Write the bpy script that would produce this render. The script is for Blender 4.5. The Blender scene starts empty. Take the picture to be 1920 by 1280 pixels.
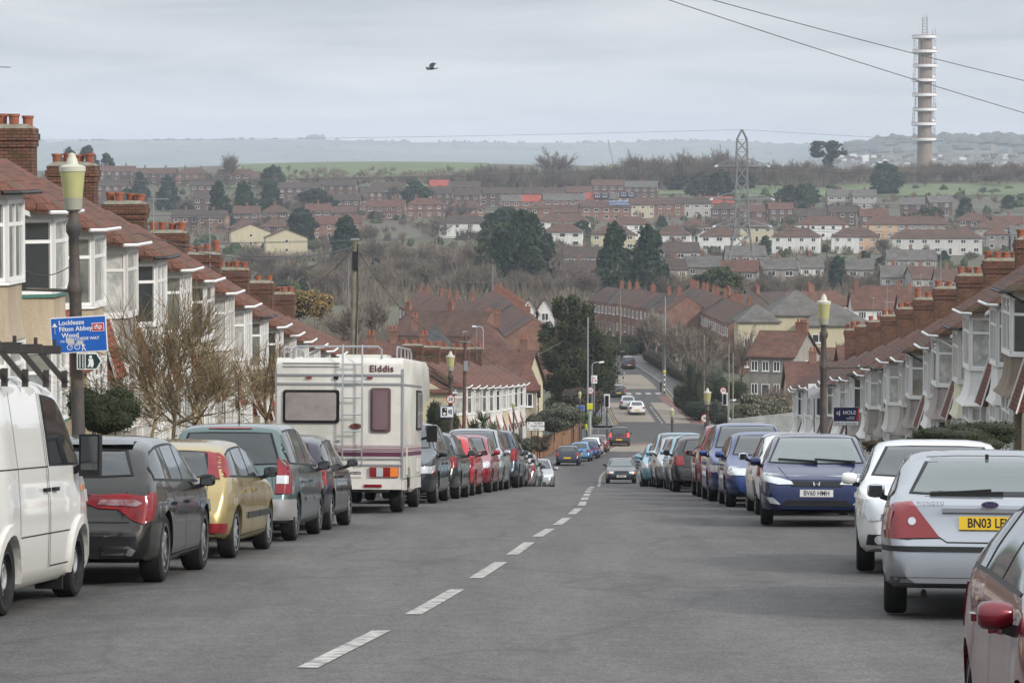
import bpy, bmesh, math, random
from mathutils import Vector, Matrix
from mathutils.bvhtree import BVHTree
R = math.radians
random.seed(7)
SC = bpy.context.scene
COL = SC.collection

# ------------------------------------------------------------ camera
F = 6200.0; PIT = math.atan(330/6200.0)
cd = bpy.data.cameras.new('camera'); cam = bpy.data.objects.new('camera', cd); COL.objects.link(cam)
cam.location = (0, 0, 0); cam.rotation_euler = (R(90)-PIT, 0, 0)
cd.sensor_width = 36; cd.lens = 36*F/1920; cd.clip_start = 1; cd.clip_end = 30000
SC.camera = cam
# ------------------------------------------------------------ world, sun, exposure
SC.view_settings.view_transform = 'Standard'; SC.view_settings.look = 'None'
SC.view_settings.exposure = 0.0; SC.view_settings.gamma = 1; SC.view_settings.use_curve_mapping = False
SUN_EL, SUN_AZ = R(30), R(128)      # azimuth clockwise from +Y (the view direction): behind, to the right
wd = bpy.data.worlds.new('World'); SC.world = wd; wd.use_nodes = True
nt = wd.node_tree; nt.nodes.clear()
def N(t, tree=None, **kw):
    n = (tree or nt).nodes.new(t)
    for k, v in kw.items(): setattr(n, k, v)
    return n
sky = N('ShaderNodeTexSky', sky_type='NISHITA', sun_disc=False, sun_elevation=SUN_EL, sun_rotation=SUN_AZ)
sky.air_density = 1.2; sky.dust_density = 2.0
bgs = N('ShaderNodeBackground'); bgs.inputs[1].default_value = 0.1
nt.links.new(sky.outputs[0], bgs.inputs[0])
tc = N('ShaderNodeTexCoord'); mp = N('ShaderNodeMapping'); mp.inputs['Scale'].default_value = (7.0, 7.0, 60.0)
nz = N('ShaderNodeTexNoise'); nz.inputs['Scale'].default_value = 1.6; nz.inputs['Detail'].default_value = 6; nz.inputs['Distortion'].default_value = .4
cr = N('ShaderNodeValToRGB')
cr.color_ramp.elements[0].position = .30; cr.color_ramp.elements[0].color = (.585, .635, .70, 1)
cr.color_ramp.elements[1].position = .66; cr.color_ramp.elements[1].color = (.81, .84, .875, 1)
sp = N('ShaderNodeSeparateXYZ'); mr = N('ShaderNodeMapRange')
mrc = N('ShaderNodeFloatCurve'); cv = mrc.mapping.curves[0]
for i_, (x_, y_) in enumerate(((0, .35), (.10, .345), (.32, .44), (1, .80))):
    if i_ in (0,): cv.points[0].location = (x_, y_)
    elif i_ == 3: cv.points[1 if len(cv.points) == 2 else len(cv.points)-1].location = (x_, y_)
    else: cv.points.new(x_, y_)
mrc.mapping.use_clip = True; mrc.mapping.update()
mr.inputs['From Min'].default_value = 0; mr.inputs['From Max'].default_value = 1
mr.inputs['To Min'].default_value = 0; mr.inputs['To Max'].default_value = 2.9
bgc = N('ShaderNodeBackground'); mul = N('ShaderNodeVectorMath', operation='SCALE')
L = nt.links.new
L(tc.outputs['Generated'], mp.inputs[0]); L(mp.outputs[0], nz.inputs[0]); L(nz.outputs[0], cr.inputs[0])
L(tc.outputs['Generated'], sp.inputs[0]); L(sp.outputs[2], mrc.inputs['Value']); L(mrc.outputs[0], mr.inputs[0])
L(cr.outputs[0], mul.inputs[0]); L(mr.outputs[0], mul.inputs['Scale']); L(mul.outputs[0], bgc.inputs[0])
bgc.inputs[1].default_value = 1.0
mx = N('ShaderNodeMixShader'); mx.inputs[0].default_value = .93
wo = N('ShaderNodeOutputWorld')
L(bgs.outputs[0], mx.inputs[1]); L(bgc.outputs[0], mx.inputs[2]); L(mx.outputs[0], wo.inputs[0])
sl = bpy.data.lights.new('sun', 'SUN'); sl.energy = 2.9; sl.angle = R(8); sl.color = (1, .94, .86)
so = bpy.data.objects.new('sun', sl); COL.objects.link(so)
sd = Vector((math.sin(SUN_AZ)*math.cos(SUN_EL), math.cos(SUN_AZ)*math.cos(SUN_EL), math.sin(SUN_EL)))
so.rotation_euler = sd.to_track_quat('Z', 'Y').to_euler(); so.location = (30, -30, 60)

# ------------------------------------------------------------ projection helpers
cP, sP = math.cos(PIT), math.sin(PIT)
def U(px, py, Y):
    """world point at forward distance Y seen at photo pixel px,py"""
    a = (px-960)/F; b = (640-py)/F
    dy = cP + b*sP; dz = -sP + b*cP
    t = Y/dy
    return Vector((a*t, Y, dz*t))
def tana(py):
    return U(960, py, 1.0).z
def pchip(pts):
    xs = [p[0] for p in pts]; ys = [p[1] for p in pts]; n = len(xs)
    d = [(ys[i+1]-ys[i])/(xs[i+1]-xs[i]) for i in range(n-1)]
    m = [d[0]] + [0 if d[i-1]*d[i] <= 0 else 2*d[i-1]*d[i]/(d[i-1]+d[i]) for i in range(1, n-1)] + [d[-1]]
    def f(x):
        if x <= xs[0]: return ys[0]+m[0]*(x-xs[0])
        if x >= xs[-1]: return ys[-1]+m[-1]*(x-xs[-1])
        lo, hi = 0, n-1
        while hi-lo > 1:
            k = (lo+hi)//2
            if xs[k] <= x: lo = k
            else: hi = k
        h = xs[hi]-xs[lo]; t = (x-xs[lo])/h
        return ((1+2*t)*(1-t)**2*ys[lo] + t*(1-t)**2*h*m[lo] + t*t*(3-2*t)*ys[hi] + t*t*(t-1)*h*m[hi])
    return f
def lin(pts):
    def f(x):
        if x <= pts[0][0]: return pts[0][1]
        for a, b in zip(pts, pts[1:]):
            if x <= b[0]:
                return a[1] + (b[1]-a[1])*(x-a[0])/(b[0]-a[0]) if b[0] > a[0] else b[1]
        return pts[-1][1]
    return f
# road surface height along the street (camera is z = 0)
prof = [(-40, 1.2), (0, -1.765)]
for y_, d_ in ((1252, 22.8), (1152, 28.8), (1084, 34.8), (1040, 40.8), (1006, 46.8), (984, 52.8), (964, 58.8), (948, 64.8),
               (937, 70.8), (930, 76.8), (923, 82.8), (918, 88.8), (914.5, 94.8), (912, 100)):
    prof.append((d_, d_*tana(y_)))
for d_, z_ in ((110, -10.87), (130, -13.0), (150, -14.78), (165, -16.08), (181, -17.45), (200, -18.95), (230, -21.1), (260, -22.95),
               (284, -24.15), (310, -25.4), (340, -26.4), (374, -26.7), (440, -26.9), (520, -27.6), (600, -28.6), (700, -28.6), (800, -27.4),
               (912, -25.0), (1050, -22.2), (1200, -19), (1350, -14.2), (1450, -9.8), (1550, -4.2), (1640, -1.8), (1750, -1.2), (2000, -6), (2400, -30), (3200, -60)):
    prof.append((d_, z_))
ZR = pchip(prof)
XC = pchip([(0, -3.5), (10, -2.5), (22.8, -1.42), (28.8, -.87), (34.8, -.387), (40.8, 0), (46.8, .36), (52.8, .72), (58.8, 1.06), (64.8, 1.36), (70.8, 1.55),
            (76.8, 1.73), (88.8, 2.08), (100, 2.45), (130, 3.4), (160, 4.2), (181, 4.8), (212, 5.8), (250, 8.5), (284, 12.1), (310, 14.5), (340, 15.4), (374, 15.2), (410, 14.8), (440, 14.4), (465, 13.6), (500, 11)])
XL = pchip([(-40, -11.5), (0, -8.9), (20, -7.1), (28.6, -6.5), (37, -5.7), (46, -5.0), (53, -4.75), (60, -4.2), (80, -2.9), (100, -1.8), (119, -1.0), (150, -.2), (181, .5),
            (215, 1.9), (238, 3.0), (260, 4.9), (284, 7.2), (300, 8.6), (336, 10.3), (382, 10.2), (440, 9.4), (465, 8.4), (500, 5)])
XR = pchip([(-40, 5), (0, 5.1), (28, 5.35), (36, 5.8), (53, 6.0), (80, 6.3), (120, 6.9), (150, 8.0), (181, 9.4), (212, 10.8), (238, 12.6), (257, 14.6), (290, 18.2), (300, 19.3),
            (345, 20.0), (378, 18.6), (404, 18.3), (436, 17.0), (463, 15.2), (500, 13)])
def ground_for(px, py, y0=480, y1=1700):
    """forward distance where the ground is seen at row py"""
    t = tana(py); Y = y0
    while Y < y1:
        if ZR(Y) <= t*Y and ZR(Y+4) > t*(Y+4)-1e-9: pass
        if ZR(Y)/Y >= t: return Y
        Y += 4
    return y1
def P2(px, Y, dz=0.0):
    """point on the ground at distance Y in photo column px"""
    X = (px-960)/F*(Y*cP-ZR(Y)*sP)
    return Vector((X, Y, ZR(Y)+dz))

# ------------------------------------------------------------ tagging
def tag(o, label=None, cat=None, group=None, kind=None):
    if label: o['label'] = label
    if cat: o['category'] = cat
    if group: o['group'] = group
    if kind: o['kind'] = kind
    return o
def empty(name, loc=(0, 0, 0), label=None, cat=None, group=None, rot=(0, 0, 0), kind=None):
    o = bpy.data.objects.new(name, None); COL.objects.link(o)
    o.location = loc; o.rotation_euler = rot; o.empty_display_size = .2
    return tag(o, label, cat, group, kind)
def link(name, me, parent=None):
    o = bpy.data.objects.new(name, me); COL.objects.link(o)
    if parent: o.parent = parent
    return o
KIDS = {}
def copy_tree(o, parent=None):
    c = o.copy(); COL.objects.link(c); c.parent = parent
    for ch in list(o.children): copy_tree(ch, c)
    return c

# ------------------------------------------------------------ mesh builder
class MB:
    def __init__(s): s.v = []; s.f = []; s.m = []; s.cur = 0
    def add(s, vs, fs, m=None):
        b = len(s.v); s.v += [tuple(v) for v in vs]; mm = s.cur if m is None else m
        for f in fs: s.f.append(tuple(i+b for i in f)); s.m.append(mm)
        return s
    def box(s, c, size, rz=0, M=None, m=None):
        x, y, z = size[0]/2, size[1]/2, size[2]/2
        vs = [Vector((a*x, b*y, d*z)) for a in (-1, 1) for b in (-1, 1) for d in (-1, 1)]
        if rz: rm = Matrix.Rotation(rz, 3, 'Z'); vs = [rm @ v for v in vs]
        vs = [v+Vector(c) for v in vs]
        if M is not None: vs = [M @ v for v in vs]
        return s.add(vs, [(0, 1, 3, 2), (4, 6, 7, 5), (0, 4, 5, 1), (2, 3, 7, 6), (0, 2, 6, 4), (1, 5, 7, 3)], m)
    def bx(s, x0, x1, y0, y1, z0, z1, m=None):
        return s.box(((x0+x1)/2, (y0+y1)/2, (z0+z1)/2), (x1-x0, y1-y0, z1-z0), m=m)
    def hexa(s, p, m=None):
        """8 points: bottom 4 counter-clockwise, then top 4"""
        return s.add(p, [(3, 2, 1, 0), (4, 5, 6, 7), (0, 1, 5, 4), (1, 2, 6, 5), (2, 3, 7, 6), (3, 0, 4, 7)], m)
    def prism(s, poly, a, b, axis='y', m=None):
        """polygon in the plane normal to axis, between a and b"""
        def P(p, t):
            return {'y': (p[0], t, p[1]), 'x': (t, p[0], p[1]), 'z': (p[0], p[1], t)}[axis]
        n = len(poly); vs = [P(p, a) for p in poly]+[P(p, b) for p in poly]
        fs = [tuple(range(n)), tuple(range(2*n-1, n-1, -1))]+[(i, i+n, (i+1) % n+n, (i+1) % n) for i in range(n)]
        return s.add(vs, fs, m)
    def bar(s, a, b, w, h=None, m=None):
        a = Vector(a); b = Vector(b); d = (b-a); 
        if d.length < 1e-6: return s
        d.normalize(); up = Vector((0, 0, 1)) if abs(d.z) < .95 else Vector((1, 0, 0))
        x = d.cross(up).normalized()*w/2; y = x.cross(d).normalized()*(h or w)/2
        vs = [a-x-y, a+x-y, a+x+y, a-x+y, b-x-y, b+x-y, b+x+y, b-x+y]
        return s.hexa(vs, m)
    def tube(s, path, r, n=6, m=None, r1=None, cap=True):
        path = [Vector(p) for p in path]; k = len(path); vs = []
        prev = None
        for i, p in enumerate(path):
            d = (path[min(i+1, k-1)]-path[max(i-1, 0)])
            if d.length < 1e-9: d = Vector((0, 0, 1))
            d.normalize()
            if prev is None:
                up = Vector((0, 0, 1)) if abs(d.z) < .9 else Vector((1, 0, 0)); x = d.cross(up).normalized()
            else:
                x = (prev-d*prev.dot(d))
                x = x.normalized() if x.length > 1e-6 else d.orthogonal().normalized()
            prev = x; y = d.cross(x)
            rr = r if r1 is None else r+(r1-r)*i/(k-1)
            for j in range(n):
                a = 2*math.pi*j/n; vs.append(p+(x*math.cos(a)+y*math.sin(a))*rr)
        fs = [(i*n+j, i*n+(j+1) % n, (i+1)*n+(j+1) % n, (i+1)*n+j) for i in range(k-1) for j in range(n)]
        if cap: fs += [tuple(range(n-1, -1, -1)), tuple((k-1)*n+j for j in range(n))]
        return s.add(vs, fs, m)
    def lathe(s, prof, n=16, c=(0, 0, 0), axis='z', m=None, cap=True):
        vs = []; k = len(prof)
        for (r, h) in prof:
            for j in range(n):
                a = 2*math.pi*j/n; x, y = r*math.cos(a), r*math.sin(a)
                v = {'z': (x, y, h), 'y': (x, h, -y), 'x': (h, x, y)}[axis]
                vs.append((v[0]+c[0], v[1]+c[1], v[2]+c[2]))
        fs = [(i*n+j, i*n+(j+1) % n, (i+1)*n+(j+1) % n, (i+1)*n+j) for i in range(k-1) for j in range(n)]
        if cap and prof[0][0] > 1e-5: fs.append(tuple(range(n-1, -1, -1)))
        if cap and prof[-1][0] > 1e-5: fs.append(tuple((k-1)*n+j for j in range(n)))
        return s.add(vs, fs, m)
    def mesh(s, name, mats, smooth=None):
        me = bpy.data.meshes.new(name); me.from_pydata(s.v, [], s.f)
        if not isinstance(mats, (list, tuple)): mats = [mats]
        for mt in mats: me.materials.append(mt)
        if len(mats) > 1: me.polygons.foreach_set('material_index', s.m)
        me.validate(); uvmap(me)
        if smooth is not None:
            me.polygons.foreach_set('use_smooth', [True]*len(me.polygons)); me.set_sharp_from_angle(angle=R(smooth))
        me.update(); return me
    def build(s, name, mats, parent=None, smooth=None):
        return link(name, s.mesh(name, mats, smooth), parent)
def uvmap(me):
    uv = me.uv_layers.new(name='UVMap') if not me.uv_layers else me.uv_layers[0]
    vs = me.vertices; out = [0.0]*(2*len(me.loops))
    for p in me.polygons:
        n = p.normal
        if abs(n.z) > .995: u = Vector((1, 0, 0)); w = Vector((0, 1, 0))
        else:
            u = Vector((-n.y, n.x, 0)).normalized(); w = n.cross(u)
        for li in p.loop_indices:
            c = vs[me.loops[li].vertex_index].co
            out[2*li] = c.dot(u); out[2*li+1] = c.dot(w)
    uv.data.foreach_set('uv', out)

# ------------------------------------------------------------ materials
MC = {}
def mat(name, col, rough=.6, metal=0.0, coat=0.0, spec=None, emit=None, es=0, noise=None, nscale=8, bump=0, bscale=60, obj=True, detail=4):
    """col linear rgb; noise = (colour2, strength) mottles the base"""
    if name in MC: return MC[name]
    m = bpy.data.materials.new(name); m.use_nodes = True; t = m.node_tree; b = t.nodes['Principled BSDF']
    b.inputs['Base Color'].default_value = (*col, 1); b.inputs['Roughness'].default_value = rough; b.inputs['Metallic'].default_value = metal
    b.inputs['Coat Weight'].default_value = coat; b.inputs['Coat Roughness'].default_value = .04
    if spec is not None: b.inputs['Specular IOR Level'].default_value = spec
    if emit: b.inputs['Emission Color'].default_value = (*emit, 1); b.inputs['Emission Strength'].default_value = es
    if noise or bump:
        c = N('ShaderNodeTexCoord', t)
    if noise:
        n = N('ShaderNodeTexNoise', t); n.inputs['Scale'].default_value = nscale; n.inputs['Detail'].default_value = detail; n.inputs['Roughness'].default_value = .65
        t.links.new(c.outputs['Object'], n.inputs[0])
        r = N('ShaderNodeValToRGB', t); r.color_ramp.elements[0].position = .38; r.color_ramp.elements[1].position = .62
        r.color_ramp.elements[0].color = (*noise, 1); r.color_ramp.elements[1].color = (*col, 1)
        t.links.new(n.outputs[0], r.inputs[0]); t.links.new(r.outputs[0], b.inputs['Base Color'])
    if bump:
        n2 = N('ShaderNodeTexNoise', t); n2.inputs['Scale'].default_value = bscale; n2.inputs['Detail'].default_value = 3
        t.links.new(c.outputs['Object'], n2.inputs[0])
        bp = N('ShaderNodeBump', t); bp.inputs['Strength'].default_value = bump; bp.inputs['Distance'].default_value = .02
        t.links.new(n2.outputs[0], bp.inputs['Height']); t.links.new(bp.outputs[0], b.inputs['Normal'])
    MC[name] = m; return m
def brickmat(name, c1, c2, mortar, bw=.225, bh=.075, ms=.01, rough=.85, stain=None, bump=.4, offset=.5, var=.35):
    if name in MC: return MC[name]
    m = bpy.data.materials.new(name); m.use_nodes = True; t = m.node_tree; b = t.nodes['Principled BSDF']
    b.inputs['Roughness'].default_value = rough; b.inputs['Specular IOR Level'].default_value = .25
    uvn = N('ShaderNodeUVMap', t); br = N('ShaderNodeTexBrick', t)
    br.inputs['Scale'].default_value = 1; br.inputs['Brick Width'].default_value = bw; br.inputs['Row Height'].default_value = bh
    br.inputs['Mortar Size'].default_value = ms; br.inputs['Mortar Smooth'].default_value = .2
    br.offset = offset
    br.inputs['Color1'].default_value = (*c1, 1); br.inputs['Color2'].default_value = (*c2, 1); br.inputs['Mortar'].default_value = (*mortar, 1)
    t.links.new(uvn.outputs[0], br.inputs[0])
    oc = N('ShaderNodeTexCoord', t); nz_ = N('ShaderNodeTexNoise', t); nz_.inputs['Scale'].default_value = .7; nz_.inputs['Detail'].default_value = 7; nz_.inputs['Roughness'].default_value = .7
    t.links.new(oc.outputs['Object'], nz_.inputs[0])
    mr_ = N('ShaderNodeMapRange', t); mr_.inputs['From Min'].default_value = .3; mr_.inputs['From Max'].default_value = .7
    mr_.inputs['To Min'].default_value = 1-var; mr_.inputs['To Max'].default_value = 1+var
    t.links.new(nz_.outputs[0], mr_.inputs[0])
    vm = N('ShaderNodeVectorMath', t, operation='SCALE'); t.links.new(br.outputs[0], vm.inputs[0]); t.links.new(mr_.outputs[0], vm.inputs['Scale'])
    out = vm.outputs[0]
    if stain:
        n3 = N('ShaderNodeTexNoise', t); n3.inputs['Scale'].default_value = 1.6; n3.inputs['Detail'].default_value = 8
        t.links.new(oc.outputs['Object'], n3.inputs[0])
        rr = N('ShaderNodeValToRGB', t); rr.color_ramp.elements[0].position = .52; rr.color_ramp.elements[1].position = .68
        t.links.new(n3.outputs[0], rr.inputs[0])
        mxc = N('ShaderNodeMix', t, data_type='RGBA'); t.links.new(rr.outputs[0], mxc.inputs[0]); t.links.new(out, mxc.inputs[6]); mxc.inputs[7].default_value = (*stain, 1)
        out = mxc.outputs[2]
    t.links.new(out, b.inputs['Base Color'])
    if bump:
        bp = N('ShaderNodeBump', t); bp.inputs['Strength'].default_value = bump; bp.inputs['Distance'].default_value = .015; bp.invert = True
        t.links.new(br.outputs[1], bp.inputs['Height']); t.links.new(bp.outputs[0], b.inputs['Normal'])
    MC[name] = m; return m
# ============================================================ GROUND, ROADS
asph = bpy.data.materials.new('asphalt'); asph.use_nodes = True
t = asph.node_tree; b = t.nodes['Principled BSDF']; b.inputs['Roughness'].default_value = .82; b.inputs['Specular IOR Level'].default_value = .35
c = N('ShaderNodeTexCoord', t)
def noise(t, c, sc, det=4, ro=.6, vec=None, scale=None):
    n = N('ShaderNodeTexNoise', t); n.inputs['Scale'].default_value = sc; n.inputs['Detail'].default_value = det; n.inputs['Roughness'].default_value = ro
    if scale:
        m_ = N('ShaderNodeMapping', t); m_.inputs['Scale'].default_value = scale; t.links.new(c.outputs['Object'], m_.inputs[0]); t.links.new(m_.outputs[0], n.inputs[0])
    else: t.links.new(c.outputs['Object'], n.inputs[0])
    return n
def ramp(t, src, p0, c0, p1, c1):
    r = N('ShaderNodeValToRGB', t); r.color_ramp.elements[0].position = p0; r.color_ramp.elements[0].color = (*c0, 1)
    r.color_ramp.elements[1].position = p1; r.color_ramp.elements[1].color = (*c1, 1); t.links.new(src, r.inputs[0]); return r
def mult(t, a, b_, fac=1.0):
    m_ = N('ShaderNodeMix', t, data_type='RGBA', blend_type='MULTIPLY'); m_.inputs[0].default_value = fac
    t.links.new(a, m_.inputs[6]); t.links.new(b_, m_.inputs[7]); return m_.outputs[2]
n1 = noise(t, c, 3.0, 6, .7); r1 = ramp(t, n1.outputs[0], .3, (.102, .097, .093), .7, (.13, .124, .119))
n2 = noise(t, c, 1.0, 5, .65, scale=(1.3, .10, 1)); r2 = ramp(t, n2.outputs[0], .35, (.78, .78, .79), .65, (1.06, 1.05, 1.04))
n3 = noise(t, c, 38, 2, .8); r3 = ramp(t, n3.outputs[0], .34, (.5, .5, .5), .66, (1.45, 1.45, 1.45))
n4 = N('ShaderNodeTexVoronoi', t); n4.inputs['Scale'].default_value = 3.2; t.links.new(c.outputs['Object'], n4.inputs[0])
r4 = ramp(t, n4.outputs[0], .035, (2.4, 2.4, 2.35), .05, (1, 1, 1))
n7 = noise(t, c, 8, 5, .8, scale=(1, .45, 1)); r7 = ramp(t, n7.outputs[0], .36, (.87, .87, .87), .64, (1.13, 1.13, 1.12))
o_ = mult(t, r1.outputs[0], r2.outputs[0]); o_ = mult(t, o_, r3.outputs[0]); o_ = mult(t, o_, r7.outputs[0]); o_ = mult(t, o_, r4.outputs[0], .55)
# oil, grime and painted-in contact shade where cars stand along both gutters, and a few sealed cracks
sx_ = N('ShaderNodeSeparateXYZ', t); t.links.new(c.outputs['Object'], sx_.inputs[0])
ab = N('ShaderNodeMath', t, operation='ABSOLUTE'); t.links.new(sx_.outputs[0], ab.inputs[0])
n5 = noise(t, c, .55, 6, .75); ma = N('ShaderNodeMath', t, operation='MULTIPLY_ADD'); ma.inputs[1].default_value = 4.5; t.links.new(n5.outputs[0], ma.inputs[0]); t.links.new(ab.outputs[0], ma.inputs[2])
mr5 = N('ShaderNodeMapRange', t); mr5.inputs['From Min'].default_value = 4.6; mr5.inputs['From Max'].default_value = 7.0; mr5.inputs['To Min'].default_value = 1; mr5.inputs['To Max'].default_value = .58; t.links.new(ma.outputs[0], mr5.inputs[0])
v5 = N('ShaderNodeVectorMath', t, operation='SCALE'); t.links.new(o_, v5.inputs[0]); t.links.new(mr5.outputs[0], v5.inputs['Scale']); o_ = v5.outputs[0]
n6 = noise(t, c, .35, 2, .5, scale=(1, .35, 1)); r6 = ramp(t, n6.outputs[0], .485, (1, 1, 1), .5, (.62, .62, .62)); r6.color_ramp.elements.new(.515).color = (1, 1, 1, 1); o_ = mult(t, o_, r6.outputs[0], .55)
t.links.new(o_, b.inputs['Base Color'])
bp = N('ShaderNodeBump', t); bp.inputs['Strength'].default_value = .45; bp.inputs['Distance'].default_value = .012
t.links.new(n3.outputs[0], bp.inputs['Height']); t.links.new(bp.outputs[0], b.inputs['Normal'])
MC['asphalt'] = asph
pav = mat('pavement', (.135, .128, .12), .9, noise=(.09, .085, .08), nscale=1.1)
kerbm = mat('kerb_stone', (.30, .29, .27), .85, noise=(.2, .19, .18), nscale=3)
wht = mat('road_paint', (.46, .45, .415), .8, noise=(.16, .155, .145), nscale=7, detail=12)
yel = mat('yellow_paint', (.42, .30, .09), .75, noise=(.2, .17, .09), nscale=6)
buff = mat('buff_surfacing', (.235, .195, .15), .85, noise=(.19, .165, .135), nscale=.6)
redm = mat('red_surfacing', (.17, .07, .055), .85, noise=(.12, .065, .055), nscale=1.5)

def strip(fa, fb, y0, y1, dz, step=1.0):
    mb = MB(); ys = []; y = y0
    while y < y1-1e-6: ys.append(y); y += step
    ys.append(y1)
    vs = []
    for y in ys: vs += [(fa(y), y, ZR(y)+dz), (fb(y), y, ZR(y)+dz)]
    mb.add(vs, [(2*i, 2*i+1, 2*i+3, 2*i+2) for i in range(len(ys)-1)]); return mb
def setting(o, ): o['kind'] = 'structure'; return o
# terrain
terr = bpy.data.materials.new('terrain'); terr.use_nodes = True; t = terr.node_tree; b = t.nodes['Principled BSDF']; b.inputs['Roughness'].default_value = .95
c = N('ShaderNodeTexCoord', t); a1 = noise(t, c, .02, 6, .7); q1 = ramp(t, a1.outputs[0], .4, (.085, .07, .05), .66, (.085, .10, .045))
a2 = noise(t, c, .6, 4, .7); q2 = ramp(t, a2.outputs[0], .3, (.6, .6, .6), .7, (1.3, 1.25, 1.2))
t.links.new(mult(t, q1.outputs[0], q2.outputs[0]), b.inputs['Base Color'])
def TZ(x, y):
    z = ZR(y)-.16
    if y >= 520: z += (math.sin(x/(1+y/3000)*.011+y*.004)*1.2-1.2)*min(1, (y-520)/400)
    if y > 1400: z += 3.8*math.exp(-((x+85)/120)**2)*smooth_(1450, 1700, y)
    return z
def smooth_(a, b, x):
    t = max(0, min(1, (x-a)/(b-a))); return t*t*(3-2*t)
mb = MB(); ys = []; y = -40
while y < 3000: ys.append(y); y += 2 if y < 340 else (6 if y < 600 else (15 if y < 2000 else 60))
xs = [-900, -500, -300, -240, -200, -170, -140, -120, -100, -85, -70, -50, -35, -25, -15, 0, 15, 25, 35, 50, 70, 100, 140, 200, 300, 500, 900]
vs = [(x*(1+max(0, y)/3000), y, TZ(x*(1+max(0, y)/3000), y)) for y in ys for x in xs]
nx = len(xs)
mb.add(vs, [(i*nx+j, i*nx+j+1, (i+1)*nx+j+1, (i+1)*nx+j) for i in range(len(ys)-1) for j in range(nx-1)])
setting(mb.build('ground', terr, smooth=60))
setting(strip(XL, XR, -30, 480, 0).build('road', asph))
# cross street at the junction
mb = MB()
xsr = [-70, 6]
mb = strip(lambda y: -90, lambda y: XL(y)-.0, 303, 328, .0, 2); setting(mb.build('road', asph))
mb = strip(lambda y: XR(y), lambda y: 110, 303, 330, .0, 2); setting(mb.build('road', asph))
# pavements with kerbs
def pavement(side, y0, y1, w=1.9):
    e = XL if side < 0 else XR
    f = lambda y: e(y)+side*.0
    a = MB(); ys = [y0+i*(y1-y0)/int((y1-y0)/2+1) for i in range(int((y1-y0)/2+2))]
    vs = []
    for y in ys:
        z = ZR(y); x = e(y)
        vs += [(x, y, z-.05), (x, y, z+.11), (x+side*.13, y, z+.115)]
    a.add(vs, [(3*i+k, 3*i+k+1, 3*i+k+4, 3*i+k+3) for i in range(len(ys)-1) for k in (0, 1)])
    setting(a.build('kerb', kerbm))
    g = (lambda y: x_(y))
    p = strip(lambda y: e(y)+side*.13, lambda y: e(y)+side*(w+.13), y0, y1, .11, 2)
    setting(p.build('pavement', pav))
pavement(-1, -30, 300); pavement(1, -30, 300, 2.0)
pavement(-1, 331, 480, 2.5); pavement(1, 333, 480, 3.6)
soil = mat('garden_soil', (.10, .09, .06), .95, noise=(.06, .07, .035), nscale=.8)
setting(strip(lambda y: XL(y)-60, lambda y: XL(y)-2.03, -30, 300, .07, 2).build('garden_ground', soil))
setting(strip(lambda y: XR(y)+2.13, lambda y: XR(y)+60, -30, 300, .07, 2).build('garden_ground', soil))

setting(strip(lambda y: XL(y)-60, lambda y: XL(y)-2.63, 331, 480, .07, 2).build('garden_ground', soil))
setting(strip(lambda y: XR(y)+3.73, lambda y: XR(y)+60, 333, 480, .07, 2).build('garden_ground', soil))
# markings ---------------------------------------------------------------
def dash(y0, y1, w=.10, dz=.006, xf=XC, off=0, m=wht, name='road_marking', sub=3):
    mb = MB(); vs = []
    for i in range(sub+1):
        y = y0+(y1-y0)*i/sub; x = xf(y)+off; vs += [(x-w/2, y, ZR(y)+dz), (x+w/2, y, ZR(y)+dz)]
    mb.add(vs, [(2*i, 2*i+1, 2*i+3, 2*i+2) for i in range(sub)])
    o = mb.build(name, m); setting(o); return o
k = 0
y = 22.8-6*2
while y < 262:
    dash(y, y+(3.9 if y < 170 else 2.2), .15)
    y += 6 if y < 170 else 4.0
# approach box, stop lines
setting(strip(lambda y: XL(y)+1.9, lambda y: XC(y)-.1, 272, 292, .004, 1.5).build('advance_stop_box', buff))
setting(strip(lambda y: XL(y)+.5, lambda y: XL(y)+1.8, 262, 292, .004, 1.5).build('cycle_lane', redm))
setting(strip(lambda y: XL(y)+.4, lambda y: XC(y)-.1, 287.5, 292, .006, 1.5).build('cycle_lane', redm))
for yy in (287, 292.2): 
    setting(strip(lambda y: XL(y)+.4, lambda y: XC(y), yy, yy+.35, .010, .35).build('road_marking', wht))
dash(262, 293, .13, .011, sub=20)
dash(264, 286, .12, .011, XL, 1.85, sub=12)
for o2 in (.22, .4): dash(262, 296, .09, .008, XL, o2, yel, 'double_yellow_line', 14)
# far side of the junction
setting(strip(lambda y: XC(y)+.4, lambda y: XR(y)-1.7, 338, 372, .004, 2).build('advance_stop_box', buff))
setting(strip(lambda y: XR(y)-1.6, lambda y: XR(y)-.5, 336, 384, .004, 2).build('cycle_lane', redm))
setting(strip(lambda y: XL(y)+.6, lambda y: XR(y)-1, 396, 424, .004, 2).build('buff_surfacing', buff))
setting(strip(lambda y: XL(y)+.6, lambda y: XC(y)-.6, 340, 372, .004, 2).build('buff_surfacing', buff))
for yy in (338, 342, 346, 350, 354, 358, 362): dash(yy, yy+2.4, .16, .010, sub=1)
for yy in range(426, 478, 9): dash(yy, yy+4, .12, .010, sub=1); dash(yy, yy+4, .10, .010, XC, -2.2, sub=1)
for i in range(4):
    xx = 13.4+i*1.15
    mb = MB(); mb.add([(xx, 386, ZR(386)+.011), (xx+.6, 386, ZR(386)+.011), (xx+.6, 389, ZR(389)+.011), (xx, 389, ZR(389)+.011)], [(0, 1, 2, 3)])
    setting(mb.build('zebra_stripe', wht))
for o2 in (.22, .42):
    dash(334, 368, .09, .010, XL, o2, yel, 'double_yellow_line', 14); dash(336, 400, .09, .010, XR, -o2, yel, 'double_yellow_line', 14)
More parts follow.
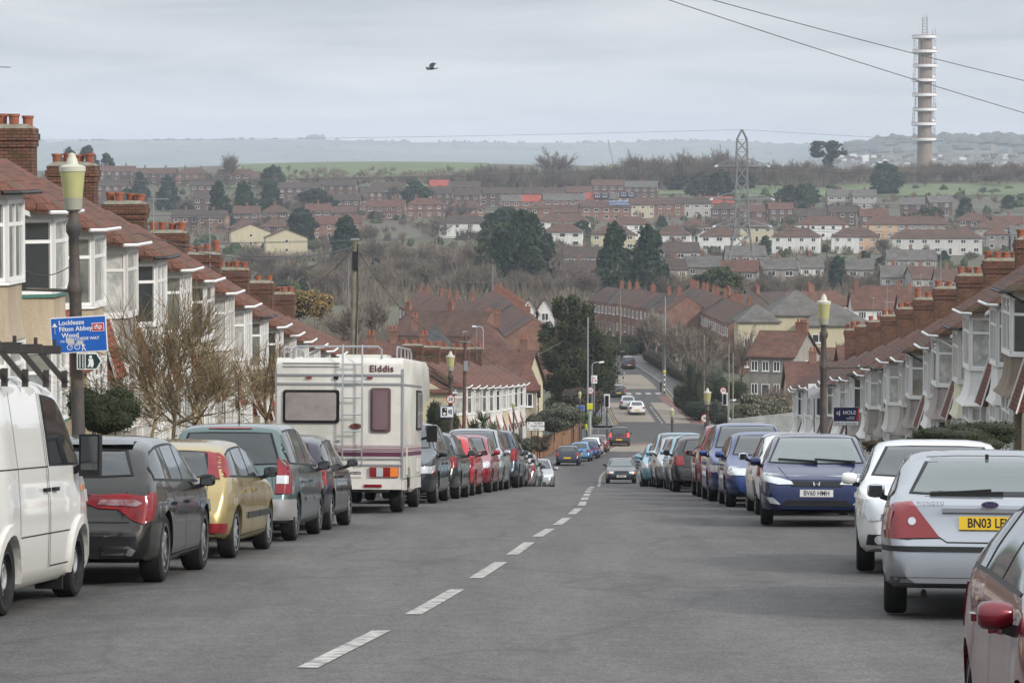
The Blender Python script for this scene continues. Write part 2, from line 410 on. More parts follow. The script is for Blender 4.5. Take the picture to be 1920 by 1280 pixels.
# 20 roundel painted on the road
mb = MB(); cx, cy = XC(216)+1.9+.6, 216
for i in range(32):
    a0, a1 = 2*math.pi*i/32, 2*math.pi*(i+1)/32
    pt = lambda a, r: (cx+math.cos(a)*r*.75, cy+math.sin(a)*r*3.2, ZR(cy+math.sin(a)*r*3.2)+.008)
    mb.add([pt(a0, 1.25), pt(a1, 1.25), pt(a1, .98), pt(a0, .98)], [(0, 3, 2, 1)])
for dx in (-.33, .28):
    for (x0, y0_, x1, y1_) in ((-.2, -1.6, .2, -1.3), (-.2, 1.3, .2, 1.6), (-.22, -1.6, -.12, 1.6), (.12, -1.6, .22, 1.6)):
        mb.add([(cx+dx+x0, cy+y0_, ZR(cy+y0_)+.008), (cx+dx+x1, cy+y0_, ZR(cy+y0_)+.008), (cx+dx+x1, cy+y1_, ZR(cy+y1_)+.008), (cx+dx+x0, cy+y1_, ZR(cy+y1_)+.008)], [(0, 1, 2, 3)])
setting(mb.build('speed_roundel', wht))
# drain / seam strip in the right lane
p0 = U(1224, 1008, 46.2); 
mb = MB(); mb.add([(2.0, 46.2, ZR(46.2)+.005), (2.7, 46.0, ZR(46.0)+.005), (2.7, 46.12, ZR(46.12)+.005), (2.0, 46.35, ZR(46.35)+.005)], [(0, 1, 2, 3)])
setting(mb.build('road_patch', mat('patch', (.2, .195, .19), .8, noise=(.1, .1, .1), nscale=12)))
# ============================================================ VEHICLES
GL = mat('car_glass', (.022, .027, .028), .04, spec=.85, coat=.4)
GLL = mat('car_glass_light', (.10, .125, .12), .05, spec=.8, coat=.4)
RUB = mat('rubber', (.012, .012, .012), .8, noise=(.022, .021, .019), nscale=7, spec=.25)
BLK = mat('black_plastic', (.009, .009, .010), .5, spec=.35)
GRYP = mat('grey_plastic', (.035, .035, .037), .6, spec=.3)
RIM = mat('alloy', (.42, .42, .43), .32, metal=.85)
HUBC = mat('wheel_trim', (.33, .33, .34), .4, metal=.4)
CHR = mat('chrome', (.75, .75, .76), .12, metal=1)
REDL = mat('red_lens', (.24, .004, .008), .18, coat=.35, noise=(.14, .003, .006), nscale=5)
REDD = mat('dark_red_lens', (.20, .01, .012), .12, coat=.8)
AMB = mat('amber_lens', (.75, .20, .03), .15, coat=.6)
CLR = mat('clear_lens', (.55, .57, .58), .12, metal=.3, coat=1)
BRK = mat('brake_light_lit', (.8, .03, .02), .2, emit=(1, .05, .03), es=1.6)
PLW = mat('white_plate', (.62, .62, .60), .4)
PLY = mat('yellow_plate', (.72, .47, .03), .4)
INK = mat('plate_ink', (.012, .012, .012), .5)
def paint(name, c, metal=.35, rough=.3, dirt=None):
    if name in MC: return MC[name]
    m = mat(name, c, rough, metal=metal, coat=.6, spec=.3)
    t = m.node_tree; b = t.nodes['Principled BSDF']; b.inputs['Coat Roughness'].default_value = .05
    # road dirt low on the body
    c_ = N('ShaderNodeTexCoord', t); s = N('ShaderNodeSeparateXYZ', t); t.links.new(c_.outputs['Object'], s.inputs[0])
    n = noise(t, c_, 2.5, 6, .7); ad = N('ShaderNodeMath', t, operation='MULTIPLY_ADD'); ad.inputs[1].default_value = -.7
    t.links.new(n.outputs[0], ad.inputs[0]); t.links.new(s.outputs[2], ad.inputs[2])
    r = N('ShaderNodeMapRange', t); r.inputs['From Min'].default_value = -.15; r.inputs['From Max'].default_value = .42; r.inputs['To Min'].default_value = .55; r.inputs['To Max'].default_value = 0
    t.links.new(ad.outputs[0], r.inputs[0])
    x = N('ShaderNodeMix', t, data_type='RGBA'); t.links.new(r.outputs[0], x.inputs[0]); x.inputs[6].default_value = (*c, 1)
    x.inputs[7].default_value = (*(dirt or tuple(.7*a+.012 for a in c)), 1); t.links.new(x.outputs[2], b.inputs['Base Color'])
    x2 = N('ShaderNodeMapRange', t); x2.inputs['To Min'].default_value = 1; x2.inputs['To Max'].default_value = .2; t.links.new(r.outputs[0], x2.inputs[0]); t.links.new(x2.outputs[0], b.inputs['Coat Weight'])
    return m

def smooth01(a, b, x):
    t = max(0, min(1, (x-a)/(b-a))); return t*t*(3-2*t)

class Body:
    """lofted car body, forward = +x, ground z=0; decals are cut in side / front / rear / top view and wrapped on"""
    def __init__(s, L_, W, zt, belt, z0=.22, plan=None, tumble=.32, crown=.045, wheels=None, r=.31, waist=.05, cuts=True, rear_round=1.0, arch=.045, flat=False, z0e=.08):
        s.L = L_; s.W = W; h = L_/2
        s.ztf = lin(zt) if flat else pchip(zt); s.bf = lin(belt)
        s.pf = lin(plan or [(-h, .80), (-h+.04, .875), (-h+.14, .94), (-h+.4, .985), (-h+.9, 1), (h-1.0, 1), (h-.5, .975), (h-.22, .92), (h-.06, .82), (h, .72)])
        xs = sorted(set([-h, -h+.02, -h+.06, -h+.12, -h+.2, h-.2, h-.12, h-.06, h-.02, h] + [-h+.3+i*.09 for i in range(int((L_-.55)/.09))] + [p[0] for p in zt if -h <= p[0] <= h]))
        ks = []
        for x in xs:
            if not ks or x-ks[-1] > .012: ks.append(x)
        xs = ks
        def z0f(x): return z0 + z0e*smooth01(h-.75, h, abs(x))
        s.z0f = z0f
        rings = []
        for x in xs:
            w = s.pf(x)*W/2
            for wx in (wheels or []): w += .018*math.exp(-((x-wx)/.32)**2)*(1 if abs(x) < h-.3 else .3)
            b0 = z0f(x); zt_ = s.ztf(x); zs = min(s.bf(x), zt_-.035); zs = max(zs, b0+.05); H = max(zt_-zs, .03); cab = smooth01(.08, .30, H)
            d = zs-b0
            hood = [(w-.085, zs+.55*H), (w-.15, zt_-.010), (w*.72, zt_-.004), (w*.4, zt_-.001), (0, zt_)]
            wr = w-waist-tumble*H*.92
            cabp = [(w-waist-tumble*H*.38, zs+.40*H), (wr, zt_-crown-.05), (wr-.05, zt_-crown+.0), (wr-.16, zt_-crown*.45), (wr*.55, zt_-crown*.1), (0, zt_)]
            hood = [(w-.055, zs+.3*H), hood[0], (w-.11, zt_-.02), hood[1], (w*.6, zt_-.003), (0, zt_)]
            top = [(a[0]*(1-cab)+c_[0]*cab, a[1]*(1-cab)+c_[1]*cab) for a, c_ in zip(hood, cabp)]
            ring = [(0, b0), (w*.55, b0), (w-.10, b0), (w-.03, b0+min(.06, d*.2)), (w-.008, b0+min(.16, d*.35)), (w, b0+.52*d), (w-.006, b0+.72*d), (w-.022, b0+.90*d), (w-waist*.8, zs)] + top
            rings.append([(x, y, z) for y, z in ring] + [(x, -y, z) for y, z in ring[-2:0:-1]])
        n = len(rings[0]); mb = MB(); mb.v = [p for r_ in rings for p in r_]
        mb.f = [(i*n+j, i*n+(j+1) % n, (i+1)*n+(j+1) % n, (i+1)*n+j) for i in range(len(rings)-1) for j in range(n)]
        mb.f += [tuple(range(n-1, -1, -1)), tuple((len(rings)-1)*n+j for j in range(n))]
        mb.f = [tuple(reversed(f)) for f in mb.f]
        mb.m = [0]*len(mb.f)
        me = mb.mesh('body', [BLK, BLK], smooth=38)
        bm = bmesh.new(); bm.from_mesh(me); bmesh.ops.recalc_face_normals(bm, faces=bm.faces); bm.to_mesh(me)
        s.bvh = BVHTree.FromBMesh(bm); bm.free()
        if wheels and cuts:
            cb = MB()
            for wx in wheels:
                for sg in (1, -1):
                    y0, y1 = sorted((sg*(W/2-.30), sg*(W/2+.3)))
                    cb.lathe([(r+arch, y0), (r+arch, y1)], 28, (wx, 0, r-.01), 'y', m=1)
            cme = cb.mesh('cut', [BLK, BLK])
            bm = bmesh.new(); bm.from_mesh(cme); bmesh.ops.recalc_face_normals(bm, faces=bm.faces); bm.to_mesh(cme); bm.free()
            o1 = link('tmp', me); o2 = link('tmpc', cme)
            md = o1.modifiers.new('b', 'BOOLEAN'); md.operation = 'DIFFERENCE'; md.object = o2; md.solver = 'EXACT'
            dg = bpy.context.evaluated_depsgraph_get(); dg.update()
            me2 = bpy.data.meshes.new_from_object(o1.evaluated_get(dg))
            bpy.data.objects.remove(o1); bpy.data.objects.remove(o2); bpy.data.meshes.remove(cme)
            if len(me2.polygons) > 100: me = me2
            me.set_sharp_from_angle(angle=R(38))
        s.me = me; s.rings = rings; s.wheels = wheels; s.r = r
    def decal(s, name, patches, m, parent, eps=.006, smooth=40, skirt=.03, grid=.06):
        """patches: (view, polygon) with view in side/sideR/front/rear/top"""
        out = MB()
        for view, poly in patches:
            bm = bmesh.new()
            vs = [bm.verts.new((p[0], p[1], 0)) for p in poly]; bm.faces.new(vs)
            xs = [p[0] for p in poly]; ys = [p[1] for p in poly]
            for ax, lo, hi in ((0, min(xs), max(xs)), (1, min(ys), max(ys))):
                k = max(1, int((hi-lo)/grid)); 
                for i in range(1, k+1):
                    q = lo+(hi-lo)*i/(k+1)
                    co = (q, 0, 0) if ax == 0 else (0, q, 0); no = (1, 0, 0) if ax == 0 else (0, 1, 0)
                    bmesh.ops.bisect_plane(bm, geom=bm.verts[:]+bm.edges[:]+bm.faces[:], plane_co=co, plane_no=no, dist=1e-5)
            dirs = {'side': Vector((0, -1, 0)), 'sideR': Vector((0, 1, 0)), 'front': Vector((-1, 0, 0)), 'rear': Vector((1, 0, 0)), 'top': Vector((0, 0, -1))}
            d = dirs[view]; dead = []
            for v in bm.verts:
                a, c_ = v.co.x, v.co.y
                o = {'side': Vector((a, 5, c_)), 'sideR': Vector((a, -5, c_)), 'front': Vector((6, a, c_)), 'rear': Vector((-6, a, c_)), 'top': Vector((a, c_, 6))}[view]
                hit = s.bvh.ray_cast(o, d)
                if hit[0] is None: dead.append(v); continue
                nn = hit[1] if hit[1].dot(d) < 0 else -hit[1]
                off = -d*.8+nn*.6
                v.co = hit[0]+off.normalized()*eps
            if dead: bmesh.ops.delete(bm, geom=dead, context='VERTS')
            be = [e for e in bm.edges if e.is_boundary]
            if be and skirt:
                r_ = bmesh.ops.extrude_edge_only(bm, edges=be)
                for v in r_['geom']:
                    if isinstance(v, bmesh.types.BMVert): v.co += d*skirt
            bm.verts.index_update()
            bm.normal_update()
            flip = sum(f.normal.dot(d)*f.calc_area() for f in bm.faces) > 0
            out.add([v.co.copy() for v in bm.verts], [tuple(v.index for v in (reversed(f.verts) if flip else f.verts)) for f in bm.faces])
            bm.free()
        return out.build(name, m, parent, smooth)

def text_mesh(s, size, name='characters', extrude=.002, font_w=1.0, bold=0.0, spacing=1.0):
    cu = bpy.data.curves.new('t', 'FONT'); cu.body = s; cu.size = size; cu.align_x = 'CENTER'; cu.align_y = 'CENTER'; cu.extrude = extrude; cu.offset = bold; cu.space_character = spacing
    cu.resolution_u = 3
    o = bpy.data.objects.new('t', cu); COL.objects.link(o)
    dg = bpy.context.evaluated_depsgraph_get(); dg.update()
    me = bpy.data.meshes.new_from_object(o.evaluated_get(dg)); bpy.data.objects.remove(o); bpy.data.curves.remove(cu)
    if font_w != 1.0:
        for v in me.vertices: v.co.x *= font_w
    me.name = name; return me
def put_text(s, size, M, mtl, parent, name='characters', **kw):
    me = text_mesh(s, size, **kw); me.materials.clear(); me.materials.append(mtl)
    o = link(name, me, parent); o.matrix_local = M; return o
def frame_mat(origin, xdir, ydir):
    x = Vector(xdir).normalized(); y = Vector(ydir).normalized(); z = x.cross(y).normalized(); y = z.cross(x)
    M = Matrix((x, y, z)).transposed().to_4x4(); M.translation = Vector(origin); return M

WHEELS = {}
def wheel_meshes(r, w, style):
    k = (r, w, style)
    if k in WHEELS: return WHEELS[k]
    h = w/2; ri = r*.66
    tb = MB().lathe([(ri, -h*.85), (ri+.02, -h*.98), (r-.035, -h), (r-.008, -h*.82), (r, -h*.55), (r, h*.55), (r-.008, h*.82), (r-.035, h), (ri+.02, h*.98), (ri, h*.85), (ri, -h*.85)], 28, axis='y')
    tyre = tb.mesh('wheel', RUB, 35)
    rb = MB(); m = HUBC if style in ('trim', 'steel') else RIM
    rb.lathe([(0, -h*.3), (ri*.98, -h*.35), (ri*.98, h*.2), (ri+.012, h*.9), (ri+.012, h*.98), (ri-.015, h*.98), (ri-.03, h*.55), (ri-.03, h*.15), (.0, h*.15)], 28, axis='y', m=1)
    if style == 'steel':
        rb.lathe([(0, h*.6), (.05, h*.6), (.07, h*.5), (.10, h*.75), (ri*.75, h*.45), (ri-.02, h*.5), (ri-.02, h*.3), (0, h*.3)], 24, axis='y', m=0)
        for i in range(6):
            a = i*math.pi/3; rb.box((math.cos(a)*ri*.6, h*.6, math.sin(a)*ri*.6), (.05, .02, .05), m=1)
    else:
        n = {'alloy5': 5, 'alloy7': 7, 'trim': 9, 'alloy10': 10}[style]
        rb.lathe([(0, h*.82), (.05, h*.82), (.07, h*.7), (.07, h*.2), (0, h*.2)], 14, axis='y', m=0)
        rb.lathe([(ri-.03, h*.7), (ri+.01, h*.99), (ri+.018, h*.99), (ri+.018, h*.5)], 28, axis='y', m=0)
        for i in range(n):
            a = 2*math.pi*i/n; ww = (.9/n)*ri*1.6*(1.25 if style == 'trim' else .85)
            ca, sa = math.cos(a), math.sin(a)
            def q(rr, t, y): return (ca*rr-sa*t, y, sa*rr+ca*t)
            rb.hexa([q(.05, -ww*.4, h*.3), q(ri, -ww*.55, h*.4), q(ri, ww*.55, h*.4), q(.05, ww*.4, h*.3),
                     q(.05, -ww*.35, h*.78), q(ri, -ww*.5, h*.88), q(ri, ww*.5, h*.88), q(.05, ww*.35, h*.78)], m=0)
    rim = rb.mesh('rim', [m, BLK], 35)
    WHEELS[k] = (tyre, rim); return tyre, rim
def add_wheels(root, xs, W, r, w, style):
    ty, rm = wheel_meshes(r, w, style)
    for x in xs:
        for sg in (1, -1):
            o = link('wheel', ty, root); o.location = (x, sg*(W/2-w/2-.015), r)
            if sg < 0: o.rotation_euler = (0, 0, math.pi)
            link('rim', rm, o)
def mirror(B, root, x, z, W, pm, size=(.11, .19, .15)):
    for sg in (1, -1):
        y = sg*(W/2-.03)
        mb = MB(); n = 10; sx, sy, sz = size
        prof_ = [(0, .0), (.35, .03), (.47, .3), (.5, .6), (.44, .88), (.3, 1.0), (0, 1.0)]
        vs = []; fs = []
        for i, (k, t) in enumerate(prof_):
            for j in range(n):
                a = 2*math.pi*j/n
                vs.append((x+math.cos(a)*k*2*sx*.55+(.02), y+sg*(.015+t*sy), z+.11+math.sin(a)*k*sz))
        fs = [(i*n+j, i*n+(j+1) % n, (i+1)*n+(j+1) % n, (i+1)*n+j) for i in range(len(prof_)-1) for j in range(n)]
        mb.add(vs, fs, m=0)
        mb.bar((x, y-sg*.06, z+.02), (x, y+sg*.06, z+.06), .08, .05, m=1)
        o = mb.build('mirror', [pm, BLK], root, 50)
        g = MB().box((x-sx*.5-.0, y+sg*(.02+sy*.5), z+.11), (.012, sy*.72, sz*.72)); g.build('mirror_glass', GL, o)

def strip_poly(pts, w):
    """thin polygon along a polyline"""
    L1 = []; L2 = []
    for i, p in enumerate(pts):
        a = pts[max(i-1, 0)]; b_ = pts[min(i+1, len(pts)-1)]
        dx, dy = b_[0]-a[0], b_[1]-a[1]; l = math.hypot(dx, dy) or 1
        L1.append((p[0]-dy/l*w/2, p[1]+dx/l*w/2)); L2.append((p[0]+dy/l*w/2, p[1]-dx/l*w/2))
    return L1+L2[::-1]
def shrink(poly, d):
    cx = sum(p[0] for p in poly)/len(poly); cy = sum(p[1] for p in poly)/len(poly)
    out = []
    for p in poly:
        v = Vector((p[0]-cx, p[1]-cy)); l = v.length
        v = v*(1-d/l) if l > d else v*.2; out.append((cx+v.x, cy+v.y))
    return out

def side_glass(B, x0, x1, pillars, gap=.07, dz=.045, top=.085, n=14):
    """outer seal polygon and the panes between the pillars"""
    def col(x): return (B.bf(x)+dz, B.ztf(x)-top)
    xs = [x0+(x1-x0)*i/n for i in range(n+1)]
    def poly(a, b_, ins=0.0):
        q = [x for x in [a+(b_-a)*i/10 for i in range(11)]]
        up = []
        for x in q:
            lo, hi = col(x)
            if hi-ins > lo+ins+.012: up.append((x, hi-ins))
        if len(up) < 2: return None
        dn = [(p[0], col(p[0])[0]+ins) for p in up]
        return up+dn[::-1]
    outer = poly(x0, x1)
    cuts_ = [x0+.035]+list(pillars)+[x1-.03]
    panes = []
    for a, b_ in zip(cuts_, cuts_[1:]):
        p = poly(a+gap/2 if a != cuts_[0] else a, b_-gap/2 if b_ != cuts_[-1] else b_, .022)
        if p: panes.append(p)
    return outer, panes

def make_car(spec, pm, label=None, group=None, cat='car', name='parked_car', simple=False):
    S = spec; h = S['L']/2
    key = id(spec)
    if 'B' not in S:
        S['B'] = Body(S['L'], S['W'], S['zt'], S['belt'], z0=S.get('z0', .2), wheels=S['wx'], r=S['r'], tumble=S.get('tumble', .32), plan=S.get('plan'), waist=S.get('waist', .05), crown=S.get('crown', .045))
    B = S['B']; W = S['W']
    root = empty(name, (0, 0, 0), label, cat, group)
    me = B.me.copy(); me.materials.clear(); me.materials.append(pm); me.materials.append(BLK)
    link('body', me, root)
    # windscreen and rear window
    for nm, view in (('windscreen', 'front'), ('rear_window', 'rear')):
        q = S.get(nm)
        if not q: continue
        (zb_, hb), (zt_, ht) = q
        pol = [(-hb, zb_), (-hb*.5, zb_-.02), (hb*.5, zb_-.02), (hb, zb_), (ht, zt_), (ht*.5, zt_+.012), (-ht*.5, zt_+.012), (-ht, zt_)]
        o = B.decal(nm, [(view, shrink(pol, .035))], S.get('glass', GL) if nm == 'windscreen' else S.get('rglass', S.get('glass', GL)), root, .011)
        B.decal('seal', [(view, pol)], BLK, o, .007)
    outer, panes = side_glass(B, S['sg'][0], S['sg'][1], S['pil'], top=S.get('sgtop', .085))
    for vw in ('side', 'sideR'):
        B.decal('window_frame', [(vw, outer)], S.get('framem', BLK), root, .006)
        for p in panes: B.decal('side_window', [(vw, p)], S.get('sglass', S.get('glass', GL)), root, .011)
    # doors: shut lines
    for vw in ('side', 'sideR'):
        pol = []
        for ln in S.get('seams', []): pol.append((vw, strip_poly(ln, .012)))
        if pol: B.decal('door_seam', pol, BLK, root, .004, skirt=0)
    if S.get('rub'):
        z, t_, mm = S['rub']
        for vw in ('side', 'sideR'):
            B.decal('rubbing_strip', [(vw, [(a, z-t_/2), (b_, z-t_/2), (b_, z+t_/2), (a, z+t_/2)]) for a, b_ in S['rubx']], mm, root, .02)
    for hx in S.get('hand', []):
        for vw, sg in (('side', 1), ('sideR', -1)):
            loc, nn, _, _ = B.bvh.ray_cast(Vector((hx, sg*5, S['handz'])), Vector((0, -sg, 0)))
            if loc is None: continue
            MB().box((hx, loc.y+sg*.02, S['handz']), (.19, .03, .035)).build('door_handle', S.get('handm', pm), root)
    for nm, m_, pats in S.get('lamps', []):
        for sg in (1, -1):
            pp = []; ep = .028 if ('insert' in nm or nm.endswith('_lens')) else .018
            for view, pol in pats:
                if view == 'side': pp.append(('side' if sg > 0 else 'sideR', pol))
                else: pp.append((view, [(sg*a, c_) for a, c_ in pol]))
            B.decal(nm, pp, m_, root, ep, grid=.035)
    for nm, m_, view, pol, e in S.get('decals', []):
        B.decal(nm, [(view, pol)], (pm if m_ == 'P' else m_), root, e)
    for nm, view, z, txt, m_ in S.get('plates', []):
        d = 1 if view == 'front' else -1
        loc, nn, _, _ = B.bvh.ray_cast(Vector((d*6, 0, z)), Vector((-d, 0, 0)))
        x = loc.x+d*.022; tilt = 0
        pl = MB().box((x, 0, z), (.014, .52, .112)).build('number_plate', PLW if view == 'front' else PLY, root)
        if txt:
            M = frame_mat((x+d*.009, 0, z-.002), (0, d, 0), (0, 0, 1)); put_text(txt, .112, M, INK, pl, bold=.0015, font_w=.78 if len(txt) > 7 else .8, extrude=.001)
    if S.get('mir'): mirror(B, root, S['mir'][0], S['mir'][1], W, S.get('mirm', pm), S.get('mirs', (.11, .17, .14)))
    add_wheels(root, S['wx'], W, S['r'], S.get('ww', .20), S.get('wheel', 'trim'))
    if S.get('extra'): S['extra'](root, B, pm)
    return root
def place(root, Y, side, xo, W, away=True, ang=None, wb=2.6):
    """put the car's centre at distance Y, its road-side flank at x = xo"""
    e = XL if side < 0 else XR
    if ang is None: ang = math.atan2((e(Y+2)-e(Y-2)), 4)
    X = xo + side*W/2
    z0, z1 = ZR(Y-wb/2), ZR(Y+wb/2)
    f = Vector((math.sin(ang), math.cos(ang), (z1-z0)/wb)).normalized()
    if not away: f = -f
    up0 = Vector((0, 0, 1)); l = up0.cross(f).normalized(); up = f.cross(l)
    M = Matrix((f, l, up)).transposed().to_4x4(); M.translation = Vector((X, Y, (z0+z1)/2+.004))
    root.matrix_world = M
    return root

def hatch(L_=4.1, W=1.72, H=1.45, wb=2.58, fo=.86, r=.305, nose=.68, cowl=.98, cx=None, tail='hatch', belt=(.92, .87), rw=.95, wheel='trim', pil=None, **k):
    h = L_/2; xf = h-fo; xr = xf-wb; cx = cx or h-1.05
    roof_f = cx-.75*(H/1.45)
    S = dict(L=L_, W=W, r=r, wx=[xf, xr], wheel=wheel)
    ztop = [(h, nose-.20), (h-.02, nose-.10), (h-.09, nose), (h-.30, nose+.07), (cx, cowl), (roof_f, H-.07), (roof_f-.35, H-.01), (-.15, H)]
    if tail == 'hatch':
        ztop += [(-h+.95, H-.035), (-h+.62, H-.10), (-h+.24, rw+.02), (-h+.14, rw-.10), (-h+.05, .62), (-h, .55)]
        S['rear_window'] = ((rw+.06, W/2-.25), (H-.14, W/2-.36)); x0 = -h+.42
    elif tail == 'estate':
        ztop += [(-h+.75, H-.015), (-h+.42, H-.06), (-h+.20, rw+.06), (-h+.13, rw-.08), (-h+.05, .62), (-h, .55)]
        S['rear_window'] = ((rw+.06, W/2-.22), (H-.12, W/2-.34)); x0 = -h+.30
    elif tail == 'saloon':
        ztop += [(-.75, H-.04), (-h+.75, rw+.05), (-h+.55, rw), (-h+.12, rw-.03), (-h+.07, rw-.12), (-h+.03, .62), (-h, .5)]
        S['rear_window'] = ((rw+.07, W/2-.24), (H-.09, W/2-.36)); x0 = -h+.80
    elif tail == 'liftback':
        ztop += [(-h+1.35, H-.07), (-h+.42, rw+.05), (-h+.14, rw), (-h+.10, rw-.08), (-h+.04, .66), (-h, .54)]
        S['rear_window'] = ((rw+.08, W/2-.26), (H-.10, W/2-.36)); x0 = -h+.62
    S['zt'] = sorted(ztop); S['belt'] = [(-h, belt[0]), (h, belt[1])]
    S['windscreen'] = ((cowl+.03, W/2-.17), (H-.085, W/2-.33))
    S['sg'] = (x0, cx-.18); mid = roof_f-.52
    S['pil'] = pil if pil is not None else [mid-.78, mid]
    S['seams'] = [[(xf-.42, .28), (cx-.25, .55), (cx-.28, belt[1])], [(mid, .26), (mid, .9)], [(mid-.9, .26), (mid-.88, .6), (mid-.7, .9)], [(mid-.9, .26), (xf-.42, .28)]]
    S['hand'] = [mid-.72, mid+.14]; S['handz'] = .80; S['mir'] = (cx-.30, .90)
    zt_ = nose
    S['lamps'] = [('headlight', CLR, [('front', [(W/2-.50, .60), (W/2-.12, .62), (W/2-.12, .76), (W/2-.44, .73)]), ('side', [(h-.16, .61), (h-.42, .66), (h-.46, .78), (h-.16, .75)])]),
                  ('taillight', REDL, [('rear', [(W/2-.30, .68), (W/2-.09, .68), (W/2-.10, .92), (W/2-.27, .92)]), ('side', [(-h+.06, .68), (-h+.26, .70), (-h+.30, .92), (-h+.10, .92)])])]
    S['decals'] = [('lower_grille', BLK, 'front', [(-.5, .26), (.5, .26), (.45, .40), (-.45, .40)], .01), ('grille', BLK, 'front', [(-.34, .60), (.34, .60), (.36, .68), (-.36, .68)], .01),
                   ('rear_bumper_trim', GRYP, 'rear', [(-.7, .27), (.7, .27), (.66, .36), (-.66, .36)], .012),
                   ('tailgate_seam', BLK, 'rear', strip_poly([(-W/2+.3, .95), (-W/2+.26, .64), (W/2-.26, .64), (W/2-.3, .95)], .012), .005)]
    S['plates'] = [('number_plate', 'front', .47, '', 0), ('number_plate', 'rear', .56 if tail != 'liftback' else .8, '', 0)]
    S.update(k); return S

# ---- white van, left edge
WV = paint('van_white', (.67, .665, .635), metal=0, rough=.42, dirt=(.40, .37, .31))
def van_extra(root, B, pm):
    h = 2.45
    # wheel-arch rims, bumper, mudflaps, side rubbing, roof rack
    for xx in (1.5, -1.43):
        for sg in (1, -1):
            pts = [(xx+math.cos(a)*.43, .32+math.sin(a)*.43) for a in [R(-8+i*196/12) for i in range(13)]]
            B.decal('wheel_arch_lip', [('side' if sg > 0 else 'sideR', strip_poly(pts, .09))], pm, root, .028, skirt=.05)
            if xx > 0:
                MB().box((xx-.50, sg*.80, .27), (.05, .26, .34)).build('mudflap', BLK, root)
    rk = MB()
    for xx in (1.15, .35, -.5, -1.3, -2.0):
        rk.bx(xx-.03, xx+.03, -.86, .86, 2.32, 2.40)
        for sg in (1, -1):
            rk.bar((xx, sg*.92, 2.04), (xx, sg*.66, 2.34), .05); rk.bar((xx, sg*.90, 2.0), (xx, sg*.90, 2.16), .05); rk.bar((xx, sg*.80, 2.34), (xx, sg*.80, 2.46), .03)
    rk.build('roof_rack', mat('rack_black', (.03, .025, .022), .6), root)
van = dict(L=4.9, W=1.97, zt=sorted([(2.45, .62), (2.43, .78), (2.36, .93), (2.1, 1.06), (1.75, 1.22), (1.05, 2.0), (.8, 2.10), (0, 2.14), (-2.2, 2.12), (-2.36, 2.05), (-2.42, 1.6), (-2.44, .8), (-2.45, .55)]),
           belt=[(-2.45, 1.25), (1.6, 1.22), (2.45, .85)], tumble=.13, waist=.035, crown=.10, wx=[1.5, -1.43], r=.335, ww=.22, wheel='steel', windscreen=((1.27, .80), (1.98, .70)), sg=(.28, 1.50), pil=[], sgtop=.20,
           seams=[[(.22, .35), (.22, 1.95)], [(1.45, .62), (1.52, 1.15)], [(-1.0, .35), (-1.0, 1.95)], [(.15, .35), (.15, 1.95)], [(-2.3, 1.27), (.22, 1.27)], [(.22, .36), (1.0, .36)], [(-1.0, .66), (1.05, .66)]],
           hand=[.42, .05], handz=1.06, handm=BLK,
           lamps=[('headlight', CLR, [('front', [(.45, .80), (.86, .80), (.86, 1.02), (.5, .98)]), ('side', [(2.3, .82), (2.0, .9), (1.95, 1.02), (2.3, .95)])]),
                  ('taillight', REDL, [('rear', [(.80, .9), (.93, .9), (.93, 1.4), (.80, 1.4)]), ('side', [(-2.43, .9), (-2.3, .9), (-2.3, 1.4), (-2.43, 1.4)])]),
                  ('side_indicator', AMB, [('side', [(1.56, 1.02), (1.62, 1.02), (1.62, 1.07), (1.56, 1.07)])])],
           decals=[('grille', BLK, 'front', [(-.42, .8), (.42, .8), (.42, .95), (-.42, .95)], .012), ('front_bumper', GRYP, 'front', [(-.95, .3), (.95, .3), (.93, .66), (-.93, .66)], .02)]
                  + [('rear_bumper_corner', GRYP, vw, [(-2.44, .3), (-1.95, .3), (-1.88, .62), (-1.9, .70), (-2.44, .70)], .02) for vw in ('side', 'sideR')],
           mir=None, extra=van_extra)
r_ = make_car(van, WV, 'dirty white panel van with black roof rack at the left edge', cat='van', name='panel_van')
for sg in (1, -1):
    mm = MB(); mm.box((1.28, sg*1.13, 1.36), (.12, .2, .40)); mm.bar((1.3, sg*.95, 1.2), (1.28, sg*1.1, 1.28), .06)
    o = mm.build('mirror', BLK, r_); MB().box((1.215, sg*1.13, 1.38), (.01, .16, .32)).build('mirror_glass', GL, o)
place(r_, 30.15, -1, -4.27, 1.97, ang=R(4.6))
# ---- dark grey-brown crossover
DG = paint('charcoal_brown', (.026, .023, .019), metal=.7, rough=.26)
def ds_extra(root, B, pm):
    for sg in (1, -1):
        B.decal('exhaust_trim', [('rear', [(sg*.40, .305), (sg*.70, .31), (sg*.74, .36), (sg*.68, .40), (sg*.38, .40)])], CHR, root, .03, skirt=.05)
        B.decal('exhaust_outlet', [('rear', [(sg*.43, .33), (sg*.66, .335), (sg*.67, .375), (sg*.42, .38)])], BLK, root, .034, skirt=.02)
        B.decal('taillight_insert', [('rear', [(sg*.34, .815), (sg*.74, .80), (sg*.80, .83), (sg*.72, .87), (sg*.36, .865)])], mat('silver_lens', (.34, .25, .26), .25, metal=.3, coat=.5, noise=(.20, .06, .07), nscale=9), root, .030, skirt=.01)
ds = hatch(4.53, 1.85, 1.51, 2.73, .92, .355, nose=.80, cowl=1.06, tail='hatch', belt=(1.02, .92), rw=1.05, wheel='alloy5')
ds['lamps'] = [ds['lamps'][0], ('taillight', REDL, [('rear', [(.22, .83), (.34, .78), (.55, .77), (.70, .66), (.82, .62), (.85, .74), (.85, .90), (.6, .93), (.26, .91)]), ('side', [(-2.2, .63), (-2.02, .70), (-1.88, .90), (-1.95, .95), (-2.2, .92)])])]
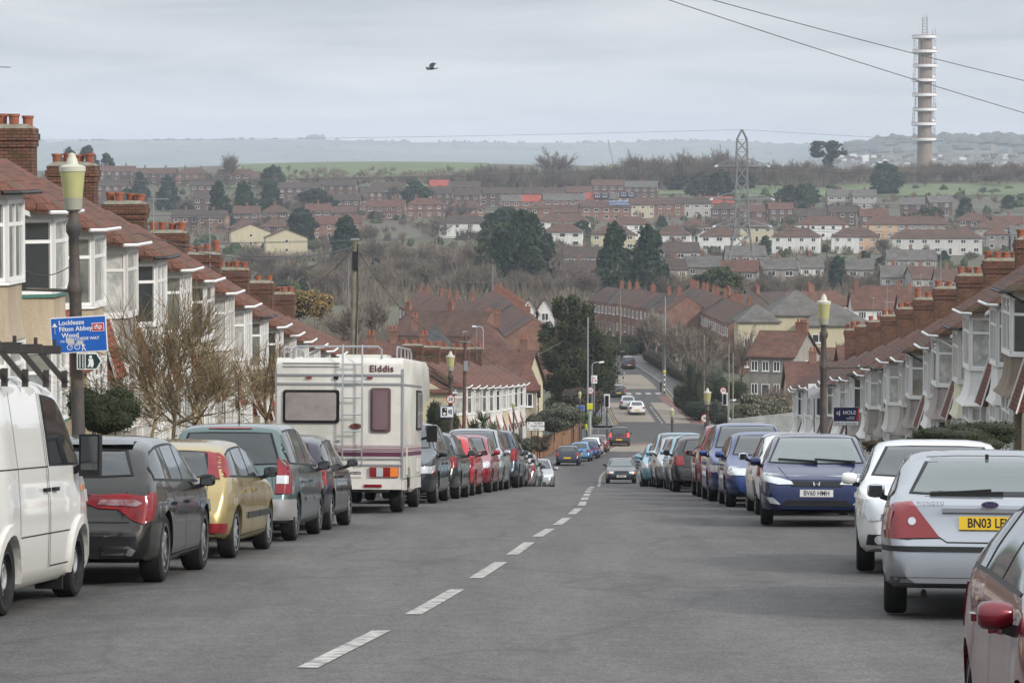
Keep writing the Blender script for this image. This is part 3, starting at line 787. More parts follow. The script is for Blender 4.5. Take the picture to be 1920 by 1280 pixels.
ds['decals'] = [d for d in ds['decals'] if d[0] != 'rear_bumper_trim']+[('rear_valance', BLK, 'rear', [(-.80, .28), (.80, .28), (.74, .50), (-.74, .50)], .012), ('spoiler', 'P', 'rear', [(-.60, 1.40), (.60, 1.40), (.58, 1.47), (-.58, 1.47)], .05)]
ds['extra'] = ds_extra; ds['ww'] = .235; ds['mirm'] = BLK
r_ = make_car(ds, DG, 'dark brownish grey crossover with long red tail lamps behind the white van'); place(r_, 35.55, -1, -3.5, 1.85, ang=R(3.2))
# ---- gold hatchback
GD = paint('gold_paint', (.40, .31, .13), metal=.55, rough=.32)
fo = hatch(4.15, 1.70, 1.43, 2.61, .83, .31, nose=.70, cowl=.98, tail='hatch', belt=(.95, .86), rw=.93, wheel='trim')
fo['lamps'] = [fo['lamps'][0], ('taillight', REDL, [('rear', [(.56, .97), (.70, .97), (.60, 1.27), (.50, 1.29)]), ('side', [(-1.93, .97), (-1.66, 1.0), (-1.52, 1.16), (-1.50, 1.27), (-1.62, 1.31), (-1.93, 1.31)])]),
               ('bumper_reflector', REDD, [('rear', [(.50, .33), (.78, .33), (.78, .44), (.53, .44)]), ('side', [(-2.02, .33), (-1.86, .33), (-1.90, .44), (-2.02, .44)])])]
fo['rub'] = (.50, .075, GRYP); fo['rubx'] = [(-.62, .18), (.26, 1.0)]
fo['mirm'] = BLK
r_ = make_car(fo, GD, 'gold hatchback with high red tail lamps and black mirrors'); place(r_, 41.4, -1, -3.22, 1.70, ang=R(4.6))
# ---- teal-grey people carrier
TG = paint('teal_grey', (.105, .15, .145), metal=.7, rough=.3)
def aerial(root, B, pm, x=-1.4, L2=.55, lean=-.35):
    z = B.ztf(x); MB().tube([(x, 0, z-.01), (x, 0, z+.04), (x+lean*.2, 0, z+L2)], .012, 6, r1=.005).build('aerial', BLK, root)
sc = hatch(4.26, 1.81, 1.62, 2.69, .85, .32, nose=.80, cowl=1.08, cx=1.22, tail='estate', belt=(1.02, .92), rw=1.0, wheel='alloy7')
sc['rear_window'] = ((1.06, .72), (1.48, .58)); sc['rglass'] = GL
sc['lamps'] = [sc['lamps'][0], ('taillight', REDL, [('rear', [(.66, .66), (.84, .65), (.84, 1.0), (.76, 1.06), (.68, 1.16)]), ('side', [(-2.1, .64), (-1.92, .66), (-1.83, 1.0), (-1.96, 1.22), (-2.1, 1.2)])]),
               ('taillight_insert', CLR, [('rear', [(.68, .79), (.83, .79), (.83, .90), (.68, .90)])]),
               ('bumper_corner', mat('bumper_grey', (.22, .22, .22), .5), [('rear', [(.55, .30), (.9, .30), (.9, .58), (.5, .58)]), ('side', [(-2.12, .30), (-1.85, .30), (-1.80, .45), (-1.86, .58), (-2.12, .58)])])]
sc['rub'] = (.56, .05, TG); sc['rubx'] = [(-.6, .2), (.28, 1.0)]; sc['mirm'] = BLK
sc['extra'] = lambda root, B, pm: (aerial(root, B, pm, -.9, .6, -.5), B.decal('high_brake_lamp', [('rear', [(-.3, 1.535), (.3, 1.535), (.3, 1.555), (-.3, 1.555)])], REDD, root, .012))
r_ = make_car(sc, TG, 'teal grey people carrier with upright rear window and roof aerial'); place(r_, 46.85, -1, -2.86, 1.81, ang=R(3.5))
# ---- dark saloon ahead of it
DB = paint('dark_slate', (.022, .022, .034), metal=.7, rough=.28)
g1 = hatch(4.3, 1.74, 1.45, 2.6, .85, .31, wheel='trim'); g1['mirm'] = DB
r_ = make_car(g1, DB, 'dark slate hatchback parked nose-to-tail behind the motorhome'); place(r_, 51.6, -1, -2.66, 1.74, ang=R(3.2))

# ---- motorhome
def motorhome():
    root = empty('motorhome', label='cream motorhome with rear ladder, roof rails and maroon stripes', cat='motorhome')
    cr_ = mat('cream_grp', (.66, .645, .60), .38, coat=.3, noise=(.52, .50, .445), nscale=1.1, detail=10)
    al = mat('aluminium_trim', (.42, .42, .43), .35, metal=.7)
    W = 1.15; x0 = -2.75
    # main shell: side outline (x,z) with over-cab bulge, rounded with bevel
    out = [(x0, .62), (x0, 2.70), (x0+.10, 2.80), (x0+4.5, 2.80), (x0+5.0, 2.72), (x0+5.25, 2.42), (x0+5.25, 2.12), (x0+4.05, 1.95), (x0+3.55, 1.9), (x0+3.55, .62), (x0+1.62, .62), (x0+1.50, .80), (x0+.92, .80), (x0+.80, .62)]
    mb = MB().prism(out, -W, W, 'y'); o = mb.build('body', cr_, root)
    bm = bmesh.new(); bm.from_mesh(o.data)
    bmesh.ops.recalc_face_normals(bm, faces=bm.faces)
    bmesh.ops.bevel(bm, geom=[e for e in bm.edges], offset=.035, segments=2, affect='EDGES', profile=.5); bm.to_mesh(o.data); bm.free(); o.data.polygons.foreach_set('use_smooth', [True]*len(o.data.polygons)); o.data.set_sharp_from_angle(angle=R(35)); uvmap(o.data)
    # cab
    B = Body(2.2, 1.95, sorted([(-1.1, 1.95), (-.6, 2.0), (-.1, 1.98), (.55, 1.25), (1.0, 1.0), (1.08, .8), (1.1, .6)]), [(-1.1, 1.2), (1.1, .95)], z0=.3, tumble=.12, wheels=[.25], r=.32, plan=[(-1.1, 1), (.7, .98), (1.0, .88), (1.1, .75)])
    B.me.materials.clear(); B.me.materials.append(cr_); B.me.materials.append(BLK)
    c_ = link('cab', B.me, root); c_.location = (x0+4.6, 0, 0)
    w_ = B.decal('windscreen', [('front', [(-.8, 1.32), (.8, 1.32), (.72, 1.9), (-.72, 1.9)])], GL, c_, .012)
    for vw in ('side', 'sideR'): B.decal('cab_window', [(vw, [(-.5, 1.25), (.45, 1.25), (.0, 1.8), (-.5, 1.85)])], GL, c_, .012)
    for sg in (1, -1):
        m_ = MB().box((x0+5.0, sg*1.22, 1.42), (.10, .20, .32)); m_.bar((x0+5.0, sg*.95, 1.3), (x0+5.0, sg*1.15, 1.35), .05); m_.build('mirror', BLK, root)
    # skirts, rear bumper
    xr = x0-.012
    b2 = MB().bx(x0-.05, x0+.25, -W+.02, W-.02, .44, .63); b2.build('rear_bumper', cr_, root)
    MB().bx(x0+.3, x0+3.6, -.8, .8, .42, .60).build('chassis', BLK, root)
    for sg in (1, -1):
        for a, b_ in ((x0+.25, x0+.80), (x0+1.63, x0+3.5)): MB().bx(a, b_, sg*W-.03*(1 if sg > 0 else 0), sg*W+.03*(0 if sg > 0 else 1), .42, .615).build('side_skirt', cr_, root)
    # window units (rear): big left window, small right one (seen from behind: left is +y)
    sm = mat('tinted_acrylic', (.20, .17, .165), .10, coat=1, noise=(.27, .235, .22), nscale=2.0)
    mv = mat('mauve_acrylic', (.15, .085, .09), .18, coat=1)
    def win(nm, ya, yb, za, zb, m_, fm, parent=root, th=.03):
        f = MB().bx(xr-.018, x0+.01, ya, yb, za, zb); f_ = f.build(nm, fm, parent)
        bv(f_, .05 if th else .02)
        g = MB().bx(xr-.018-th, xr-.016, ya+.05, yb-.05, za+.05, zb-.05).build('pane', m_, f_); bv(g, .04)
        return f_
    def bv(o, r):
        bm = bmesh.new(); bm.from_mesh(o.data); es = [e for e in bm.edges if abs(e.verts[0].co.x-e.verts[1].co.x) > .005]
        bmesh.ops.bevel(bm, geom=es, offset=r, segments=3, affect='EDGES', profile=.5); bm.to_mesh(o.data); bm.free(); uvmap(o.data)
    win('window', -.0+.0, 1.02, 1.62, 2.22, sm, BLK); win('window', -.93, -.56, 1.46, 2.26, mv, mat('mauve_frame', (.12, .07, .075), .3), th=.035)
    # aluminium strips
    for z in (2.49, 2.33): MB().bx(xr-.012, x0, -W+.02, W-.02, z-.018, z+.018).build('trim_strip', al, root); 
    for z in (2.70, 2.64): MB().bx(xr-.006, x0, .0, W-.12, z-.008, z+.008).build('trim_strip', al, root)
    for z in (.99, .88): MB().bx(xr-.012, x0, -W+.02, W-.02, z-.014, z+.014).build('trim_strip', al, root)
    for sg in (1, -1):
        MB().bx(x0+.02, x0+3.5, sg*W-(.0 if sg > 0 else .012), sg*W+(.012 if sg > 0 else 0), 2.30, 2.335).build('trim_strip', al, root)
        MB().box((x0-.004, sg*(W-.004), 1.6), (.03, .03, 2.0)).build('corner_trim', al, root)
    # stripes
    c1 = mat('stripe_maroon', (.10, .02, .05), .4); c2 = mat('stripe_mauve', (.27, .17, .19), .4); c3 = mat('stripe_pale', (.42, .34, .34), .4)
    for z, hh, m_ in ((1.07, .075, c1), (1.155, .055, c2), (1.22, .03, c3)):
        MB().bx(xr-.003, x0, -W+.03, W-.03, z-hh/2, z+hh/2).build('stripe', m_, root)
        for sg in (1, -1): MB().bx(x0+.03, x0+3.5, sg*W-(.0 if sg > 0 else .004), sg*W+(.004 if sg > 0 else 0), z-hh/2, z+hh/2).build('stripe', m_, root)
    # ladder
    ld = MB()
    for y in (-.07, -.42): ld.tube([(x0+.1, y, 3.0), (x0-.05, y, 3.02), (x0-.11, y, 2.93), (x0-.11, y, .90), (x0, y, .86)], .016, 6)
    for z in (1.15, 1.48, 1.78, 2.08, 2.38, 2.68): ld.tube([(x0-.11, -.07, z), (x0-.11, -.42, z)], .014, 6)
    ld.build('ladder', al, root, 50)
    rl = MB()
    for sg in (1, -1):
        rl.tube([(x0+.12, sg*1.02, 2.79), (x0+.14, sg*1.02, 2.97), (x0+.3, sg*1.02, 3.0), (x0+2.6, sg*1.02, 3.0), (x0+2.8, sg*1.02, 2.95), (x0+2.85, sg*1.02, 2.79)], .018, 6)
        for x in (.9, 1.6, 2.2): rl.tube([(x0+x, sg*1.02, 2.79), (x0+x, sg*1.02, 3.0)], .014, 6)
    rl.tube([(x0+.08, .85, 2.79), (x0+.08, .85, 2.95), (x0+.08, .78, 3.0), (x0+.08, -.68, 3.0), (x0+.08, -.75, 2.95), (x0+.08, -.75, 2.79)], .018, 6)
    rl.build('roof_rail', al, root, 50)
    MB().bx(x0+3.3, x0+4.2, -.5, .4, 2.79, 2.92).build('roof_box', cr_, root)
    # lamps etc
    for sg in (1, -1):
        MB().bx(xr-.03, x0, sg*.60-.17*0, sg*.60+sg*.17, .66, .82).build('taillight', REDD, root) if False else None
        ya, yb = sorted((sg*.56, sg*1.08)); l_ = MB().bx(xr-.035, x0, ya, yb, .66, .84).build('taillight', REDD, root)
        ya, yb = sorted((sg*.93, sg*1.07)); MB().bx(xr-.04, xr-.034, ya, yb, .67, .83).build('indicator_lens', AMB, l_)
        ya, yb = sorted((sg*.68, sg*.80)); MB().bx(xr-.04, xr-.034, ya, yb, .67, .83).build('reversing_lens', CLR, l_)
        MB().bx(xr-.03, x0, sg*.55-.05, sg*.55+.05, 2.425, 2.455).build('marker_lamp', REDD, root)
    MB().bx(xr-.03, x0, .02, .10, 2.41, 2.46).build('rear_camera', BLK, root)
    MB().bx(xr-.01, x0-.0, -.42, -.03, .66, .82).build('badge_panel', cr_, root)
    put_text('Ducato', .10, frame_mat((xr-.012, -.25, .74), (0, -1, 0), (0, 0, 1)), INK, root, 'lettering', bold=.002)
    for y in (-.62,): MB().bx(x0-.075, x0-.05, y-.16, y+.16, .48, .53).build('reflector', REDL, root)
    pl = MB().bx(xr-.02, x0, .02, .54, .67, .80).build('number_plate', PLY, root)
    put_text('F582 NBO', .11, frame_mat((xr-.023, .28, .735), (0, -1, 0), (0, 0, 1)), INK, pl, bold=.0015, font_w=.8)
    put_text('Elddis', .165, frame_mat((xr-.004, -.76, 2.60), (0, -1, 0), (0, 0, 1)), mat('brown_ink', (.10, .02, .02), .5), root, 'lettering', bold=.004, spacing=1.12)
    ov = MB().lathe([(0, 0), (.11, 0), (.11, .012), (0, .012)], 20, axis='z'); ov.v = [(xr-.0-p[2], p[0]*1.0-.30, p[1]*.45+1.57) for p in ov.v]; ov.build('oval_badge', mat('brown_badge', (.12, .03, .03), .4), root)
    for y in (.55, .20, .02): MB().box((xr-.01, y, 1.31), (.03, .09, .03)).build('catch', al, root)
    # side windows (driver side = right, -y) and side details
    for sg in (1, -1):
        ya, yb = sorted((sg*W, sg*(W+.025)))
        f = MB().bx(x0+2.45, x0+3.35, ya, yb, 1.5, 2.24).build('side_window_unit', BLK, root)
        ya, yb = sorted((sg*(W+.026), sg*(W+.045))); MB().bx(x0+2.49, x0+3.31, ya, yb, 1.54, 2.2).build('pane', sm, f)
        ya, yb = sorted((sg*W, sg*(W+.02))); MB().bx(x0+2.7, x0+3.2, ya, yb, .72, .96).build('service_hatch', cr_, root)
        MB().box((x0+.55, sg*(W+.02), .95), (.05, .03, .5)).build('grab_handle', cr_, root)
    add_wheels(root, [x0+1.22], 2.12, .34, .23, 'steel'); add_wheels(root, [x0+4.83], 2.0, .33, .21, 'steel')
    return root
r_ = motorhome(); place(r_, 59.1+2.75, -1, -1.78, 2.3, ang=R(3.8))

# ---- silver liftback, right foreground
SV = paint('silver_blue', (.36, .38, .41), metal=.75, rough=.3)
def mon_extra(root, B, pm):
    # rear wiper, badge, exhaust, bumper strip
    w_ = MB(); w_.bar((-2.03, .55, 1.03), (-1.99, -.12, 1.075), .03, .035); w_.bar((-2.01, .50, 1.055), (-1.98, -.02, 1.09), .014, .045); w_.build('rear_wiper', BLK, root)
    ov = MB().lathe([(0, .0), (.075, 0), (.075, .014), (0, .014)], 20); ov.v = [(-2.305-p[2], p[0], p[1]*.42+.985) for p in ov.v]; e = ov.build('badge', CHR, root)
    ov = MB().lathe([(0, .0), (.066, 0), (.066, .016), (0, .016)], 20); ov.v = [(-2.305-p[2], p[0], p[1]*.38+.985) for p in ov.v]; e2 = ov.build('badge_field', mat('badge_blue', (.01, .02, .10), .3), e)
    put_text('Ford', .045, frame_mat((-2.325, 0, .985), (0, -1, 0), (0, 0, 1)), CHR, e, 'lettering')
    put_text('MONDEO', .045, frame_mat((-2.262, .50, .99), (0, -1, 0), (0, 0, 1)), CHR, root, 'lettering', spacing=1.3)
    MB().tube([(-1.9, .55, .22), (-2.12, .55, .21)], .025, 10).build('exhaust', mat('rusty_pipe', (.02, .016, .013), .8), root)
    MB().box((-2.27, 0, .935), (.06, .80, .035)).build('tailgate_handle', pm, root)
    z = B.ztf(-1.05); MB().box((-1.3, 0, B.ztf(-1.3)+.02), (.05, .03, .035)).build('washer_jet', BLK, root)
mo = hatch(4.73, 1.81, 1.43, 2.75, .95, .315, nose=.72, cowl=1.0, tail='liftback', belt=(.97, .88), rw=1.0, wheel='alloy7', z0=.24)
h = 4.73/2
mo['zt'] = sorted([z for z in mo['zt'] if z[0] > -h+1.4]+[(-h+1.15, 1.375), (-h+.85, 1.29), (-h+.42, 1.07), (-h+.22, 1.03), (-h+.13, 1.00), (-h+.10, .90), (-h+.06, .70), (-h+.02, .66), (-h, .58)])
mo['rear_window'] = ((1.07, .68), (1.37, .52)); mo['rglass'] = GLL
mo['lamps'] = [mo['lamps'][0], ('taillight', REDD, [('rear', [(.44, .70), (.92, .68), (.90, .84), (.70, 1.00), (.62, .99)]), ('side', [(-h+.05, .69), (-h+.36, .74), (-h+.42, .86), (-h+.30, 1.0), (-h+.05, .98)])]),
               ('reversing_lens', CLR, [('rear', [(.655+.034*math.cos(a), .84+.034*math.sin(a)) for a in [i*math.pi/5 for i in range(10)]])])]
mo['lamps'][1] = ('taillight', REDD, [('rear', [(.42, .705), (.93, .69), (.93, .90), (.80, .99), (.655, 1.005)]), ('side', [(-h+.05, .69), (-h+.34, .73), (-h+.38, .86), (-h+.25, .97), (-h+.05, .99)])])
mo['decals'] = [('bumper_strip', BLK, 'rear', [(-.90, .585), (.90, .585), (.90, .63), (-.90, .63)], .016), ('tailgate_seam', BLK, 'rear', strip_poly([(-.43, .71), (-.36, .665), (.36, .665), (.43, .71)], .010), .004),
                ('lower_valance', mat('valance', (.10, .10, .105), .6), 'rear', [(-.86, .26), (.86, .26), (.88, .37), (-.88, .37)], .01)] + [('bumper_strip', BLK, vw, [(-h+.03, .585), (-h+.52, .585), (-h+.52, .63), (-h+.03, .63)], .016) for vw in ('side', 'sideR')]
mo['plates'] = [('number_plate', 'rear', .83, 'BN03 LFH', 0), ('number_plate', 'front', .47, '', 0)]; mo['extra'] = mon_extra
r_ = make_car(mo, SV, 'silver liftback with yellow rear plate in the right foreground'); place(r_, 27.75+h, 1, 3.40, 1.81, ang=R(6.6))
# ---- white saloon nose behind it
WM = paint('pearl_white', (.70, .70, .68), metal=.1, rough=.3)
me_ = hatch(4.58, 1.77, 1.45, 2.76, .82, .33, nose=.80, cowl=1.02, tail='saloon', belt=(.95, .90), rw=1.02, wheel='alloy5')
me_['lamps'] = [('headlight', CLR, [('front', [(.50, .60), (.74, .57), (.80, .66), (.80, .80), (.62, .80), (.50, .72)]), ('side', [(2.12, .60), (1.86, .70), (1.80, .82), (2.12, .80)])]),
                ('foglight', BLK, [('front', [(.46, .32), (.76, .32), (.74, .43), (.50, .43)])]), ('foglamp_lens', CLR, [('front', [(.62+.05*math.cos(a), .375+.045*math.sin(a)) for a in [i*math.pi/5 for i in range(10)]])])]+me_['lamps'][1:]
r_ = make_car(me_, WM, 'white saloon facing the camera between the blue and silver cars'); place(r_, 35.3+2.29, 1, 3.93, 1.77, away=False, ang=R(6.2))
# ---- blue hatchback facing us
BL = paint('royal_blue', (.004, .013, .075), metal=.5, rough=.26)
ci = dict(hatch(4.25, 1.785, 1.46, 2.63, .88, .325, nose=.74, cowl=1.0, cx=1.30, tail='hatch', belt=(1.0, .90), rw=1.02, wheel='alloy5'))
ci['windscreen'] = ((1.0, .76), (1.39, .60)); ci['glass'] = GLL; ci['sglass'] = GL
ci['zt'] = sorted([(2.125, .52), (2.10, .64), (2.02, .74), (1.85, .82), (1.40, .96), (1.2, 1.05), (.35, 1.39), (.0, 1.45), (-.4, 1.46), (-1.2, 1.40), (-1.5, 1.33), (-1.9, 1.04), (-2.0, .9), (-2.07, .62), (-2.125, .55)])
ci['lamps'] = [('headlight', CLR, [('front', [(.36, .665), (.60, .66), (.84, .72), (.86, .80), (.60, .765), (.40, .715)]), ('side', [(1.98, .70), (1.62, .80), (1.56, .86), (1.98, .80)])]),
               ('foglight', CLR, [('front', [(.56, .35), (.68, .46), (.78, .46), (.72, .37)])])]+ci['lamps'][1:]
ci['decals'] = [('grille', BLK, 'front', [(-.40, .635), (.40, .635), (.37, .71), (-.37, .71)], .012), ('lower_grille', BLK, 'front', [(-.62, .27), (.62, .27), (.46, .42), (-.46, .42)], .012),
                ('bonnet_seam', BLK, 'front', strip_poly([(-.60, .93), (-.42, .73), (.42, .73), (.60, .93)], .01), .004)]
ci['plates'] = [('number_plate', 'front', .53, 'BV60 HMH', 0), ('number_plate', 'rear', .8, '', 0)]
def civ_extra(root, B, pm):
    x = 2.12; b_ = MB()
    for y in (-.035, .035): b_.bar((x+.0, y*1.35, .705), (x+.01, y, .645), .016)
    b_.bar((x, -.035, .675), (x, .035, .675), .012); b_.build('badge', CHR, root)
    for y0, y1 in ((.62, -.02), (.02, -.60)): 
        w_ = MB().bar((1.33, y0, 1.02), (1.22, y1, 1.055), .025, .03); w_.build('wiper', BLK, root)
ci['extra'] = civ_extra
r_ = make_car(ci, BL, 'royal blue hatchback facing the camera with white front plate'); place(r_, 51.6+2.125, 1, 4.05, 1.785, away=False, ang=R(4.6))
# ---- maroon car cut by the right edge
MR_ = paint('maroon_paint', (.15, .005, .014), metal=.3, rough=.26)
ma = hatch(4.2, 1.74, 1.43, 2.6, .86, .32, mirs=(.12, .15, .13), mir=(.80, .80), tumble=.52, nose=.72, cowl=.98, tail='hatch', belt=(.98, .90), rw=1.0, wheel='alloy5')
r_ = make_car(ma, MR_, 'maroon car with red door mirror at the bottom right corner'); place(r_, 14.5, 1, 2.13, 1.74, away=False, ang=R(3.2))

# ---- templates for the rows further down, copied with their own paint
GRP = 'cars parked along the kerb'
T = {
 'hatch': hatch(4.0, 1.70, 1.46, 2.5, .82, .30), 'estate': hatch(4.5, 1.75, 1.48, 2.65, .9, .31, tail='estate'),
 'suv': hatch(4.45, 1.83, 1.68, 2.65, .88, .35, nose=.92, cowl=1.16, tail='estate', belt=(1.10, 1.02), rw=1.1, wheel='alloy5', z0=.28),
 'mpv': hatch(4.45, 1.80, 1.66, 2.7, .92, .32, nose=.82, cowl=1.1, cx=1.3, tail='estate', belt=(1.03, .95), rw=1.04),
 'small': hatch(3.65, 1.62, 1.48, 2.35, .72, .285, nose=.74, cowl=.98, cx=.98), 'saloon': hatch(4.4, 1.72, 1.42, 2.6, .88, .30, tail='saloon'),
 'old': hatch(4.05, 1.69, 1.40, 2.52, .84, .29, nose=.68, cowl=.92, belt=(.86, .82), rw=.9),
}
for k_ in ('suv', 'mpv'):
    hh = T[k_]['L']/2; W_ = T[k_]['W']
    T[k_]['lamps'][1] = ('taillight', REDL, [('rear', [(W_/2-.24, .78), (W_/2-.04, .78), (W_/2-.06, 1.12), (W_/2-.20, 1.12)]), ('side', [(-hh+.06, .78), (-hh+.22, .80), (-hh+.30, 1.10), (-hh+.10, 1.12)])])
T['old']['lamps'][0] = ('headlight', CLR, [('front', [(.44, .54), (.68, .54), (.68, .66), (.42, .66)])])
T['old']['lamps'].append(('indicator', AMB, [('front', [(.69, .54), (.80, .54), (.80, .66), (.69, .66)]), ('side', [(1.96, .56), (1.84, .56), (1.84, .66), (1.96, .66)])]))
T['old']['plates'] = [('number_plate', 'front', .40, 'K988 ART', 0), ('number_plate', 'rear', .56, '', 0)]; T['old']['glass'] = GLL; T['old']['mirm'] = BLK
T['van'] = dict(van); T['van'].pop('B', None); T['van'] = dict(L=4.1, W=1.72, zt=sorted([(2.05, .6), (2.02, .75), (1.9, .86), (1.45, 1.0), (1.2, 1.1), (.6, 1.68), (.3, 1.78), (0, 1.80), (-1.8, 1.78), (-1.95, 1.70), (-2.02, 1.2), (-2.04, .7), (-2.05, .5)]),
    belt=[(-2.05, 1.05), (2.05, .9)], tumble=.16, waist=.04, crown=.06, wx=[1.28, -1.35], r=.30, wheel='steel', windscreen=((1.14, .70), (1.66, .58)), sg=(.1, 1.05), pil=[], sgtop=.12, seams=[[(.05, .3), (.05, 1.6)]], hand=[.2], handz=.95,
    lamps=[('headlight', CLR, [('front', [(.42, .66), (.74, .68), (.76, .84), (.5, .8)])]), ('taillight', REDL, [('rear', [(.72, .8), (.82, .8), (.82, 1.2), (.72, 1.2)])])],
    decals=[('grille', BLK, 'front', [(-.35, .64), (.35, .64), (.35, .72), (-.35, .72)], .01)], mir=(.95, 1.0), mirm=BLK)
P = {
 'darkgreen': paint('dark_green', (.022, .035, .03)), 'red': paint('bright_red', (.42, .018, .02), metal=.1), 'crimson': paint('crimson', (.26, .012, .022), metal=.3), 'silver': paint('silver', (.38, .39, .40), metal=.7),
 'slate': paint('slate_blue', (.06, .075, .10), metal=.6), 'black': paint('black', (.012, .012, .014), metal=.3), 'ltblue': paint('light_blue', (.16, .36, .44), metal=.4), 'blue': paint('mid_blue', (.012, .04, .16), metal=.5),
 'grey': paint('mid_grey', (.10, .11, .13), metal=.6), 'white': paint('white', (.72, .72, .70), metal=0), 'skyblue': paint('sky_blue', (.06, .20, .38), metal=.4), 'navy': paint('navy', (.012, .016, .035), metal=.4), 'darkgrey': paint('dark_grey', (.035, .04, .045), metal=.6),
 'bluegrey': paint('blue_grey', (.10, .14, .21), metal=.6), 'maroon2': paint('dull_maroon', (.13, .02, .025), metal=.3)}
CACHE = {}
def car(kind, col, Y, side, xo, away, label, ang=None, lit=False, name='parked_car', group=GRP, cat='car'):
    k2 = (kind, col)
    if kind not in CACHE: CACHE[kind] = make_car(T[kind], P[col], 'x', group); r = CACHE[kind]; r['_c'] = 1
    else: r = copy_tree(CACHE[kind])
    r['label'] = label; r.name = name; r['category'] = cat
    if group: r['group'] = group
    elif 'group' in r: del r['group']
    for o in r.children_recursive if hasattr(r, 'children_recursive') else []:
        n_ = o.name.split('.')[0]
        if o.type == 'MESH' and n_ in ('body', 'door_handle', 'mirror') and not (n_ == 'mirror' and T[kind].get('mirm')):
            o.material_slots[0].link = 'OBJECT'; o.material_slots[0].material = P[col]
        if o.type == 'MESH' and n_ == 'taillight' and lit:
            o.material_slots[0].link = 'OBJECT'; o.material_slots[0].material = BRK
    S = T[kind]
    place(r, Y, side, xo, S['W'], away, ang, wb=S['wx'][0]-S['wx'][1]); return r
LO = lin([(60, -1.75), (70, -1.28), (75, -1.02), (80, -.62), (90, -.28), (100, .22), (110, .6), (120, .95), (150, 1.85), (181, 2.6), (240, 4.95)])
car('mpv', 'darkgrey', 68.6, -1, -1.42, False, 'dark grey people carrier tucked against the motorhome nose')
car('estate', 'darkgreen', 74.0, -1, -1.05, True, 'dark green estate car beyond the motorhome')
car('hatch', 'red', 79.2, -1, -.78, True, 'bright red hatchback just beyond the dark green estate')
car('hatch', 'crimson', 84.2, -1, -.42, False, 'crimson hatchback facing the camera in the left row')
car('mpv', 'silver', 89.3, -1, -.14, False, 'silver people carrier behind the crimson hatchback')
car('suv', 'slate', 96.2, -1, .28, True, 'slate blue tall car with red tail lamps in the left row')
car('estate', 'darkgrey', 103.0, -1, .46, True, 'dark grey estate beyond the slate blue tall car')
car('hatch', 'crimson', 109.0, -1, .60, True, 'crimson car mostly hidden beyond the dark grey estate')
car('hatch', 'silver', 114.0, -1, .88, True, 'silver hatchback near the brow on the left')
car('small', 'grey', 119.0, -1, 1.08, False, 'small grey car facing the camera at the brow')
car('hatch', 'silver', 150.0, -1, 1.95, False, 'silver hatchback facing the camera below the brow on the left')
car('hatch', 'navy', 239.0, -1, 4.95, True, 'dark navy hatchback parked on the left before the junction')
car('small', 'skyblue', 250.0, -1, 6.05, True, 'small sky blue car parked beyond the dark hatchback')
car('hatch', 'blue', 257.5, -1, 6.85, True, 'mid blue hatchback beyond the small sky blue car')
car('hatch', 'white', 264.5, -1, 7.25, True, 'white car mostly hidden beyond the mid blue hatchback')
car('saloon', 'maroon2', 271.5, -1, 7.95, True, 'dull maroon car furthest down before the junction')
# right row
car('hatch', 'white', 59.9, 1, 4.32, True, 'white hatchback facing away beyond the royal blue one')
car('hatch', 'blue', 65.3, 1, 4.15, False, 'mid blue hatchback facing the camera, nearer of two')
car('mpv', 'blue', 70.6, 1, 4.12, False, 'mid blue people carrier facing the camera, further of two')
car('suv', 'crimson', 77.0, 1, 4.25, True, 'crimson tall hatchback facing away in the right row')
car('hatch', 'black', 85.0, 1, 4.08, True, 'black hatchback facing away beyond the crimson one')
car('small', 'ltblue', 90.6, 1, 4.2, False, 'light blue small car facing the camera beyond the black hatchback')
car('small', 'silver', 95.4, 1, 4.12, False, 'small silver car with round lamps in the right row')
car('mpv', 'ltblue', 100.4, 1, 4.2, False, 'light blue people carrier in the right row')
car('small', 'ltblue', 105.4, 1, 4.1, False, 'furthest light blue car in the right row')
car('hatch', 'bluegrey', 110.5, 1, 4.3, False, 'blue grey hatchback facing the camera near the brow')
car('hatch', 'grey', 116.0, 1, 4.55, False, 'mid grey hatchback near the brow on the right')
car('saloon', 'grey', 122.0, 1, 4.75, False, 'grey saloon last before the brow on the right')
car('hatch', 'navy', 215.0, 1, 10.0, False, 'navy car parked below the brow on the right')
car('van', 'white', 257.0, 1, 12.7, False, 'small white van facing the camera near the junction', name='small_van', cat='van', group=None)
car('hatch', 'red', 262.5, 1, 13.7, True, 'red car half hidden behind the small white van')
car('saloon', 'silver', 270.5, 1, 14.6, False, 'silver car beside the far right lamp post')
# moving vehicles
car('old', 'darkgrey', 183.5, -1, XC(183)+2.05, False, 'old dark grey hatchback driving towards the camera at the brow', ang=R(1), name='moving_car', group=None)
car('mpv', 'black', 286.2, -1, 10.25, True, 'black people carrier waiting at the junction with brake lights on', ang=R(3), lit=True, name='moving_car', group=None)
car('saloon', 'white', 353.0, -1, 14.15, True, 'white coupe just across the junction', ang=R(-1), name='moving_car', group=None)
car('hatch', 'silver', 362.0, -1, 13.5, True, 'silver white hatchback directly beyond the white coupe', ang=R(-1), name='moving_car', group=None)
car('hatch', 'black', 382.0, -1, 13.1, True, 'black hatchback at the zebra crossing', ang=R(-1), name='moving_car', group=None)
car('mpv', 'navy', 438.0, -1, 16.3, True, 'dark blue car parked far up the opposite street', ang=R(-2))
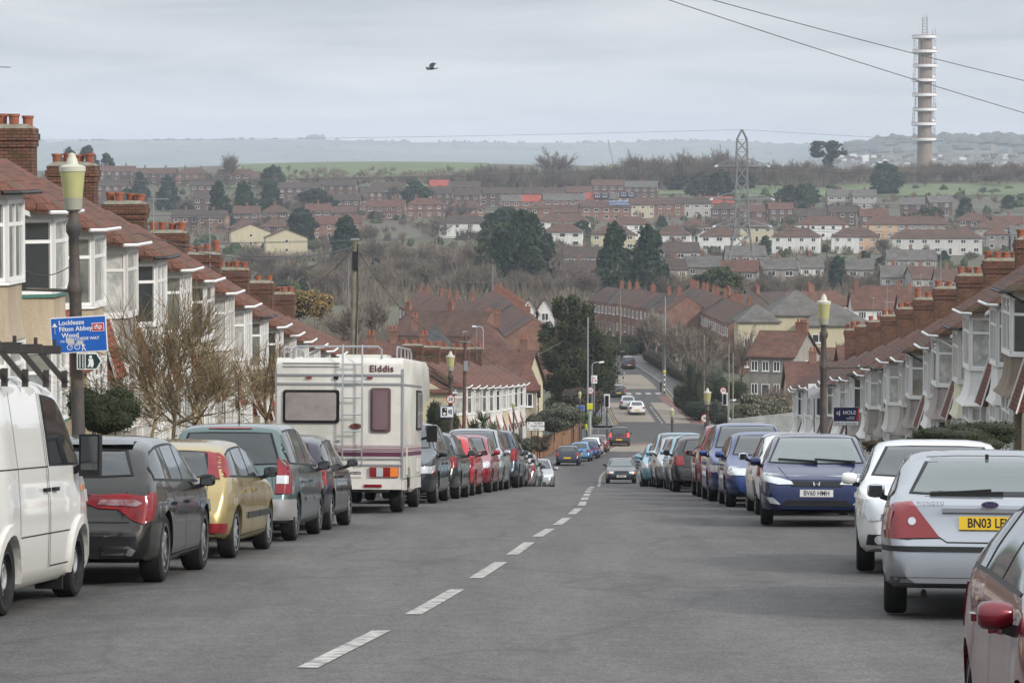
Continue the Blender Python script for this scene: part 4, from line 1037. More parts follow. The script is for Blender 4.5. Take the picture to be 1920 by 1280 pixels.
# ============================================================ HOUSES
def render_mat(name, c, c2=None, stain=.55):
    """pebbledash / painted render with rain streaks"""
    if name in MC: return MC[name]
    m = mat(name, c, .9, spec=.2); t = m.node_tree; b = t.nodes['Principled BSDF']; c_ = N('ShaderNodeTexCoord', t)
    n = noise(t, c_, 1.0, 6, .7, scale=(2.2, 2.2, .35)); r = ramp(t, n.outputs[0], .35, tuple(a*stain for a in (c2 or c)), .62, c)
    n2 = noise(t, c_, 26, 3, .8); r2 = ramp(t, n2.outputs[0], .3, (.82, .82, .82), .7, (1.1, 1.1, 1.1))
    t.links.new(mult(t, r.outputs[0], r2.outputs[0]), b.inputs['Base Color'])
    bp = N('ShaderNodeBump', t); bp.inputs['Strength'].default_value = .3; bp.inputs['Distance'].default_value = .01
    t.links.new(n2.outputs[0], bp.inputs['Height']); t.links.new(bp.outputs[0], b.inputs['Normal'])
    return m
RW = {'beige': render_mat('render_beige', (.42, .35, .26), stain=.72), 'buff': render_mat('render_buff', (.46, .38, .27), stain=.75), 'white': render_mat('render_white', (.74, .73, .70), stain=.85),
      'grey': render_mat('render_grey', (.33, .30, .27), stain=.7), 'cream': render_mat('render_cream', (.56, .50, .35), stain=.85), 'paleyellow': render_mat('render_pale_yellow', (.68, .66, .50), stain=.88),
      'pinkgrey': render_mat('render_pink_grey', (.38, .33, .31), stain=.7), 'offwhite': render_mat('render_off_white', (.60, .585, .55), stain=.82), 'brown': render_mat('render_brown', (.26, .215, .165), stain=.7),
      'peach': render_mat('render_peach', (.60, .42, .28), stain=.88), 'ltgrey': render_mat('render_light_grey', (.42, .40, .37), stain=.8)}
BR = brickmat('brick_red', (.20, .085, .055), (.235, .105, .07), (.20, .17, .14), bw=.235, bh=.08, ms=.012)
BRC = brickmat('brick_chimney', (.135, .062, .040), (.19, .088, .055), (.045, .04, .035), bw=.24, bh=.09, ms=.014, stain=(.06, .05, .025), var=.4)
BRO = brickmat('brick_orange', (.24, .095, .058), (.20, .08, .052), (.2, .15, .12), bw=.235, bh=.08, ms=.010, var=.25)
BRD = brickmat('brick_dark', (.115, .068, .055), (.135, .08, .064), (.12, .10, .09), var=.35)
def tile(name, c1, c2, gap, moss=None, bw=.26, bh=.30, ms=.014, var=.4):
    return brickmat(name, c1, c2, gap, bw=bw, bh=bh, ms=ms, stain=moss, bump=.8, var=var, rough=.85)
RT = {'red': tile('roof_red', (.128, .056, .040), (.155, .068, .048), (.045, .027, .022), moss=(.095, .062, .042), bh=.36, bw=.30),
      'dull': tile('roof_dull_red', (.115, .056, .042), (.14, .068, .050), (.05, .028, .02), moss=(.075, .055, .03), bh=.36, bw=.3),
      'brown': tile('roof_brown', (.10, .058, .045), (.13, .072, .055), (.045, .03, .025), moss=(.07, .06, .035)),
      'dark': tile('roof_dark', (.065, .048, .045), (.08, .06, .055), (.03, .025, .022), moss=(.09, .07, .025)),
      'slate': tile('roof_slate', (.06, .062, .064), (.075, .075, .075), (.03, .03, .03)),
      'grey': tile('roof_grey', (.115, .108, .098), (.135, .125, .112), (.06, .055, .05)),
      'bright': tile('roof_bright', (.30, .07, .05), (.34, .085, .06), (.14, .04, .03)),
      'pantile': tile('roof_pantile', (.125, .062, .048), (.15, .076, .058), (.045, .026, .022), bw=.26, bh=.30, ms=.03)}
UPVC = mat('upvc_white', (.78, .78, .77), .35); WOODW = mat('painted_wood', (.66, .65, .62), .5)
WG = mat('window_glass', (.085, .095, .085), .05, spec=.9, coat=.8, noise=(.22, .225, .20), nscale=.9)
WGD = mat('window_glass_dark', (.03, .035, .038), .08, spec=.9, coat=.4)
NET = mat('net_curtain', (.50, .50, .47), .35, spec=.6, coat=.5, noise=(.26, .27, .25), nscale=2.6)
LEAD = mat('lead_grey', (.30, .31, .33), .5); MOSS = mat('mortar_moss', (.16, .145, .085), .95, noise=(.24, .23, .2), nscale=5)
POT = mat('terracotta', (.34, .11, .055), .75, noise=(.22, .075, .045), nscale=5); SBK = mat('dish_dark', (.06, .06, .065), .6); BLKG = mat('black_gutter', (.018, .018, .02), .5)
AER = mat('aerial_metal', (.32, .32, .33), .4, metal=.5)
def win_panel(mb, a, b_, z0, z1, fr=.065, cols=1, trans=.30, depth=.05, gm=1, gm2=None):
    """glazed panel between plan points a and b; outward = right of a->b ; material 0 frame, gm glass"""
    a = Vector((a[0], a[1], 0)); b_ = Vector((b_[0], b_[1], 0)); d = b_-a; L_ = d.length; d.normalize(); nrm = Vector((d.y, -d.x, 0))
    def q(s0, s1, za, zb, o0, o1, m):
        p = [a+d*s0+nrm*o0, a+d*s1+nrm*o0, a+d*s1+nrm*o1, a+d*s0+nrm*o1]
        mb.hexa([Vector((v.x, v.y, za)) for v in p]+[Vector((v.x, v.y, zb)) for v in p], m)
    q(fr*.5, L_-fr*.5, z0+fr*.5, z1-fr*.5, -.02, .012, gm)
    q(0, fr, z0, z1, -.02, depth, 0); q(L_-fr, L_, z0, z1, -.02, depth, 0)
    q(fr, L_-fr, z0, z0+fr, -.02, depth, 0); q(fr, L_-fr, z1-fr, z1, -.02, depth, 0)
    zt_ = z1-(z1-z0)*trans
    if trans: q(fr, L_-fr, zt_-fr*.5, zt_+fr*.5, -.02, depth*.9, 0)
    for i in range(1, cols):
        s = L_*i/cols; q(s-fr*.5, s+fr*.5, z0+fr, z1-fr, -.02, depth*.85, 0)
def terrace_house(P0, u, k, w, wallc, roofc, label, group, flip=False, chim=None, gut=None, sill=None, porch='red', hip=None, rng=random, lower=None, pots=4, cat='house', eave=5.5, aerial=True, RZ=2.25, ch=.8, flare=.5):
    """P0 = ground point at local x=0 on the facade line; local +x = u, street side is local -y; k = fall per metre along +x"""
    root = empty('terrace_house', label=label, cat=cat, group=group)
    x = Vector((u[0], u[1], 0)).normalized(); z = Vector((0, 0, 1)); y = z.cross(x)
    M = Matrix((x, y, z)).transposed().to_4x4(); M.translation = P0; root.matrix_world = M
    E = eave; D = 7.6; wm = RW[wallc]; lw = RW[lower or wallc]; rm = RT[roofc]
    def zz(xx): return -k*(xx-w/2)
    # walls (sheared top follows the roof)
    mb = MB()
    def wall(x0, x1, y0, y1, top):
        mb.hexa([(x0, y0, -2), (x1, y0, -2), (x1, y1, -2), (x0, y1, -2), (x0, y0, top+zz(x0)), (x1, y0, top+zz(x1)), (x1, y1, top+zz(x1)), (x0, y1, top+zz(x0))])
    wall(0.002, w-.002, 0, .25, E+.02); wall(0.002, w-.002, D-.25, D, E+.02)
    for xa in (.002, w-.25):
        mb.prism([(.25, -2), (D-.25, -2), (D-.25, E+zz(xa)-.1), (D/2, E+RZ+zz(xa)-.25), (.25, E+zz(xa)-.1)], xa, xa+.248, 'x')
    mb.build('wall', wm, root)
    # main roof
    r = MB(); oh = .32; th = .10
    def rz(yy): return E + (RZ)*(1-abs(yy-D/2)/(D/2)) + .04
    ye = -oh; zE = E - RZ*oh/(D/2)+.04
    hx0 = 3.4 if hip in ('start', 'both') else 0; hx1 = w-3.4 if hip in ('end', 'both') else w
    ex0 = -.3 if hx0 else 0; ex1 = w+.3 if hx1 != w else w
    A = [(ex0, ye, zE+zz(ex0)), (ex1, ye, zE+zz(ex1)), (hx1, D/2, E+RZ+.04+zz(hx1)), (hx0, D/2, E+RZ+.04+zz(hx0))]
    Bk = [(ex1, D+oh, zE+zz(ex1)), (ex0, D+oh, zE+zz(ex0)), (hx0, D/2, E+RZ+.04+zz(hx0)), (hx1, D/2, E+RZ+.04+zz(hx1))]
    for q in (A, Bk): r.hexa([(p[0], p[1], p[2]-th) for p in q]+q)
    if hx0: q = [(ex0, D+oh, zE+zz(ex0)), (ex0, ye, zE+zz(ex0)), (hx0, D/2, E+RZ+.045+zz(hx0))]; r.add([(p[0], p[1], p[2]-th) for p in q]+q, [(2, 1, 0), (3, 4, 5), (0, 1, 4, 3), (1, 2, 5, 4), (2, 0, 3, 5)])
    if hx1 != w: q = [(ex1, ye, zE+zz(ex1)), (ex1, D+oh, zE+zz(ex1)), (hx1, D/2, E+RZ+.045+zz(hx1))]; r.add([(p[0], p[1], p[2]-th) for p in q]+q, [(2, 1, 0), (3, 4, 5), (0, 1, 4, 3), (1, 2, 5, 4), (2, 0, 3, 5)])
    ro = r.build('roof', rm, root)
    rc = MB().bar((hx0, D/2, E+RZ+.08+zz(hx0)), (hx1, D/2, E+RZ+.08+zz(hx1)), .26, .12); rc.build('ridge_tiles', RT['red'] if roofc != 'slate' else rm, ro)
    for (xv, sg) in ((0, 1),):   # verge strip between neighbours
        MB().bar((xv, -oh+.02, zE+zz(xv)+.03), (xv, D/2-.1, E+RZ+zz(xv)+.03), .09, .05).build('mortar_line', MC['mortar_moss'] if rng.random() < .5 else rm, ro)
    # bay
    fx = (lambda v: w-v) if flip else (lambda v: v)
    b0, b1 = (2.35+rng.random()*.25, w-.15-rng.random()*.2)
    cant = .55; dep = .78
    def P(v, yy): return (fx(v), yy)
    plan = [P(b0, 0), P(b0+cant, -dep), P(b1-cant, -dep), P(b1, 0)]
    if flip: plan = plan[::-1]
    def ring(z_, s=0.0, zt_=None):
        c = [(plan[0][0]-s*.6, .0), (plan[1][0]-s*.6, -dep-s), (plan[2][0]+s*.6, -dep-s), (plan[3][0]+s*.6, .0)]
        return [(p[0], p[1], z_) for p in c]
    def solid(levels, m, nm, par=root):
        q = MB(); rs = [ring(z_, s) for z_, s in levels]; q.v = [p for rr in rs for p in rr]
        for i in range(len(rs)-1):
            for j in range(4): q.f.append((i*4+j, i*4+(j+1) % 4, (i+1)*4+(j+1) % 4, (i+1)*4+j)); q.m.append(0)
        q.f += [(3, 2, 1, 0), tuple((len(rs)-1)*4+j for j in range(4))]; q.m += [0, 0]
        return q.build(nm, m, par, smooth=50 if len(levels) > 3 else None)
    solid([(-2, 0), (.78, 0)], lw, 'bay_base')
    solid([(2.44, .26*flare), (2.50, .23*flare), (2.62, .13*flare), (2.85, .05*flare), (3.15, .0), (3.56, 0)], wm, 'bay_apron')
    solid([(5.22, 0.03), (5.42, .03)], WOODW, 'bay_fascia')
    frm = UPVC if rng.random() < .75 else WOODW
    for (z0, z1, nm, tr) in ((.84, 2.42, 'bay_window', .3), (3.62, 5.22, 'bay_window', .3)):
        q = MB(); gm = 1 if rng.random() < .4 else 2
        for i in range(3):
            a, b_ = plan[i], plan[i+1]; win_panel(q, a, b_, z0, z1, fr=.075, cols=1 if i != 1 else rng.choice((1, 2, 2)), gm=gm if i == 1 else rng.choice((1, 2, 2, 3)))
        for p in plan[1:3]: q.box((p[0], p[1], (z0+z1)/2), (.13, .13, z1-z0-.004), m=0)
        q.build(nm, [frm, WG, NET, WGD], root)
        solid([(z0-.07, .07), (z0-.005, .07)], sill or frm, 'window_sill')
    # bay roof, level, with its gutter
    bx0, bx1 = min(plan[0][0], plan[3][0])-.22, max(plan[0][0], plan[3][0])+.22
    yb = -dep-.32; z0 = 5.42; pit = RZ/(D/2); back = 1.6
    br_ = MB()
    lo = [(bx0+.12, yb+.3, z0), (bx0+.5, yb, z0), (bx1-.5, yb, z0), (bx1-.12, yb+.3, z0)]
    zb_ = z0+(back-yb)*pit
    top = [(bx0+.25, back, zb_), (bx1-.25, back, zb_)]; sd_ = [(bx0, .0, z0+.12), (bx1, .0, z0+.12)]
    vs = [sd_[0], lo[0], lo[1], lo[2], lo[3], sd_[1], top[1], top[0]]
    n_ = len(vs); br_.v = [(p[0], p[1], p[2]) for p in vs]+[(p[0], p[1], p[2]-.09) for p in vs]
    br_.f = [(0, 1, 7), (1, 2, 7), (2, 3, 6, 7), (3, 4, 6), (4, 5, 6)]+[tuple(reversed([a+n_ for a in f])) for f in ((0, 1, 7), (1, 2, 7), (2, 3, 6, 7), (3, 4, 6), (4, 5, 6))]
    br_.f += [(i, i+n_, (i+1) % n_+n_, (i+1) % n_) for i in range(n_)]; br_.m = [0]*len(br_.f)
    br_.build('bay_roof', rm, root)
    gm_ = {'w': UPVC, 'b': BLKG}[gut or rng.choice('wb')]
    g = MB(); pts = lo
    g.tube([(p[0], p[1]-.04, p[2]-.05) for p in pts], .042, 6); g.build('gutter', gm_, root)
    dx = fx(b0-.12); dp = MB(); dp.tube(([(fx(b0+.15), -dep-.2, 5.35), (fx(b0+.02), -.35, 5.0)] if rng.random() < .3 else [(dx, -.3, 5.25)])+[(dx, -.09, 4.85), (dx, -.09, 0)], .035, 6); dp.build('downpipe', gm_, root)
    g2 = MB().bar((ex0, ye-.05, zE+zz(ex0)-.05), (ex1, ye-.05, zE+zz(ex1)-.05), .1, .1); g2.build('gutter', gm_, root)
    # window over the door, door, porch
    q = MB(); a, b_ = sorted((fx(.55), fx(1.75))); win_panel(q, (a, -.0), (b_, -.0), 3.85, 5.0, cols=2, gm=rng.choice((1, 2)), trans=.28); q.build('window', [frm, WG, NET], root)
    MB().bx(a-.06, b_+.06, -.12, .02, 3.78, 3.85).build('window_sill', frm, root)
    a, b_ = sorted((fx(.62), fx(1.62))); dm = mat('door_%s' % roofc+str(rng.randint(0, 3)), rng.choice(((.5, .5, .48), (.10, .02, .02), (.02, .05, .10), (.03, .08, .04), (.16, .08, .04))), .45)
    do = MB().bx(a, b_, -.06, .02, .05, 2.1).build('door', dm, root); MB().bx(a+.2, b_-.2, -.075, -.058, 1.25, 1.95).build('door_glass', WGD, do)
    if porch:
        pm = {'red': tile('tile_hung_red', (.24, .06, .035), (.28, .08, .045), (.07, .025, .02), bw=.2, bh=.13, ms=.014), 'dull': tile('tile_hung_dull', (.13, .05, .035), (.16, .06, .04), (.04, .022, .018), bw=.2, bh=.13, ms=.014)}[porch]
        a, b_ = sorted((fx(.10), fx(2.1)))
        pr = MB(); pr.hexa([(a, -.95, 2.18), (b_, -.95, 2.18), (b_, .02, 2.18), (a, .02, 2.18), (a+.12, -.52, 3.55), (b_-.12, -.52, 3.55), (b_-.12, .02, 3.62), (a+.12, .02, 3.62)])
        po = pr.build('porch_roof', pm, root)
        for xx, s in ((a, 1), (b_, -1)):
            MB().bar((xx-s*.02, -.97, 2.16), (xx+s*.11, -.54, 3.56), .04, .09).build('barge_board', WOODW, po)
            MB().bx(min(xx, xx+s*.2), max(xx, xx+s*.2), -.80, 0, -1, 2.18).build('porch_side', lw, root)
    if rng.random() < .35:
        dx_ = fx(2.25); sd2 = MB().lathe([(0, .06), (.14, .045), (.26, .0), (.29, -.05), (.28, -.05), (.24, .0), (0, .045)], 16, (dx_, -.35, 3.0), axis='y', cap=False)
        sd2.tube([(dx_, 0, 2.8), (dx_, -.3, 2.95)], .02, 5).tube([(dx_, -.35, 2.75), (dx_, -.65, 2.9)], .012, 4); sd2.build('satellite_dish', SBK, root)
    # chimney on the party wall at local x=0 or x=w
    if chim is not None:
        cx = 0.0 if chim == 0 else w
        cz0 = E+RZ-1.0+zz(cx); ct = E+RZ+ch+zz(cx)
        c_ = MB(); c_.bx(cx-.45, cx+.45, D/2-.95, D/2+.45, cz0, ct)
        c_.bx(cx-.49, cx+.49, D/2-.99, D/2+.49, ct+.003, ct+.18); c_.bx(cx-.53, cx+.53, D/2-1.03, D/2+.53, ct+.183, ct+.36); c_.bx(cx-.49, cx+.49, D/2-.99, D/2+.49, ct+.363, ct+.50)
        co = c_.build('chimney', BRC, root)
        MB().hexa([(cx-.47, D/2-.97, ct+.503), (cx+.47, D/2-.97, ct+.503), (cx+.47, D/2+.47, ct+.503), (cx-.47, D/2+.47, ct+.503), (cx-.25, D/2-.8, ct+.62), (cx+.25, D/2-.8, ct+.62), (cx+.25, D/2+.3, ct+.62), (cx-.25, D/2+.3, ct+.62)]).build('flaunching', MOSS, co)
        for i in range(pots):
            yy = D/2-.78+i*(1.05/(max(1, pots-1))); hh = .27+rng.random()*.08
            if rng.random() < .08: hh += .22
            rr = .145+rng.random()*.02
            xx = cx+rng.choice((-.16, .0, .16)) if pots > 3 else cx
            MB().lathe([(rr*.85, 0), (rr*.92, hh*.75), (rr*1.08, hh*.8), (rr*1.08, hh), (rr*.8, hh), (rr*.75, hh*.6), (0, hh*.55)], 10, (xx, yy, ct+.56)).build('chimney_pot', POT, co, 40)
        if aerial and rng.random() < .6:
            a_ = MB(); ax, ay = cx-.5, D/2+rng.choice((.2, -.6)); hh = 1.0+rng.random()*1.0
            a_.tube([(ax, ay, ct-.5), (ax, ay, ct+.5+hh)], .022, 5); th_ = rng.uniform(-.6, .6); zt_ = ct+.42+hh
            dx_, dy_ = math.sin(th_), math.cos(th_)
            a_.tube([(ax-dy_*.3, ay-dx_*.3, zt_), (ax+dy_*.9, ay+dx_*.9, zt_)], .014, 4)
            for i in range(8): s = -.2+i*.14; a_.tube([(ax+dy_*s-dx_*.16, ay+dx_*s+dy_*.16, zt_), (ax+dy_*s+dx_*.16, ay+dx_*s-dy_*.16, zt_)], .008, 3)
            a_.build('aerial', AER, co)
    return root
def hslope(Y): return (ZR(Y-3)-ZR(Y+3))/6
def ordinal(n):
    w = ['first', 'second', 'third', 'fourth', 'fifth', 'sixth', 'seventh', 'eighth', 'ninth', 'tenth', 'eleventh', 'twelfth', 'thirteenth', 'fourteenth', 'fifteenth', 'sixteenth', 'seventeenth', 'eighteenth', 'nineteenth', 'twentieth', 'twenty-first', 'twenty-second', 'twenty-third', 'twenty-fourth', 'twenty-fifth', 'twenty-sixth']
    return w[n]
rg = random.Random(11)
lcol = ['beige', 'buff', 'buff', 'grey', 'white', 'white', 'cream', 'offwhite', 'white', 'buff', 'cream', 'white', 'grey', 'white', 'beige', 'white', 'grey', 'cream', 'white', 'beige']
green = mat('green_sill', (.05, .16, .13), .5)
COLN = {'beige': 'beige rendered', 'buff': 'buff rendered', 'grey': 'grey rendered', 'white': 'white painted', 'cream': 'cream painted', 'offwhite': 'off-white', 'paleyellow': 'pale yellow', 'pinkgrey': 'pinkish grey', 'brown': 'brown rendered'}
for i, cc in enumerate(lcol):
    Y0 = 62.0+5.6*i; Ym = Y0+2.8; X0 = -12.3+.024*Y0
    P0 = Vector((X0, Y0, ZR(Ym)+.78))
    terrace_house(P0, (.024, 1), hslope(Ym), 5.6, cc, rg.choice(('red', 'red', 'dull')), '%s bay-fronted terrace house, %s from the camera in the left row' % (COLN[cc], ordinal(i)), 'terrace houses on the left of the street',
                  chim=1 if i % 2 == 0 else None, gut='b' if i in (0, 4, 9) else 'w', sill=green if i == 1 else None, porch='red' if rg.random() < .6 else None, rng=rg, pots=rg.choice((3, 4, 4)), flare=rg.choice((.3, .4, .7)))
rcol = ['brown', 'white', 'white', 'paleyellow', 'pinkgrey', 'white', 'grey', 'grey', 'offwhite', 'grey', 'grey', 'white', 'grey', 'offwhite', 'white', 'white', 'grey', 'white', 'white', 'offwhite', 'white', 'white', 'offwhite', 'white']
for i, cc in enumerate(rcol):
    Y0 = 89.5+5.7*i; Ym = Y0+2.85; Y1 = Y0+5.7; X1 = 11.2+.0387*Y1
    P0 = Vector((X1, Y1, ZR(Ym)+.15))
    terrace_house(P0, (-.0387, -1), -hslope(Ym), 5.72, cc, rg.choice(('dull', 'dull', 'brown')), '%s bay-fronted terrace house, %s from the camera in the right row' % (COLN[cc], ordinal(i)), 'terrace houses on the right of the street',
                  flip=(i % 2 == 0), chim=0 if i % 2 == 1 else None, porch='dull' if rg.random() < .4 else None, rng=rg, pots=rg.choice((3, 3, 4)), gut='b' if i % 3 == 0 else 'w', RZ=2.35, ch=1.1, flare=rg.choice((.6, 1.0, 1.1)))
bcol = ['cream', 'white', 'white', 'offwhite', 'white', 'white', 'cream', 'white', 'white', 'offwhite']
for i, cc in enumerate(bcol):
    Y0 = 213+5.7*i; Ym = Y0+2.85; X0 = -4.15+.079*(Y0-213)
    terrace_house(Vector((X0, Y0, ZR(Ym)+.25)), (.079, 1), hslope(Ym), 5.72, cc, 'red' if i % 3 else 'dull', '%s terrace house with white bay, %s along the lower left row' % (COLN[cc], ordinal(i)), 'terrace houses on the lower left of the street',
                  chim=1 if i % 2 == 1 else None, porch='red', rng=rg, hip='start' if i == 0 else None, pots=3, gut='w', eave=5.2, RZ=2.1, ch=.45)

WINM = {}; rh_ = random.Random(4)
def window_mesh(w, h, cols, fm=None, gl=None):
    k = (round(w, 2), round(h, 2), cols, fm, gl)
    if k not in WINM:
        q = MB(); win_panel(q, (-w/2, 0), (w/2, 0), 0, h, fr=.085, cols=cols, trans=0, depth=.05); q.bx(-w/2-.05, w/2+.05, -.14, 0, -.07, -.003, m=0)
        WINM[k] = q.mesh('window', [fm or UPVC, gl or WGD])
    return WINM[k]
def block_house(P0, rot, w, d, eave, rise, wall, roof, label, group=None, hip=0, rows=((.9, 1.2), (3.5, 1.15)), wn=3, chims=(.15, .85), cat='house', side_wins=True, name='house', split=None, split_roof=None, chm=None, doors=True, ow=.3, windows=True, base=-1.5, frame=None, back=True):
    """house with ridge along local x, centred at P0; front faces local -y"""
    root = empty(name, P0, label, cat, group, rot=(0, 0, rot))
    hw, hd = w/2, d/2
    def body(x0, x1, m, nm='wall'):
        q = MB()
        if hip: q.bx(x0, x1, -hd, hd, base, eave)
        else:
            q.prism([(-hd, base), (hd, base), (hd, eave), (0, eave+rise-.12), (-hd, eave)], x0, x1, 'x')
        return q.build(nm, m, root)
    if split: body(-hw, -hw+split[0]*w, wall); body(-hw+split[0]*w+.001, hw, split[1])
    else: body(-hw, hw, wall)
    hx = min(hip*hd*1.0, hw-.2) if hip else 0; th = .14; zo = rise*ow/hd
    def rf(x0, x1, m, h0, h1):
        r = MB(); e0 = x0-(ow if x0 <= -hw+.01 else 0); e1 = x1+(ow if x1 >= hw-.01 else 0)
        r0 = x0+h0 if h0 else e0; r1 = x1-h1 if h1 else e1
        for s in (-1, 1):
            q = [(e0, s*(hd+ow), eave-zo+.02), (e1, s*(hd+ow), eave-zo+.02), (r1, 0, eave+rise+.02), (r0, 0, eave+rise+.02)]
            if s > 0: q = [q[1], q[0], q[3], q[2]]
            r.hexa([(p[0], p[1], p[2]-th) for p in q]+q)
        for cond, ex, rr in ((h0, e0, r0), (h1, e1, r1)):
            if cond:
                s = 1 if ex > 0 else -1
                q = [(ex, s*-(hd+ow), eave-zo+.022), (ex, s*(hd+ow), eave-zo+.022), (rr, 0, eave+rise+.022)]
                r.add([(p[0], p[1], p[2]-th) for p in q]+q, [(2, 1, 0), (3, 4, 5), (0, 1, 4, 3), (1, 2, 5, 4), (2, 0, 3, 5)])
        return r.build('roof', m, root)
    if split_roof:
        xs_ = -hw+split_roof[0]*w; rf(-hw, xs_, roof, hx, 0); ro = rf(xs_+.001, hw, split_roof[1], 0, hx)
    else: ro = rf(-hw, hw, roof, hx, hx)
    for c in chims:
        cx = -hw+c*w; q = MB().bx(cx-.35, cx+.35, -.3, .3, eave+rise-.5, eave+rise+.9); q.bx(cx-.4, cx+.4, -.35, .35, eave+rise+.903, eave+rise+1.05)
        for s in (-.17, .17): q.lathe([(.11, 0), (.12, .35), (0, .3)], 8, (cx+s, 0, eave+rise+1.04), m=1)
        q.build('chimney', [chm or BR, POT], root)
    if windows:
        wv = rh_.choice((1.2, 1.5, 1.8)); cv_ = rh_.choice((1, 2, 2, 3))
        for (z_, h_) in rows:
            for i in range(wn):
                xx = -hw+w*(i+.5)/wn
                dsp = doors and z_ < 1.5 and i % 3 == 1
                me = window_mesh(1.0 if dsp else min(wv, w/wn*.6), 2.0 if dsp else h_, 1 if dsp else cv_, frame)
                for s, rz_ in ((-1, 0), (1, math.pi)) if back else ((-1, 0),):
                    o = link('door' if dsp else 'window', me, root); o.location = (xx, s*hd, .05 if dsp else z_); o.rotation_euler = (0, 0, rz_)
            if side_wins:
                for s, rz_ in ((-1, -math.pi/2), (1, math.pi/2)):
                    o = link('window', window_mesh(.9, 1.0, 1, frame), root); o.location = (s*hw, 0, z_+.05); o.rotation_euler = (0, 0, rz_)
    return root
# ============================================================ FAR SETTING: hills, fields, haze
hillm = mat('hill_fields', (.12, .13, .075), .95, noise=(.045, .055, .04), nscale=.0022, detail=10)
def ridge(px0, px1, Y, tops, depth, name='hill', n=120, drop=-80, jit=.9, seed=1, m=hillm):
    f = pchip(tops); mb = MB(); rr = random.Random(seed)
    rows = 7; vs = []
    for i in range(n+1):
        px = px0+(px1-px0)*i/n; top = U(px, f(px), Y)
        for j in range(rows):
            t = j/(rows-1); y = Y-depth*(1-t)*1.0; s = math.sin(t*math.pi/2)
            vs.append((top.x*(y/Y), y, drop+(top.z-drop)*s+(rr.random()-.5)*jit*(1 if j else 0)))
    mb.v = vs; mb.f = [(i*rows+j, (i+1)*rows+j, (i+1)*rows+j+1, i*rows+j+1) for i in range(n) for j in range(rows-1)]; mb.m = [0]*len(mb.f)
    o = mb.build(name, m, smooth=60); setting(o); return f
fL = ridge(-700, 2700, 8800, [(-700, 275), (0, 267), (80, 266), (210, 264), (420, 262), (590, 262), (760, 267), (940, 268), (1110, 268), (1200, 266), (1320, 264), (1500, 270), (1700, 266), (1920, 262), (2700, 270)], 3800, seed=2)
fR = ridge(1450, 2700, 5200, [(1450, 318), (1560, 290), (1600, 273), (1660, 266), (1720, 264), (1800, 262), (1860, 260), (1920, 263), (2200, 262), (2700, 280)], 1500, seed=3)
# hedgerow trees on the ridge lines: small lumpy crowns, uncountable
hm = mat('far_trees', (.055, .062, .042), .95, noise=(.075, .07, .05), nscale=.02)
def lumps(name, items, seed, label):
    mb = MB(); rr = random.Random(seed)
    for (c, r, h) in items:
        n = 7; ring = []
        for k, (rs, zs) in enumerate(((.45, 0), (1, .35), (.85, .7), (.4, 1.0))):
            ring.append([(c.x+math.cos(2*math.pi*j/n)*r*rs*(.75+.5*rr.random()), c.y+math.sin(2*math.pi*j/n)*r*rs, c.z+h*zs*(.85+.3*rr.random())) for j in range(n)])
        b0 = len(mb.v); mb.v += [p for q in ring for p in q]
        for k in range(3):
            for j in range(n): mb.f.append((b0+k*n+j, b0+k*n+(j+1) % n, b0+(k+1)*n+(j+1) % n, b0+(k+1)*n+j)); mb.m.append(0)
        mb.f.append(tuple(b0+3*n+j for j in range(n))); mb.m.append(0)
    o = mb.build(name, hm); tag(o, label, 'woodland', kind='stuff'); return o
rr = random.Random(5); it = []
for px in range(-200, 2200, 4):
    dens = .16
    for a, b_, dd in ((120, 200, .6), (415, 440, .8), (560, 605, 1.2), (690, 770, 1.0), (820, 950, .95), (1090, 1140, 1.1), (1195, 1330, 1.6), (1700, 1920, .5)):
        if a < px < b_: dens = dd
    if rr.random() < dens:
        p = U(px, fL(px), 8790); h = rr.uniform(5, 11)+(8 if 578 < px < 606 else 0); it.append((Vector((p.x, 8790+rr.random()*40, p.z-4)), rr.uniform(4, 9)+(4 if 578 < px < 606 else 0), h))
for i in range(500):
    px = rr.uniform(-200, 2200); t = rr.random()*.8+.1; y = 8800-3800*(1-t); top = U(px, fL(px), 8800); z = -80+(top.z+80)*math.sin(t*math.pi/2)
    it.append((Vector((top.x*y/8800, y, z-2)), rr.uniform(3, 14), rr.uniform(2, 4)))
lumps('hedgerows', it, 8, 'hedgerow trees scattered over the far blue hills')
it = []
for i in range(420):
    px = rr.uniform(1570, 2500); t = rr.random()**.6; y = 5200-1500*(1-t); top = U(px, fR(px), 5200); z = -80+(top.z+80)*math.sin(t*math.pi/2)
    it.append((Vector((top.x*y/5200, y, z-2)), rr.uniform(6, 20), rr.uniform(7, 14)))
lumps('wooded_hillside', it, 9, 'wooded hillside beyond the concrete tower')
# pale far town under the right hill
mb = MB()
for i in range(210):
    px = rr.uniform(1560, 1960); p = U(px, rr.uniform(290, 312), 3300+rr.random()*300)
    w = rr.uniform(2.5, 7); hh = rr.uniform(1.5, 3.2); mb.box((p.x, p.y, p.z), (w, 8, hh), m=rr.choice((0, 1, 1, 2)))
for i in range(3): 
    p = U((1830, 1862, 1893)[i], 283, 3500); mb.box((p.x, p.y, p.z), (5, 5, 14 if i == 1 else 6), m=1)
tag(mb.build('far_town', [RW['white'], RW['grey'], RT['brown']]), 'distant pale town roofs below the right-hand hill', 'town', kind='stuff')
o = MB(); 
townhill = ridge(1500, 2700, 3700, [(1500, 322), (1560, 300), (1650, 288), (1800, 286), (1920, 290), (2700, 300)], 500, seed=4, m=mat('town_hill', (.07, .07, .05), .95, noise=(.10, .09, .07), nscale=.02))
